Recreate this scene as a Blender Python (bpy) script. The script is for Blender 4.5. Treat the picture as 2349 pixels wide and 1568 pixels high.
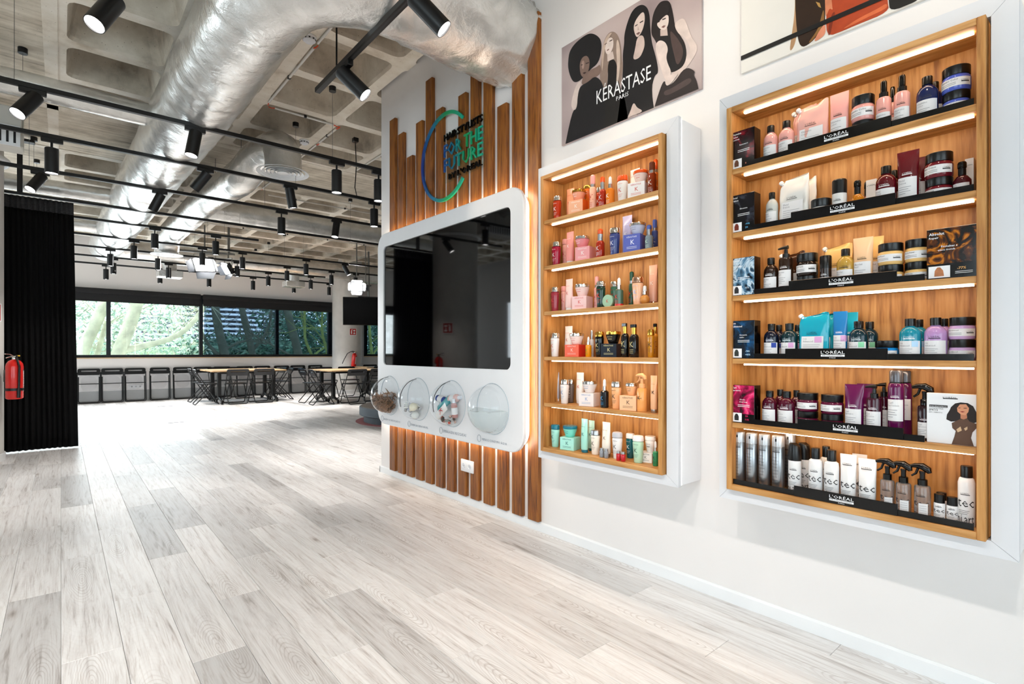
import bpy, bmesh, math, random
from mathutils import Vector, Matrix, noise
R = math.radians
PI = math.pi
random.seed(11)
sc = bpy.context.scene
for _o in list(bpy.data.objects):
    bpy.data.objects.remove(_o)
COL = sc.collection

# ------------------------------------------------------------------ camera
cd = bpy.data.cameras.new('camera')
cd.sensor_width = 36.0
cd.lens = 1214.4 / 2349 * 36.0
cd.shift_y = 23.0 / 2349
cd.clip_start = 0.05
cd.clip_end = 1200
cam = bpy.data.objects.new('camera', cd)
COL.objects.link(cam)
cam.location = (0, 0, 1.15)
cam.rotation_euler = (R(90), 0, R(-40.4264))
sc.camera = cam

# ------------------------------------------------------------------ world, exposure
world = bpy.data.worlds.new('sky')
sc.world = world
world.use_nodes = True
_wn = world.node_tree.nodes
_bg = _wn['Background']
_bg.inputs[0].default_value = (0.80, 0.90, 1.0, 1)
_bg.inputs[1].default_value = 2.4
sc.view_settings.view_transform = 'Standard'
sc.view_settings.look = 'None'
sc.view_settings.exposure = 0.88
sc.view_settings.gamma = 1.0
sc.view_settings.use_curve_mapping = False
SPOT_W = 44.0
T0_W = 7.5
FLOOR_W = 38.0

def area_light(name, loc, rot, sx, sy, energy, col=(1, 1, 1)):
    ld = bpy.data.lights.new(name, 'AREA')
    ld.shape = 'RECTANGLE'; ld.size = sx; ld.size_y = sy
    ld.energy = energy; ld.color = col
    o = bpy.data.objects.new(name, ld)
    COL.objects.link(o); o.location = loc; o.rotation_euler = rot
    return o
# daylight entering by the windows of the room
area_light('daylight_far_window', (-0.9, 15.02, 1.70), (R(-90), 0, 0), 7.0, 1.2, 100, (0.84, 0.93, 1.0))
area_light('daylight_side_window', (-4.86, 9.95, 1.75), (R(90), 0, R(-90)), 2.4, 1.5, 58, (0.82, 0.92, 1.0))
area_light('daylight_near_window', (-4.86, -0.4, 1.55), (R(90), 0, R(-90)), 3.4, 2.1, 11, (0.86, 0.94, 1.0))
area_light('daylight_back_window', (-1.6, -3.3, 1.55), (R(90), 0, 0), 4.6, 2.1, 10, (0.90, 0.96, 1.0))

# ------------------------------------------------------------------ helpers: colour, materials
def C(h, a=1.0):
    h = h.lstrip('#')
    out = []
    for i in (0, 2, 4):
        c = int(h[i:i + 2], 16) / 255
        out.append(c / 12.92 if c <= 0.04045 else ((c + 0.055) / 1.055) ** 2.4)
    return (out[0], out[1], out[2], a)

def node(nt, typ, ins=None, **props):
    n = nt.nodes.new(typ)
    for k, v in props.items():
        setattr(n, k, v)
    for k, v in (ins or {}).items():
        if isinstance(v, bpy.types.NodeSocket):
            nt.links.new(v, n.inputs[k])
        else:
            n.inputs[k].default_value = v
    return n

def new_mat(name):
    m = bpy.data.materials.new(name)
    m.use_nodes = True
    nt = m.node_tree
    return m, nt, nt.nodes['Principled BSDF']

_mc = {}
def mat(name, col=None, rough=0.5, metal=0.0, emis=None, es=0.0, trans=0.0, coat=0.0, spec=0.5, ior=1.45, var=0.0, vscale=8.0, bump=0.0, bscale=60.0):
    if name in _mc:
        return _mc[name]
    m, nt, p = new_mat(name)
    c = C(col) if isinstance(col, str) else col
    p.inputs['Base Color'].default_value = c
    p.inputs['Roughness'].default_value = rough
    p.inputs['Metallic'].default_value = metal
    p.inputs['Specular IOR Level'].default_value = spec
    p.inputs['IOR'].default_value = ior
    p.inputs['Transmission Weight'].default_value = trans
    p.inputs['Coat Weight'].default_value = coat
    if emis:
        p.inputs['Emission Color'].default_value = C(emis) if isinstance(emis, str) else emis
        p.inputs['Emission Strength'].default_value = es
    # every material carries a little procedural variation
    tc = node(nt, 'ShaderNodeTexCoord')
    nz = node(nt, 'ShaderNodeTexNoise', {'Vector': tc.outputs['Object'], 'Scale': vscale, 'Detail': 3.0})
    if var > 0:
        dark = (c[0] * (1 - var), c[1] * (1 - var), c[2] * (1 - var), 1)
        lite = (min(1, c[0] * (1 + var)), min(1, c[1] * (1 + var)), min(1, c[2] * (1 + var)), 1)
        rp = node(nt, 'ShaderNodeValToRGB', {'Fac': nz.outputs['Fac']})
        rp.color_ramp.elements[0].position = 0.3; rp.color_ramp.elements[0].color = dark
        rp.color_ramp.elements[1].position = 0.7; rp.color_ramp.elements[1].color = lite
        nt.links.new(rp.outputs['Color'], p.inputs['Base Color'])
    if bump > 0:
        n2 = node(nt, 'ShaderNodeTexNoise', {'Vector': tc.outputs['Object'], 'Scale': bscale, 'Detail': 4.0})
        b = node(nt, 'ShaderNodeBump', {'Height': n2.outputs['Fac'], 'Strength': bump, 'Distance': 0.01})
        nt.links.new(b.outputs['Normal'], p.inputs['Normal'])
    _mc[name] = m
    return m

def ramp(nt, fac, stops):
    rp = node(nt, 'ShaderNodeValToRGB', {'Fac': fac})
    cr = rp.color_ramp
    while len(cr.elements) < len(stops):
        cr.elements.new(0.5)
    for e, (pos, col) in zip(cr.elements, stops):
        e.position = pos
        e.color = C(col) if isinstance(col, str) else col
    return rp

def wood_mat(name, dark, mid, lite, axis='z', scale=1.0, rough=0.5, world_space=False, knots=True, bump=0.15):
    if name in _mc:
        return _mc[name]
    m, nt, p = new_mat(name)
    if world_space:
        vec = node(nt, 'ShaderNodeNewGeometry').outputs['Position']
    else:
        tc = node(nt, 'ShaderNodeTexCoord'); oi = node(nt, 'ShaderNodeObjectInfo')
        off = node(nt, 'ShaderNodeVectorMath', {0: oi.outputs['Random'], 1: (37.0, 19.0, 53.0)}, operation='MULTIPLY')
        vec = node(nt, 'ShaderNodeVectorMath', {0: tc.outputs['Object'], 1: off.outputs[0]}, operation='ADD').outputs[0]
    st = {'z': (14, 14, 1.1), 'y': (14, 1.1, 14), 'x': (1.1, 14, 14)}[axis]
    mp = node(nt, 'ShaderNodeMapping', {'Vector': vec, 'Scale': tuple(s * scale for s in st)})
    n1 = node(nt, 'ShaderNodeTexNoise', {'Vector': mp.outputs[0], 'Scale': 1.6, 'Detail': 6.0, 'Roughness': 0.6, 'Distortion': 0.6})
    mp2 = node(nt, 'ShaderNodeMapping', {'Vector': vec, 'Scale': tuple(s * scale * 5 for s in st)})
    n2 = node(nt, 'ShaderNodeTexNoise', {'Vector': mp2.outputs[0], 'Scale': 1.5, 'Detail': 3.0})
    mx = node(nt, 'ShaderNodeMath', {0: n1.outputs['Fac'], 1: n2.outputs['Fac']}, operation='MULTIPLY_ADD')
    mx.inputs[2].default_value = 0.0
    add = node(nt, 'ShaderNodeMath', {0: n1.outputs['Fac'], 1: n2.outputs['Fac']}, operation='ADD')
    half = node(nt, 'ShaderNodeMath', {0: add.outputs[0], 1: 0.5}, operation='MULTIPLY')
    rp = ramp(nt, half.outputs[0], [(0.36, dark), (0.48, mid), (0.62, lite)])
    colour = rp.outputs['Color']
    if knots:
        ks = {'z': (7, 7, 3.2), 'y': (7, 3.2, 7), 'x': (3.2, 7, 7)}[axis]
        mp3 = node(nt, 'ShaderNodeMapping', {'Vector': vec, 'Scale': tuple(s * scale * 0.55 for s in ks)})
        vo = node(nt, 'ShaderNodeTexVoronoi', {'Vector': mp3.outputs[0], 'Scale': 1.0, 'Randomness': 1.0})
        kr = ramp(nt, vo.outputs['Distance'], [(0.03, (1, 1, 1, 1)), (0.14, (0, 0, 0, 1))])
        mixc = node(nt, 'ShaderNodeMix', {0: kr.outputs['Color'], 6: colour, 7: C(dark)}, data_type='RGBA')
        d2 = node(nt, 'ShaderNodeMix', {0: 0.75, 6: colour, 7: mixc.outputs[2]}, data_type='RGBA')
        colour = d2.outputs[2]
    nt.links.new(colour, p.inputs['Base Color'])
    p.inputs['Roughness'].default_value = rough
    b = node(nt, 'ShaderNodeBump', {'Height': half.outputs[0], 'Strength': bump, 'Distance': 0.004})
    nt.links.new(b.outputs['Normal'], p.inputs['Normal'])
    _mc[name] = m
    return m

# ------------------------------------------------------------------ helpers: meshes
class MB:
    def __init__(s):
        s.v = []; s.f = []; s.m = []
    def add(s, vs, fs, mi=0):
        b = len(s.v); s.v += [tuple(v) for v in vs]
        s.f += [tuple(i + b for i in f) for f in fs]; s.m += [mi] * len(fs)
        return s
    def box(s, x0, x1, y0, y1, z0, z1, mi=0):
        return s.add([(x0, y0, z0), (x1, y0, z0), (x1, y1, z0), (x0, y1, z0), (x0, y0, z1), (x1, y0, z1), (x1, y1, z1), (x0, y1, z1)],
                     [(0, 3, 2, 1), (4, 5, 6, 7), (0, 1, 5, 4), (1, 2, 6, 5), (2, 3, 7, 6), (3, 0, 4, 7)], mi)
    def rbox(s, x0, x1, y0, y1, z0, z1, r=0.005, seg=2, mi=0):
        bm = bmesh.new()
        bmesh.ops.create_cube(bm, size=1)
        for v in bm.verts:
            v.co = Vector((x0 + (v.co.x + .5) * (x1 - x0), y0 + (v.co.y + .5) * (y1 - y0), z0 + (v.co.z + .5) * (z1 - z0)))
        bmesh.ops.bevel(bm, geom=list(bm.edges), offset=r, segments=seg, profile=0.5, affect='EDGES')
        bm.verts.index_update()
        s.add([v.co[:] for v in bm.verts], [[v.index for v in f.verts] for f in bm.faces], mi)
        bm.free()
        return s
    def lathe(s, prof, seg=20, sx=1.0, sy=1.0, c=(0, 0, 0), mi=0, cap=True):
        vs = []; fs = []
        for r, z in prof:
            for k in range(seg):
                a = 2 * PI * k / seg
                vs.append((c[0] + r * sx * math.cos(a), c[1] + r * sy * math.sin(a), c[2] + z))
        n = len(prof)
        for i in range(n - 1):
            for k in range(seg):
                k2 = (k + 1) % seg
                fs.append((i * seg + k, i * seg + k2, (i + 1) * seg + k2, (i + 1) * seg + k))
        if cap:
            if prof[0][0] > 1e-5: fs.append(tuple(range(seg - 1, -1, -1)))
            if prof[-1][0] > 1e-5: fs.append(tuple((n - 1) * seg + k for k in range(seg)))
        return s.add(vs, fs, mi)
    def tube(s, path, r, seg=8, closed=False, mi=0, caps=True):
        P = [Vector(p) for p in path]; n = len(P)
        rr = r if isinstance(r, (list, tuple)) else [r] * n
        vs = []; fs = []; up = None
        for i in range(n):
            if closed: t = P[(i + 1) % n] - P[i - 1]
            else: t = P[min(i + 1, n - 1)] - P[max(i - 1, 0)]
            t.normalize()
            if up is None:
                up = Vector((0, 0, 1)) if abs(t.z) < 0.9 else Vector((0, 1, 0))
            a = t.cross(up)
            if a.length < 1e-5: a = t.orthogonal()
            a.normalize(); b = a.cross(t); b.normalize(); up = b
            for k in range(seg):
                w = 2 * PI * k / seg
                vs.append(P[i] + (a * math.cos(w) + b * math.sin(w)) * rr[i])
        m = n if closed else n - 1
        for i in range(m):
            j = (i + 1) % n
            for k in range(seg):
                k2 = (k + 1) % seg
                fs.append((i * seg + k, i * seg + k2, j * seg + k2, j * seg + k))
        if caps and not closed:
            fs.append(tuple(range(seg - 1, -1, -1))); fs.append(tuple((n - 1) * seg + k for k in range(seg)))
        return s.add(vs, fs, mi)
    def prism(s, poly, d0, d1, axis='y', mi=0):
        n = len(poly)
        def pt(p, d):
            if axis == 'y': return (p[0], d, p[1])
            if axis == 'x': return (d, p[0], p[1])
            return (p[0], p[1], d)
        vs = [pt(p, d0) for p in poly] + [pt(p, d1) for p in poly]
        fs = [tuple(range(n)), tuple(range(2 * n - 1, n - 1, -1))]
        for i in range(n):
            j = (i + 1) % n
            fs.append((i, i + n, j + n, j))
        return s.add(vs, fs, mi)
    def xf(s, M):
        s.v = [tuple(M @ Vector(v)) for v in s.v]
        return s
    def build(s, name, mats, parent=None, loc=None, smooth=None, rot=None, recalc=True):
        me = bpy.data.meshes.new(name)
        me.from_pydata(s.v, [], s.f)
        if not isinstance(mats, (list, tuple)): mats = [mats]
        for m in mats: me.materials.append(m)
        if len(mats) > 1: me.polygons.foreach_set('material_index', s.m)
        if recalc:
            bm = bmesh.new(); bm.from_mesh(me)
            bmesh.ops.recalc_face_normals(bm, faces=bm.faces)
            bm.to_mesh(me); bm.free()
        if smooth is not None:
            me.polygons.foreach_set('use_smooth', [True] * len(me.polygons))
            me.set_sharp_from_angle(angle=R(smooth))
        me.update()
        return link(name, me, parent, loc, rot)

def link(name, data, parent=None, loc=None, rot=None):
    o = bpy.data.objects.new(name, data)
    COL.objects.link(o)
    if parent is not None: o.parent = parent
    if loc is not None: o.location = loc
    if rot is not None: o.rotation_euler = rot
    return o

def tag(o, label=None, cat=None, group=None, kind=None):
    if label: o['label'] = label
    if cat: o['category'] = cat
    if group: o['group'] = group
    if kind: o['kind'] = kind
    return o

def thing(name, label, cat, loc=(0, 0, 0), rz=0.0, group=None):
    o = link(name, None, None, loc, (0, 0, rz))
    o.empty_display_size = 0.05
    return tag(o, label, cat, group)

def struct(name, mb, mats, parent=None, smooth=None, **k):
    o = mb.build(name, mats, parent, smooth=smooth, **k)
    if parent is None: o['kind'] = 'structure'
    return o

def copy_tree(o, parent=None):
    c = o.copy(); COL.objects.link(c); c.parent = parent
    for ch in o.children:
        copy_tree(ch, c)
    return c

_tc = {}
def text_geo(s, size=1.0, bold=False):
    key = (s, bold)
    if key not in _tc:
        cu = bpy.data.curves.new('text', 'FONT')
        cu.body = s; cu.size = 1.0; cu.resolution_u = 1
        cu.align_x = 'LEFT'
        if bold: cu.offset = 0.012
        ob = bpy.data.objects.new('text', cu)
        me = bpy.data.meshes.new_from_object(ob)
        vs = [tuple(v.co[:2]) for v in me.vertices]
        fs = [tuple(p.vertices) for p in me.polygons]
        bpy.data.objects.remove(ob); bpy.data.curves.remove(cu); bpy.data.meshes.remove(me)
        _tc[key] = (vs, fs)
    vs, fs = _tc[key]
    return [(x * size, y * size) for x, y in vs], fs

def text_fit(s, width=None, height=None, bold=False):
    """outline of the text scaled so that it fills width x height, origin at its lower left"""
    vs, fs = text_geo(s, 1.0, bold)
    x0 = min(v[0] for v in vs); x1 = max(v[0] for v in vs); y0 = min(v[1] for v in vs); y1 = max(v[1] for v in vs)
    sx = (width / (x1 - x0)) if width else None
    sy = (height / (y1 - y0)) if height else None
    if sx is None: sx = sy
    if sy is None: sy = sx
    return [((x - x0) * sx, (y - y0) * sy) for x, y in vs], fs

def put_text(mb, s, x, z, y, width=None, height=None, bold=False, mi=0, thick=0.0):
    """text standing in the local XZ plane, read from -Y"""
    vs, fs = text_fit(s, width, height, bold)
    if thick <= 0:
        mb.add([(x + a, y, z + b) for a, b in vs], fs, mi)
    else:
        n = len(vs)
        mb.add([(x + a, y, z + b) for a, b in vs] + [(x + a, y + thick, z + b) for a, b in vs], fs + [tuple(i + n for i in reversed(f)) for f in fs], mi)
        from collections import Counter
        ed = Counter()
        for f in fs:
            for i in range(len(f)):
                ed[(f[i], f[(i + 1) % len(f)])] += 1
        b0 = len(mb.v) - 2 * n
        for (i, j) in list(ed):
            if (j, i) not in ed:
                mb.f.append((b0 + i, b0 + i + n, b0 + j + n, b0 + j)); mb.m.append(mi)
    return mb

# ------------------------------------------------------------------ shared materials
M_wall = mat('wall_paint', '#ece8e6', 0.62, var=0.015, vscale=1.5, bump=0.02, bscale=180)
M_white = mat('white_lacquer', '#eeeef0', 0.35, var=0.01)
M_white2 = mat('white_satin', '#dfe0e4', 0.42, var=0.01)
M_trim = mat('white_trim', '#f0f1f2', 0.4, var=0.01)
M_black = mat('black_metal', '#0b0b0c', 0.42, var=0.05)
M_blackp = mat('black_plastic', '#0a0a0b', 0.28, var=0.05)
M_gloss = mat('black_gloss', '#050506', 0.12, var=0.05)
M_chrome = mat('chrome', '#d9d6d2', 0.12, 1.0, var=0.05)
M_gold = mat('gold_metal', '#d0a048', 0.16, 1.0, var=0.05)
M_silver = mat('brushed_silver', '#b9bcc0', 0.28, 1.0, var=0.08)
M_steel = mat('steel_cable', '#7c7c7a', 0.35, 1.0, var=0.05)
M_led = mat('led_strip', '#ffffff', 0.5, emis=(1.0, 0.78, 0.56, 1), es=9.0)
M_ledw = mat('led_edge', '#ffffff', 0.5, emis=(1.0, 0.90, 0.80, 1), es=2.2)
M_lens = mat('lamp_lens', '#ffffff', 0.3, emis=(1.0, 0.97, 0.95, 1), es=10.0)
M_paper = mat('label_paper', '#e6e5e6', 0.55, var=0.01)
M_ink = mat('dark_ink', '#1b1a1c', 0.6, var=0.02)
M_inkg = mat('grey_ink', '#8b8b90', 0.6, var=0.02)
M_inkw = mat('white_ink', '#f2f2f4', 0.5, var=0.01)
sc.cycles.max_bounces = 6
sc.cycles.diffuse_bounces = 3
sc.cycles.glossy_bounces = 3
sc.cycles.transmission_bounces = 5
sc.cycles.transparent_max_bounces = 8
sc.cycles.caustics_reflective = False
sc.cycles.caustics_refractive = False
sc.cycles.use_adaptive_sampling = True
sc.cycles.adaptive_threshold = 0.02
_mc['lamp_lens'].cycles.emission_sampling = 'NONE'
# ================================================================== ROOM
CS, CC = math.sin(R(40.4264)), math.cos(R(40.4264))
def seen_at(x, y, z=0.0):
    d = x * CS + y * CC
    if d < 0.3: return None
    return 1174.5 + 1214.4 * (x * CC - y * CS) / d, 807 - 1214.4 * (z - 1.15) / d, d

# ---- floor material: grey-washed oak planks (tone follows the plank grid)
PW, PL = 0.185, 1.28
def floor_colour():
    m, nt, p = new_mat('grey_oak_planks')
    pos = node(nt, 'ShaderNodeNewGeometry').outputs['Position']
    sp = node(nt, 'ShaderNodeSeparateXYZ', {0: pos})
    def mth(op, a, b=0.0):
        n = node(nt, 'ShaderNodeMath', {0: a, 1: b}, operation=op)
        return n.outputs[0]
    row = mth('FLOOR', mth('DIVIDE', sp.outputs[0], PW))
    off = mth('MULTIPLY', mth('FRACT', mth('MULTIPLY', row, 0.6180339)), PL)
    colm = mth('FLOOR', mth('DIVIDE', mth('ADD', sp.outputs[1], off), PL))
    cell = node(nt, 'ShaderNodeCombineXYZ', {0: row, 1: colm, 2: 0.0})
    wn = node(nt, 'ShaderNodeTexWhiteNoise', {'Vector': cell.outputs[0]})
    offv = node(nt, 'ShaderNodeVectorMath', {0: wn.outputs['Color'], 1: (40, 40, 40)}, operation='MULTIPLY')
    vec = node(nt, 'ShaderNodeVectorMath', {0: pos, 1: offv.outputs[0]}, operation='ADD').outputs[0]
    mp = node(nt, 'ShaderNodeMapping', {'Vector': vec, 'Scale': (13, 0.8, 1)})
    n1 = node(nt, 'ShaderNodeTexNoise', {'Vector': mp.outputs[0], 'Scale': 1.7, 'Detail': 7.0, 'Roughness': 0.62, 'Distortion': 1.7})
    mp2 = node(nt, 'ShaderNodeMapping', {'Vector': vec, 'Scale': (60, 3.0, 1)})
    n2 = node(nt, 'ShaderNodeTexNoise', {'Vector': mp2.outputs[0], 'Scale': 1.0, 'Detail': 4.0, 'Roughness': 0.7})
    mp3 = node(nt, 'ShaderNodeMapping', {'Vector': vec, 'Scale': (9, 1.15, 1)})
    n3 = node(nt, 'ShaderNodeTexNoise', {'Vector': mp3.outputs[0], 'Scale': 0.9, 'Detail': 1.0, 'Distortion': 0.4})
    rings = node(nt, 'ShaderNodeMath', {0: mth('MULTIPLY', n3.outputs['Fac'], 60.0)}, operation='SINE')
    ringf = mth('MULTIPLY', rings.outputs[0], mth('ADD', 0.008, mth('MULTIPLY', 0.045, mth('MULTIPLY', wn.outputs['Value'], wn.outputs['Value']))))
    a = mth('MULTIPLY', n1.outputs['Fac'], 0.76)
    b = mth('MULTIPLY', n2.outputs['Fac'], 0.24)
    g = mth('ADD', mth('ADD', a, b), ringf)
    rp = ramp(nt, g, [(0.25, '#8f8781'), (0.355, '#c2bcb8'), (0.43, '#e2dfdd'), (0.57, '#f0efee')])
    mpv = node(nt, 'ShaderNodeMapping', {'Vector': vec, 'Scale': (48, 1.6, 1)})
    nv = node(nt, 'ShaderNodeTexNoise', {'Vector': mpv.outputs[0], 'Scale': 1.0, 'Detail': 5.0, 'Roughness': 0.7, 'Distortion': 2.2})
    vein = ramp(nt, nv.outputs['Fac'], [(0.52, (1, 1, 1, 1)), (0.62, (0.84, 0.81, 0.79, 1)), (0.74, (0.60, 0.55, 0.52, 1))])
    mpk = node(nt, 'ShaderNodeMapping', {'Vector': vec, 'Scale': (4.6, 1.3, 1)})
    vk = node(nt, 'ShaderNodeTexVoronoi', {'Vector': mpk.outputs[0], 'Scale': 1.0})
    knot = ramp(nt, vk.outputs['Distance'], [(0.015, (0.50, 0.44, 0.40, 1)), (0.06, (0.86, 0.83, 0.81, 1)), (0.12, (1, 1, 1, 1))])
    xl = mth('SUBTRACT', mth('FRACT', mth('DIVIDE', sp.outputs[0], PW)), mth('ADD', 0.25, mth('MULTIPLY', wn.outputs['Value'], 0.5)))
    yl = mth('SUBTRACT', mth('FRACT', mth('DIVIDE', mth('ADD', sp.outputs[1], off), PL)), mth('FRACT', mth('MULTIPLY', wn.outputs['Value'], 7.3)))
    nw = node(nt, 'ShaderNodeTexNoise', {'Vector': vec, 'Scale': 9.0, 'Detail': 3.0})
    rad = mth('SQRT', mth('ADD', mth('MULTIPLY', mth('MULTIPLY', xl, 2.6), mth('MULTIPLY', xl, 2.6)), mth('MULTIPLY', mth('MULTIPLY', yl, 3.4), mth('MULTIPLY', yl, 3.4))))
    fld = mth('ADD', mth('MULTIPLY', rad, 62.0), mth('MULTIPLY', nw.outputs['Fac'], 13.0))
    cath = ramp(nt, mth('SINE', fld), [(0.35, (1, 1, 1, 1)), (1.0, (0.80, 0.77, 0.75, 1))])
    fade = ramp(nt, rad, [(0.55, (1, 1, 1, 1)), (1.15, (0.12, 0.12, 0.12, 1))])
    cmix = node(nt, 'ShaderNodeMix', {0: fade.outputs['Color'], 6: (1, 1, 1, 1), 7: cath.outputs['Color']}, data_type='RGBA')
    vein2 = node(nt, 'ShaderNodeVectorMath', {0: vein.outputs['Color'], 1: cmix.outputs[2]}, operation='MULTIPLY')
    vm = node(nt, 'ShaderNodeVectorMath', {0: vein2.outputs[0], 1: knot.outputs['Color']}, operation='MULTIPLY')
    rpm = node(nt, 'ShaderNodeVectorMath', {0: rp.outputs['Color'], 1: vm.outputs[0]}, operation='MULTIPLY')
    tone = node(nt, 'ShaderNodeMapRange', {0: mth('POWER', wn.outputs['Value'], 2.2), 3: 1.06, 4: 0.66})
    tn = node(nt, 'ShaderNodeVectorMath', {0: rpm.outputs[0], 1: tone.outputs[0]}, operation='MULTIPLY')
    hsv = node(nt, 'ShaderNodeHueSaturation', {'Color': tn.outputs[0], 'Saturation': 0.85})
    nt.links.new(hsv.outputs[0], p.inputs['Base Color'])
    p.inputs['Roughness'].default_value = 0.42
    p.inputs['Coat Weight'].default_value = 0.12
    p.inputs['Coat Roughness'].default_value = 0.3
    bp = node(nt, 'ShaderNodeBump', {'Height': g, 'Strength': 0.10, 'Distance': 0.002})
    nt.links.new(bp.outputs['Normal'], p.inputs['Normal'])
    return m
M_floor = floor_colour()

fl = MB().box(-5.2, 11.7, -3.7, 15.6, -0.12, -0.009)
floor = struct('floor', fl, mat('screed', '#8d857c', 0.8, var=0.05))
def plank_geo(x0, y0, x1, y1):
    g, c = 0.0005, 0.0012
    xa, xb, ya, yb = x0 + g, x1 - g, y0 + g, y1 - g
    vs = []
    for i, z in ((0.0, -0.009), (0.0, -c), (c, 0.0)):
        vs += [(xa + i, ya + i, z), (xb - i, ya + i, z), (xb - i, yb - i, z), (xa + i, yb - i, z)]
    fs = [(8, 9, 10, 11)]
    for k in range(2):
        for i in range(4):
            j = (i + 1) % 4
            fs.append((k * 4 + i, k * 4 + j, k * 4 + 4 + j, k * 4 + 4 + i))
    return vs, fs
cells = []
for i in range(math.floor(-5.0 / PW), math.ceil(11.5 / PW)):
    off = (i * 0.6180339 % 1.0) * PL
    for j in range(math.floor((-3.5 + off) / PL), math.ceil((15.2 + off) / PL)):
        x0, y0 = i * PW, j * PL - off
        cx, cy = x0 + PW / 2, y0 + PL / 2
        best = None
        for ty in (0.05, 0.3, 0.5, 0.7, 0.95):
            q = seen_at(cx, y0 + PL * ty)
            if q and -20 < q[0] < 2370 and q[1] < 1590 and not (cx > 2.42 and cy < 4.9):
                best = min(best, q[2]) if best else q[2]
        cells.append((best if best else 99 + abs(cy), x0, y0))
cells.sort()
pm = bpy.data.meshes.new('plank')
_v, _f = plank_geo(0, 0, PW, PL)
pm.from_pydata(_v, [], _f); pm.materials.append(M_floor); pm.update()
for d, x0, y0 in cells[:298]:
    link('plank', pm, floor, (x0, y0, 0))
rest = MB()
for d, x0, y0 in cells[298:]:
    rest.add(*plank_geo(x0, y0, x0 + PW, y0 + PL))
o = rest.build('plank_field', M_floor, floor, recalc=False)
o['kind'] = 'stuff'

# ---- concrete
def concrete(name, stretch, c0, c1, c2):
    m, nt, p = new_mat(name)
    pos = node(nt, 'ShaderNodeNewGeometry').outputs['Position']
    mp = node(nt, 'ShaderNodeMapping', {'Vector': pos, 'Scale': stretch})
    n1 = node(nt, 'ShaderNodeTexNoise', {'Vector': mp.outputs[0], 'Scale': 2.2, 'Detail': 8.0, 'Roughness': 0.66})
    n2 = node(nt, 'ShaderNodeTexNoise', {'Vector': pos, 'Scale': 3.0, 'Detail': 5.0, 'Roughness': 0.6})
    s = node(nt, 'ShaderNodeMath', {0: n1.outputs['Fac'], 1: n2.outputs['Fac']}, operation='ADD')
    h = node(nt, 'ShaderNodeMath', {0: s.outputs[0], 1: 0.5}, operation='MULTIPLY')
    rp = ramp(nt, h.outputs[0], [(0.33, c0), (0.47, c1), (0.62, c2)])
    vo = node(nt, 'ShaderNodeTexVoronoi', {'Vector': pos, 'Scale': 26.0})
    pit = ramp(nt, vo.outputs['Distance'], [(0.05, (0.25, 0.22, 0.2, 1)), (0.10, (1, 1, 1, 1))])
    mx = node(nt, 'ShaderNodeMix', {0: 0.8, 6: rp.outputs['Color'], 7: pit.outputs['Color']}, data_type='RGBA', blend_type='MULTIPLY')
    nt.links.new(mx.outputs[2], p.inputs['Base Color'])
    p.inputs['Roughness'].default_value = 0.85
    b = node(nt, 'ShaderNodeBump', {'Height': h.outputs[0], 'Strength': 0.5, 'Distance': 0.02})
    nt.links.new(b.outputs['Normal'], p.inputs['Normal'])
    return m
M_conc = concrete('cast_concrete', (1, 1, 1), '#8b8072', '#c6baa8', '#dfd5c5')
M_rib = concrete('rib_concrete', (1.5, 1.5, 1), '#bdae99', '#e2d8c8', '#efe8dc')
M_board = concrete('board_marked_concrete', (0.55, 9, 1), '#877b6b', '#c6baa7', '#e6dccb')

ZC = 3.65
ceil = MB()
def coffer(x0, x1, y0, y1):
    ins, top, dz, rad, n = 0.055, 0.115, 0.29, 0.075, 4
    def ring(i, r, z):
        out = []
        for (cx, cy, a0) in ((x1 - i - r, y1 - i - r, 0), (x0 + i + r, y1 - i - r, 90), (x0 + i + r, y0 + i + r, 180), (x1 - i - r, y0 + i + r, 270)):
            for k in range(n):
                a = R(a0 + 90 * k / (n - 1))
                out.append((cx + r * math.cos(a), cy + r * math.sin(a), z))
        return out
    lo = ring(ins, rad, ZC); li = ring(ins + 0.012, rad, ZC + 0.03); hi = ring(top, rad, ZC + dz)
    N = len(lo)
    corners = [(x1, y1, ZC), (x0, y1, ZC), (x0, y0, ZC), (x1, y0, ZC)]
    ceil.add(corners + lo, [(c, 4 + c * n + k, 4 + c * n + k + 1) for c in range(4) for k in range(n - 1)]
             + [(c, 4 + c * n + n - 1, 4 + ((c + 1) % 4) * n, (c + 1) % 4) for c in range(4)], 1)
    ceil.add(lo + li + hi, [(r * N + k, r * N + (k + 1) % N, (r + 1) * N + (k + 1) % N, (r + 1) * N + k) for r in range(2) for k in range(N)] + [tuple(2 * N + k for k in range(N))], 0)
xs = [-0.02 + 0.763 * k for k in range(0, 16)]
xl = [-1.64 - 0.763 * k for k in range(0, 5)]
ys = [7.08 - 0.742 * k for k in range(0, 15)]
yu = [8.65 + 0.742 * k for k in range(0, 10)]
xcells = [(xs[i], xs[i + 1]) for i in range(len(xs) - 1)] + [(xl[i + 1], xl[i]) for i in range(len(xl) - 1)]
ycells = [(ys[i + 1], ys[i]) for i in range(len(ys) - 1)] + [(yu[i], yu[i + 1]) for i in range(len(yu) - 1)]
for a, b in xcells:
    for c, d in ycells:
        coffer(a, b, c, d)
X0, X1, Y0, Y1 = xl[-1], xs[-1], ys[-1], yu[-1]
def flat(x0, x1, y0, y1, mi=2):
    ceil.add([(x0, y0, ZC), (x1, y0, ZC), (x1, y1, ZC), (x0, y1, ZC)], [(0, 1, 2, 3)], mi)
flat(X0, X1, 7.08, 8.65); flat(-1.64, -0.02, Y0, 7.08); flat(-1.64, -0.02, 8.65, Y1)
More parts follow.
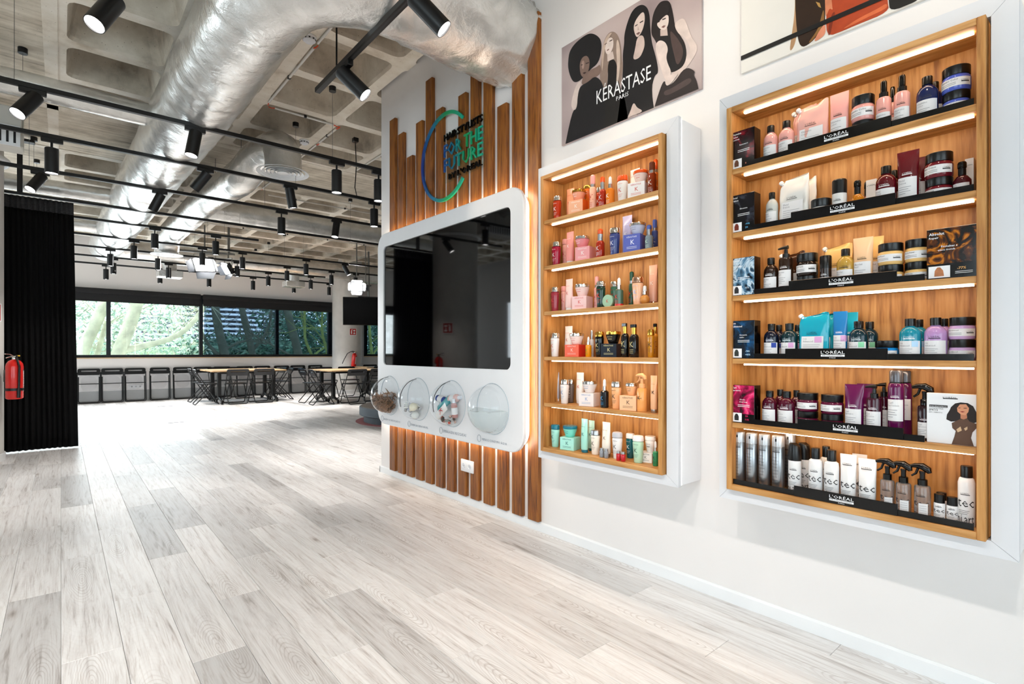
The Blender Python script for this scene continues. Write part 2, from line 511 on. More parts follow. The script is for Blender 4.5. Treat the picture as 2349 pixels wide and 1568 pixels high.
# narrow pour lines proud of the board-marked strips
for (x0, x1, y0, y1) in ((-0.11, -0.02, Y0, Y1), (X0, X1, 7.08, 7.2), (X0, X1, 8.56, 8.65)):
    ceil.box(x0, x1, y0, y1, ZC - 0.006, ZC + 0.02, 1)
ceil.add([(X0 - 1, Y0 - 1, ZC + 0.4), (X1 + 1, Y0 - 1, ZC + 0.4), (X1 + 1, Y1 + 1, ZC + 0.4), (X0 - 1, Y1 + 1, ZC + 0.4)], [(0, 1, 2, 3)], 0)
struct('ceiling', ceil, [M_conc, M_rib, M_board], recalc=False)

# ---- walls
WT = ZC + 0.31
wr = MB().box(2.35, 2.78, -3.5, 4.70, 0, WT)
wall_right = struct('wall_right', wr, M_wall)
bb = MB()
bb.prism([(2.337, 0.0), (2.35, 0.0), (2.35, 0.058), (2.345, 0.058), (2.337, 0.05)], -3.5, 4.71, 'y')
bb.prism([(4.70, 0.0), (4.713, 0.0), (4.713, 0.05), (4.705, 0.058), (4.70, 0.058)], 2.337, 2.78, 'x')
struct('baseboard_right', bb, M_trim)
# slats: pairs on the wall, tops at different heights
M_slat = wood_mat('stained_pine', '#4c2405', '#81470f', '#9f611d', 'z', 0.8, 0.45)
slat_y = [4.472 - 0.1589 * k for k in range(13)]
slat_t = [3.29, 3.11, 2.86, 3.11, 3.41, 3.11, 2.86, 3.11, 3.41, 3.33, 2.86, 3.45, 3.33]
for y, t in zip(slat_y, slat_t):
    mb = MB().rbox(-0.016, 0.016, -0.05, 0.05, 0, t - 0.062, 0.0025, 1)
    mb.build('slat', M_slat, wall_right, loc=(2.334, y - 0.05, 0.062))

wf = MB()
for a in ((-5.3, 11.7, 15.2, 15.5, -0.1, 1.02), (-5.3, 11.7, 15.2, 15.5, 2.58, WT), (-5.3, -4.6, 15.2, 15.5, 1.02, 2.58), (6.07, 7.02, 15.2, 15.5, 1.02, 2.58), (11.0, 11.7, 15.2, 15.5, 1.02, 2.58)):
    wf.box(*a)
struct('wall_far', wf, M_wall)
struct('baseboard_far', MB().box(-5.0, 11.5, 15.185, 15.2, 0, 0.26), mat('grey_skirting', '#a7a8a8', 0.6, var=0.02))
wl = MB()
for a in ((-3.7, -2.2), (1.4, 8.7), (11.2, 15.5)):
    wl.box(-5.3, -5.0, a[0], a[1], -0.1, WT)
wl.box(-5.3, -5.0, -2.2, 1.4, -0.1, 0.35); wl.box(-5.3, -5.0, -2.2, 1.4, 2.75, WT)
wl.box(-5.3, -5.0, 8.7, 11.2, -0.1, 0.9); wl.box(-5.3, -5.0, 8.7, 11.2, 2.6, WT)
struct('wall_left', wl, M_wall)
wb = MB().box(-5.3, -4.1, -3.7, -3.5, -0.1, WT).box(0.9, 2.8, -3.7, -3.5, -0.1, WT).box(-4.1, 0.9, -3.7, -3.5, 2.75, WT).box(-4.1, 0.9, -3.7, -3.5, -0.1, 0.35)
struct('wall_back', wb, M_wall)
struct('wall_side', MB().box(11.5, 11.7, 2.0, 15.5, -0.1, WT).box(2.78, 11.7, 1.8, 2.0, -0.1, WT), M_wall)

# ---- windows
def glass_mat():
    m, nt, p = new_mat('window_glass')
    nt.nodes.remove(p)
    tr = node(nt, 'ShaderNodeBsdfTransparent', {0: (0.93, 0.97, 0.96, 1)})
    gl = node(nt, 'ShaderNodeBsdfGlossy', {0: (1, 1, 1, 1), 1: 0.02})
    lw = node(nt, 'ShaderNodeLayerWeight', {0: 0.5})
    pw = node(nt, 'ShaderNodeMath', {0: lw.outputs['Facing'], 1: 5.0}, operation='POWER')
    fr = node(nt, 'ShaderNodeMath', {0: pw.outputs[0], 1: 0.6}, operation='MULTIPLY_ADD')
    fr.inputs[2].default_value = 0.03
    mx = node(nt, 'ShaderNodeMixShader', {0: fr.outputs[0], 1: tr.outputs[0], 2: gl.outputs[0]})
    nt.links.new(mx.outputs[0], nt.nodes['Material Output'].inputs[0])
    return m
M_glass = glass_mat()
M_frame = mat('dark_aluminium', '#131b22', 0.45, var=0.05)
M_sill = mat('pale_wood_sill', '#cdb08c', 0.5, var=0.06)
def window_y(name, x0, x1, z0, z1, mulls, y=15.3):
    """window in the far wall"""
    t = 0.055
    fr = MB().box(x0, x1, y - t, y + t, z0, z0 + 0.065).box(x0, x1, y - t, y + t, z1 - 0.22, z1)
    w = struct(name, fr, M_frame)
    for xe in (x0, x1 - 0.13):
        MB().box(0, 0.13, -t, t, 0, z1 - z0).build('jamb', M_frame, w, loc=(xe, y, z0))
    edges = [x0 + 0.13]
    for mx in mulls:
        MB().rbox(-0.04, 0.04, -t - .01, t, 0, z1 - z0, 0.004, 1).build('mullion', M_frame, w, loc=(mx, y, z0))
        edges += [mx - 0.04, mx + 0.04]
    edges.append(x1 - 0.13)
    for k in range(0, len(edges), 2):
        MB().box(edges[k], edges[k + 1], -0.004, 0.004, z0 + 0.065, z1 - 0.22).build('pane', M_glass, w, loc=(0, y, 0))
    return w
window_y('window_1', -4.6, 6.07, 1.02, 2.58, [-1.0, 0.83, 2.69, 4.52])
window_y('window_2', 7.02, 11.0, 1.02, 2.58, [9.0])
for i, (xa, xb) in enumerate(((-4.6, 6.07), (7.02, 11.0))):
    struct('trim_%d' % (i + 1), MB().rbox(xa, xb, 15.16, 15.25, 1.0, 1.024, 0.004, 1), M_sill)
def window_x(name, y0, y1, z0, z1, n, x=-5.15):
    fr = MB().box(x - .05, x + .05, y0, y1, z0, z0 + .07).box(x - .05, x + .05, y0, y1, z1 - .07, z1)
    w = struct(name, fr, M_frame)
    for k in range(n + 1):
        yy = y0 + (y1 - y0) * k / n
        yy = min(max(yy, y0 + .03), y1 - .03)
        MB().box(-.05, .05, -.03, .03, z0, z1).build('mullion', M_frame, w, loc=(x, yy, 0))
    for k in range(n):
        ya, yb = y0 + (y1 - y0) * k / n + .03, y0 + (y1 - y0) * (k + 1) / n - .03
        MB().box(-.004, .004, ya, yb, z0 + .07, z1 - .07).build('pane', M_glass, w, loc=(x, 0, 0))
window_x('window_3', 8.7, 11.2, 0.9, 2.6, 3)
window_x('window_4', -2.2, 1.4, 0.35, 2.75, 3)
w5 = struct('window_5', MB().box(-4.1, .9, -3.65, -3.55, .35, .42).box(-4.1, .9, -3.65, -3.55, 2.68, 2.75), M_frame)
for k in range(4):
    MB().box(-.03, .03, -3.65, -3.55, .35, 2.75).build('mullion', M_frame, w5, loc=(-4.07 + k * 1.647, 0, 0))
    if k < 3:
        MB().box(.03, 1.617, -3.604, -3.596, .42, 2.68).build('pane', M_glass, w5, loc=(-4.07 + k * 1.647, 0, 0))

# roller blinds in front of the far window
def screen_mat():
    m, nt, p = new_mat('solar_screen_fabric')
    nt.nodes.remove(p)
    tr = node(nt, 'ShaderNodeBsdfTransparent', {0: (0.78, 0.88, 0.98, 1)})
    df = node(nt, 'ShaderNodeBsdfDiffuse', {0: (0.012, 0.013, 0.016, 1)})
    mx = node(nt, 'ShaderNodeMixShader', {0: 0.45, 1: tr.outputs[0], 2: df.outputs[0]})
    nt.links.new(mx.outputs[0], nt.nodes['Material Output'].inputs[0])
    return m
M_screen = screen_mat()
M_blind = mat('black_blind_fabric', '#1b1b1d', 0.8, var=0.05)
for (xa, xb, drop, lab) in ((-4.6, 2.655, 2.30, 'raised black roller blind over the bright left window panes'), (2.70, 6.12, 1.07, 'lowered dark see-through roller blind over the right window panes'), (7.0, 11.0, 1.07, 'lowered dark see-through roller blind behind the far column')):
    t = thing('roller_blind', lab, 'blind', (xa, 15.1, 2.30))
    L = xb - xa
    MB().rbox(0, L, -0.05, 0.045, 0.17, 0.285, 0.02, 3).build('cassette', M_blind, t, smooth=40)
    MB().box(0.01, L - 0.01, 0.0, 0.006, 0.0, 0.18).build('valance_fabric', M_blind, t)
    if drop < 2:
        MB().box(0.03, L - 0.10, 0.012, 0.013, drop - 2.30, 0.17).build('screen', M_screen, t)
        MB().tube([(0.03, 0.012, drop - 2.3), (L - 0.1, 0.012, drop - 2.3)], 0.010, 8).build('hem_bar', M_blind, t)
        MB().tube([(L - 0.02, 0.0, 0.18), (L + 0.0, -0.01, -0.4), (L + 0.03, -0.01, -0.78), (L + 0.0, 0.0, -0.95)], 0.003, 6).build('chain', M_steel, t)
    else:
        MB().tube([(0.01, 0.003, 0), (L - 0.01, 0.003, 0)], 0.012, 8).build('hem_bar', M_blind, t)

# ---- round columns
M_col = mat('painted_concrete', '#dcd9d4', 0.7, var=0.05, vscale=6, bump=0.12, bscale=90)
def column(name, x, y, r, lab):
    o = struct(name, MB().lathe([(r, 0), (r, WT)], 48, c=(x, y, 0)), M_col, smooth=30)
    o['label'] = lab
    MB().lathe([(r + 0.002, 0), (r + 0.014, 0), (r + 0.014, 0.075), (r + 0.002, 0.08)], 48, c=(x, y, 0), cap=False).build('base_trim', M_trim, o, smooth=30)
    return o
cl = column('column', -0.865, 7.855, 0.40, 'round white concrete column at the left edge by the curtain')
MB().tube([(-0.865 + 0.43 * math.cos(a), 7.855 + 0.43 * math.sin(a), 3.18) for a in [2 * PI * k / 32 for k in range(32)]], 0.028, 10, closed=True).build('pipe_ring', M_trim, cl, smooth=60)
column('column', 6.29, 14.72, 0.41, 'round white concrete column between the far windows')

# ---- black curtain on its rail
def curtain():
    t = thing('curtain', 'floor-length pleated black curtain hanging beside the left column', 'curtain', (-1.0, 8.3, 0.0))
    nu, nz = 150, 14
    def sheet(z0, z1, nzz, extra=0.0):
        vs = []; fs = []
        for j in range(nzz + 1):
            f = j / nzz; z = z0 + (z1 - z0) * f
            low = 1 - z / 2.95
            for i in range(nu + 1):
                s = i / nu
                x = s * 1.115 + low * 0.045 * s
                ph = s * 2 * PI * 23 + 1.6 * noise.noise(Vector((s * 6, z * 0.35, 0.3)))
                amp = 0.030 * (0.6 + 0.5 * low) * (0.75 + 0.6 * noise.noise(Vector((s * 11, z * 0.3, 4.0))))
                y = amp * math.sin(ph) + 0.03 * low * noise.noise(Vector((s * 5, z, 9.0))) - extra
                if s > 0.90: y = y * (1 - (s - 0.90) / 0.10) - 0.02 * low
                vs.append((x, y, z))
        for j in range(nzz):
            for i in range(nu):
                a = j * (nu + 1) + i
                fs.append((a, a + 1, a + nu + 2, a + nu + 1))
        return vs, fs
    M_cur = mat('black_velvet', '#070708', 0.9, var=0.1, vscale=30, spec=0.25)
    M_head = mat('curtain_header', '#2a2a2c', 0.8, var=0.35, vscale=55)
    for nm, z0, z1, n, m in (('drape', 0.014, 2.80, nz, M_cur), ('header_tape', 2.80, 2.945, 3, M_head)):
        mb = MB().add(*sheet(z0, z1, n))
        o = mb.build(nm, m, t, smooth=180, recalc=False)
        md = o.modifiers.new('thickness', 'SOLIDIFY'); md.thickness = 0.004; md.offset = 0
curtain()
# ================================================================== DISPLAY CABINETS
M_oak_v = wood_mat('cabinet_oak_upright', '#8c5624', '#bb8141', '#d19b5b', 'z', 0.65, 0.5, bump=0.08)
M_oak_h = wood_mat('cabinet_oak_board', '#96622b', '#be8748', '#d3a065', 'y', 0.65, 0.5, knots=False, bump=0.08)
SHELF_Z = [1.909, 1.645, 1.383, 1.123, 0.857, 0.601]
XF = 2.147            # front plane of the white surround
def cabinet(y0, y1, lab):
    z0, z1 = 0.53, 2.23
    t = thing('display_cabinet', lab, 'cabinet', (XF, y0, z0))
    W, H = y1 - y0, z1 - z0
    fw, ft = 0.062, 0.022                  # width and thickness of the front surround
    g = 0.0006
    # mitred rails of the white surround, each its own piece
    def rail(poly):
        MB().prism(poly, 0, ft, 'x').build('surround_rail', M_white2, t)
    iy0, iy1, iz0, iz1 = fw, W - fw * 0.70, fw * 0.78, H - fw
    rail([(g, 0), (W - g, 0), (iy1 - g, iz0), (iy0 + g, iz0)])
    rail([(iy0 + g, iz1), (iy1 - g, iz1), (W - g, H), (g, H)])
    rail([(0, g), (iy0, iz0 + g), (iy0, iz1 - g), (0, H - g)])
    rail([(W, g), (W, H - g), (iy1, iz1 - g), (iy1, iz0 + g)])
    # box behind the surround, set back by the light gap
    bx = XF + 0.034
    D = 2.349 - XF
    for nm, a in (('side_panel', (0.034, D, 0.004, 0.024, 0.004, H - 0.004)), ('side_panel', (0.034, D, W - 0.024, W - 0.004, 0.004, H - 0.004)),
                  ('bottom_panel', (0.034, D, 0.024, W - 0.024, 0.004, 0.022)), ('top_panel', (0.034, D, 0.024, W - 0.024, H - 0.022, H - 0.004))):
        MB().rbox(*a, 0.002, 1).build(nm, M_white, t)
    led = MB()
    led.box(ft, 0.034, 0.003, 0.009, 0.006, H - 0.006).box(ft, 0.034, W - 0.009, W - 0.003, 0.006, H - 0.006)
    led.box(ft, 0.034, 0.009, W - 0.009, H - 0.009, H - 0.003)
    led.build('edge_light', M_ledw, t)
    # oak box standing a little proud of the surround
    ox0, ox1 = -0.024, 0.142
    oy0, oy1 = 1.4185 - 1.348, 2.2365 - 1.348
    oz0, oz1 = 0.577 - z0, 2.169 - z0
    th = 0.022
    MB().rbox(ox0, ox1, oy0, oy0 + th, oz0, oz1, 0.0015, 1).build('oak_side', M_oak_v, t)
    MB().rbox(ox0, ox1, oy1 - th, oy1, oz0, oz1, 0.0015, 1).build('oak_side', M_oak_v, t)
    MB().rbox(ox0, ox1, oy0 + th, oy1 - th, oz1 - th, oz1, 0.0015, 1).build('oak_top', M_oak_h, t)
    MB().rbox(ox0, ox1, oy0 + th, oy1 - th, oz0, 0.601 - z0, 0.0015, 1).build('oak_bottom', M_oak_h, t)
    MB().box(ox1 - 0.008, ox1, oy0 + th, oy1 - th, 0.601 - z0, oz1 - th).build('oak_back', M_oak_v, t)
    for z in SHELF_Z[:5]:
        MB().rbox(ox0 + 0.006, ox1 - 0.008, oy0 + th, oy1 - th, z - 0.021 - z0, z - z0, 0.0012, 1).build('shelf', M_oak_h, t)
    for zt in [oz1 - th] + [z - 0.021 - z0 for z in SHELF_Z[:5]]:
        mb = MB().box(0.012, 0.024, oy0 + th + 0.012, oy1 - th - 0.035, zt - 0.0065, zt - 0.0004)
        mb.build('shelf_light', M_led, t)
    return t
cabinet(1.348, 2.280, 'white cabinet of small coloured bottles beside the slatted wall')
cabinet(0.218, 1.150, 'white cabinet with black shelf trays at the right edge')

# ================================================================== SCREEN PANEL
PX, PY0, PY1, PZ0, PZ1 = 2.236, 2.514, 4.549, 0.494, 2.225
def rrect(y0, y1, z0, z1, r, n=8):
    out = []
    for cy, cz, a0 in ((y1 - r, z1 - r, 0), (y0 + r, z1 - r, 90), (y0 + r, z0 + r, 180), (y1 - r, z0 + r, 270)):
        for k in range(n + 1):
            a = R(a0 + 90 * k / n)
            out.append((cy + r * math.cos(a), cz + r * math.sin(a)))
    return out
def screen_panel():
    t = thing('screen_panel', 'large white rounded wall panel holding a black screen and four clear domes', 'panel', (PX, PY0, PZ0))
    W, H = PY1 - PY0, PZ1 - PZ0
    outer = rrect(0, W, 0, H, 0.13)
    ty0, ty1, tz0, tz1 = 2.64 - PY0, 4.435 - PY0, 1.033 - PZ0, 2.105 - PZ0
    inner = rrect(ty0, ty1, tz0, tz1, 0.045)
    n = len(outer)
    mb = MB()
    e = 0.006
    out2 = rrect(e, W - e, e, H - e, 0.13 - e)
    vs = [(0, y, z) for y, z in out2] + [(e, y, z) for y, z in outer] + [(0.026, y, z) for y, z in outer] + [(0, y, z) for y, z in inner] + [(0.012, y, z) for y, z in inner]
    fs = []
    for i in range(n):
        j = (i + 1) % n
        fs += [(3 * n + i, 3 * n + j, j, i), (i, j, n + j, n + i), (n + i, n + j, 2 * n + j, 2 * n + i), (3 * n + i, 4 * n + i, 4 * n + j, 3 * n + j)]
    fs.append(tuple(range(3 * n - 1, 2 * n - 1, -1)))
    mb.add(vs, fs)
    front = mb.build('front_panel', M_white, t, smooth=30, recalc=False)
    MB().prism(rrect(0.03, W - 0.03, 0.03, H - 0.03, 0.11), 0.044, 0.0805, 'x').build('back_box', M_white, t, smooth=30)
    ring = MB()
    o2 = rrect(0.012, W - 0.012, 0.012, H - 0.012, 0.12)
    ring.prism(o2, 0.027, 0.043, 'x')
    ring.build('edge_light', mat('panel_edge_led', '#ffffff', 0.5, emis=(1.0, 0.84, 0.66, 1), es=9.0), t, smooth=30)
    scr = MB().prism(rrect(ty0 + .001, ty1 - .001, tz0 + .001, tz1 - .001, 0.044), 0.0125, 0.02, 'x')
    scr.build('screen', mat('screen_glass', '#020203', 0.035, spec=0.5, var=0.02), t)
    # captions
    caps = [('RESÍDUOS RECICLADOS', 4.302), ('ENERGIA RENOVÁVEL', 3.812), ('EMBALAGENS RECICLADAS', 3.32), ('MENOS CONSUMO ÁGUA', 2.83)]
    for s, yc in caps:
        c = MB()
        put_text(c, s, -0.115, 0, -0.0008, width=0.30 if len(s) > 18 else 0.27, height=0.020)
        c.tube([(-0.150 + 0.020 * math.cos(a), -0.0008, 0.010 + 0.024 * math.sin(a)) for a in [2 * PI * k / 20 for k in range(20)]], 0.0012, 4, closed=True)
        c.build('caption', mat('caption_ink', '#7c8794', 0.6, var=0.02), t, loc=(-0.0006, yc - PY0, 0.535 - PZ0), rot=(0, 0, R(-90)))
    # domes
    def dome_mat():
        m, nt, p = new_mat('clear_acrylic')
        nt.nodes.remove(p)
        tr = node(nt, 'ShaderNodeBsdfTransparent', {0: (0.955, 0.975, 0.985, 1)})
        gl = node(nt, 'ShaderNodeBsdfGlossy', {0: (1, 1, 1, 1), 1: 0.03})
        lw = node(nt, 'ShaderNodeLayerWeight', {0: 0.5})
        pw = node(nt, 'ShaderNodeMath', {0: lw.outputs['Facing'], 1: 3.5}, operation='POWER')
        cl = node(nt, 'ShaderNodeMath', {0: pw.outputs[0], 1: 0.55}, operation='MULTIPLY_ADD')
        cl.inputs[2].default_value = 0.035
        mx = node(nt, 'ShaderNodeMixShader', {0: cl.outputs[0], 1: tr.outputs[0], 2: gl.outputs[0]})
        nt.links.new(mx.outputs[0], nt.nodes['Material Output'].inputs[0])
        return m
    MD = dome_mat()
    for k, yc in enumerate((4.302, 3.812, 3.318, 2.83)):
        Rr = 0.172
        prof = [(Rr + 0.004, -0.001)] + [(Rr * math.cos(R(a)), Rr * math.sin(R(a))) for a in range(0, 90, 7)] + [(0.0005, Rr)]
        mb = MB().lathe(prof, 40)
        mb.f = [f for f in mb.f if len(f) < 10]
        M = Matrix.Rotation(R(-90), 4, 'Y')
        mb.xf(M)
        d = mb.build('dome', MD, t, loc=(-0.0005, yc - PY0, 0.763 - PZ0), smooth=60)
        rim = MB().tube([(0, (Rr + .002) * math.cos(a), (Rr + .002) * math.sin(a)) for a in [2 * PI * q / 40 for q in range(40)]], 0.0022, 6, closed=True)
        rim.build('rim', mat('acrylic_edge', '#b9c6cf', 0.2, var=0.02), d)
        if k < 3:
            arc = [(-(Rr - 0.004) * math.cos(R(a)), 0.0, (Rr - 0.004) * math.sin(R(a))) for a in range(84, -20 if k else -5, -6)]
            MB().tube(arc, 0.0028, 6).build('seam', mat('seam_rubber', '#2a2f33', 0.5, var=0.03), d)
    return t
screen_panel()

# things kept inside the domes
def in_dome(k): return (4.302, 3.812, 3.318, 2.83)[k]
def hair_wad():
    t = thing('hair_bundle', 'bundle of brown hair cuttings inside the leftmost dome', 'hair', (PX - 0.012, in_dome(0), 0.604))
    rnd = random.Random(3)
    mb = MB()
    for i in range(330):
        a0 = rnd.uniform(-0.13, 0.13); z0 = rnd.uniform(0.01, 0.15) + max(0, -a0) * 0.25
        x0 = -rnd.uniform(0.004, 0.125)
        pts = []
        for k in range(6):
            s = k / 5
            y = a0 + (s - .5) * 0.11
            z = z0 + 0.03 * math.sin(s * 2.6 + i) * (0.5 + s) + 0.018 * math.sin(a0 * 40)
            x = x0 - 0.012 * math.sin(s * 3 + i * .7)
            rr = math.sqrt(x * x + y * y + (z - 0.159) ** 2)
            if rr > 0.155:
                q = 0.155 / rr; x, y, z = x * q, y * q, 0.159 + (z - 0.159) * q
            pts.append((min(x, -0.003), y, max(z, 0.004)))
        mb.tube(pts, [0.001, 0.0042, 0.005, 0.005, 0.004, 0.001], 5)
    o = mb.build('strands', mat('brown_hair', '#7a5538', 0.45, var=0.45, vscale=30), t, smooth=80)
    o['kind'] = 'stuff'
hair_wad()
def bulb(y, x, z, tilt, lab, col, r=0.034, spiral=False):
    t = thing('light_bulb', lab, 'bulb', (PX + x, y, z))
    t.rotation_euler = tilt
    if spiral:
        pts = [(0.016 * math.cos(a), 0.016 * math.sin(a), 0.03 + a * 0.0026) for a in [k * 0.35 for k in range(60)]]
        MB().tube(pts, 0.0048, 6).build('glass_spiral', mat(col + 'b', col, 0.25, var=0.02), t, smooth=60)
    else:
        prof = [(0.012, 0.022), (0.014, 0.03), (r * .8, 0.052), (r, 0.07), (r * .94, 0.085), (r * .6, 0.098), (0.0005, 0.102)]
        MB().lathe(prof, 18).build('glass', mat(col + 'b', col, 0.25, var=0.02), t, smooth=60)
    MB().lathe([(0.006, 0.0), (0.012, 0.004), (0.013, 0.022), (0.012, 0.03)], 14).build('screw_cap', M_silver, t, smooth=30)
y1 = in_dome(1)
bulb(y1 + 0.010, -0.055, 0.665, (R(-60), 0, 0), 'lilac-white light bulb at the left in the second dome', '#d9dcf0')
bulb(y1 - 0.005, -0.085, 0.668, (R(55), 0, 0), 'cream light bulb at the right in the second dome', '#f2ead2')
bulb(y1 + 0.040, -0.100, 0.665, (R(22), 0, 0), 'white spiral energy-saving bulb in the second dome', '#f4f4f2', spiral=True)
bulb(y1 + 0.045, -0.045, 0.628, (R(82), 0, 0), 'white light bulb lying at the bottom of the second dome', '#eeeeea')
bulb(y1 - 0.100, -0.040, 0.690, (R(-72), 0, 0), 'small frosted bulb near the rim of the second dome', '#e8e6de', 0.022)
y2 = in_dome(2)
def dome_tube(lab, y, x, z, w, h, col, rx, mono=None):
    t = thing('product_tube', lab, 'tube', (PX + x, y, z))
    t.rotation_euler = (0, 0, R(-90))
    o = MB()
    n = 14
    rows = [(0.0, 0.6, 0.6), (0.08, 1, 1), (0.5, 1, 0.8), (0.85, 1, 0.35), (1, 1.05, 0.06)]
    vs = []; fs = []
    for f, a, b in rows:
        for k in range(n):
            q = 2 * PI * k / n
            vs.append((w / 2 * a * math.cos(q), 0.016 * b * math.sin(q), h * f))
    for i in range(len(rows) - 1):
        for k in range(n):
            fs.append((i * n + k, i * n + (k + 1) % n, (i + 1) * n + (k + 1) % n, (i + 1) * n + k))
    fs += [tuple(range(n - 1, -1, -1)), tuple((len(rows) - 1) * n + k for k in range(n))]
    o.add(vs, fs).xf(Matrix.Rotation(R(rx), 4, 'Y'))
    o.build('body', mat(col + 't', col, 0.3, var=0.03), t, smooth=50)
    if mono:
        p = MB(); put_text(p, 'K', -0.012, h * 0.45, -0.017, height=0.045)
        p.xf(Matrix.Rotation(R(rx), 4, 'Y')).build('monogram', mat(mono + 'ink', mono, 0.5), t)
dome_tube('teal squeezed tube lying across the third dome', y2 + 0.100, -0.055, 0.712, 0.062, 0.170, '#0f8f95', 58)
dome_tube('white tube with red monogram lying across the third dome', y2 + 0.062, -0.094, 0.662, 0.058, 0.155, '#ece8e4', 52, '#c8302c')
def dome_bottle(lab, y, x, z, r, h, col, rot):
    t = thing('product_bottle', lab, 'bottle', (PX + x, y, z)); t.rotation_euler = rot
    MB().lathe([(r * .9, 0), (r, .006), (r, h * .68), (r * .7, h * .78), (r * .45, h * .8)], 18).build('body', mat(col + 'd', col, 0.2, var=0.03), t, smooth=40)
    MB().lathe([(r * .5, h * .8), (r * .5, h), (r * .45, h + .003)], 14).build('cap', mat(col + 'e', '#dfe3ea', 0.3, var=0.02), t, smooth=40)
    MB().lathe([(r + .0004, h * .18), (r + .0004, h * .55)], 18, cap=False).build('label', M_paper, t, smooth=40)
dome_bottle('dark blue bottle with white label lying in the third dome', y2 + 0.128, -0.048, 0.800, 0.026, 0.13, '#173f8c', (R(100), 0, R(8)))
dome_bottle('pale pink bottle lying at the back of the third dome', y2 - 0.02, -0.035, 0.80, 0.030, 0.11, '#e2bdb8', (R(80), R(20), R(10)))
dome_bottle('dusty pink bottle standing at the right of the third dome', y2 - 0.105, -0.045, 0.672, 0.023, 0.135, '#b5837e', (R(0), R(-6), 0))
rndc = random.Random(9)
for i in range(26):
    a = rndc.uniform(-0.085, 0.06); xx = -rndc.uniform(0.018, 0.095); zz = 0.763 - math.sqrt(0.152 ** 2 - a * a - xx * xx) + rndc.uniform(0.0, 0.028)
    colr = rndc.choice(['#d9482e', '#efe9e2', '#5b4a40', '#e3b3ae', '#8a938c', '#f4efe9', '#39352f', '#c9a79a'])
    o = MB().lathe([(0.007, 0), (0.010, 0.002), (0.010, 0.013), (0.008, 0.016)], 10).build('bottle_cap', mat(colr + 'c', colr, 0.4, var=0.03), None, loc=(PX + xx, y2 + a, zz), rot=(rndc.uniform(0, 3), rndc.uniform(0, 3), 0), smooth=40)
    tag(o, 'small loose bottle cap heaped at the bottom of the third dome', 'cap', 'loose caps at the bottom of the third dome')
# water in the fourth dome
def water():
    Rr = 0.166
    zl = -0.005
    mb = MB(); n = 24
    rows = []
    for k in range(11):
        z = -Rr + (zl + Rr) * k / 10
        rr = math.sqrt(max(Rr * Rr - z * z, 1e-6))
        rows.append((z, rr))
    vs = []; fs = []
    for z, rr in rows:
        for k in range(n + 1):
            a = PI * k / n
            zz = z + (0.004 * math.sin(a * 7) + 0.003 * math.sin(a * 13) if z == rows[-1][0] else 0)
            vs.append((-rr * math.sin(a) - 0.002, rr * math.cos(a), zz))
    for i in range(len(rows) - 1):
        for k in range(n):
            b = i * (n + 1) + k
            fs.append((b, b + 1, b + n + 2, b + n + 1))
    top = [(len(rows) - 1) * (n + 1) + k for k in range(n + 1)]
    fs.append(tuple(top))
    m, nt, p = new_mat('cloudy_water')
    nt.nodes.remove(p)
    tr = node(nt, 'ShaderNodeBsdfTransparent', {0: (0.93, 0.96, 0.96, 1)})
    pr = node(nt, 'ShaderNodeBsdfPrincipled', {'Base Color': C('#e6ecec'), 'Roughness': 0.1})
    mx = node(nt, 'ShaderNodeMixShader', {0: 0.35, 1: tr.outputs[0], 2: pr.outputs[0]})
    nt.links.new(mx.outputs[0], nt.nodes['Material Output'].inputs[0])
    o = mb.add(vs, fs).build('water', m, None, loc=(PX - 0.001, in_dome(3), 0.763), smooth=60)
    tag(o, 'pale water half filling the rightmost dome', 'water')
water()

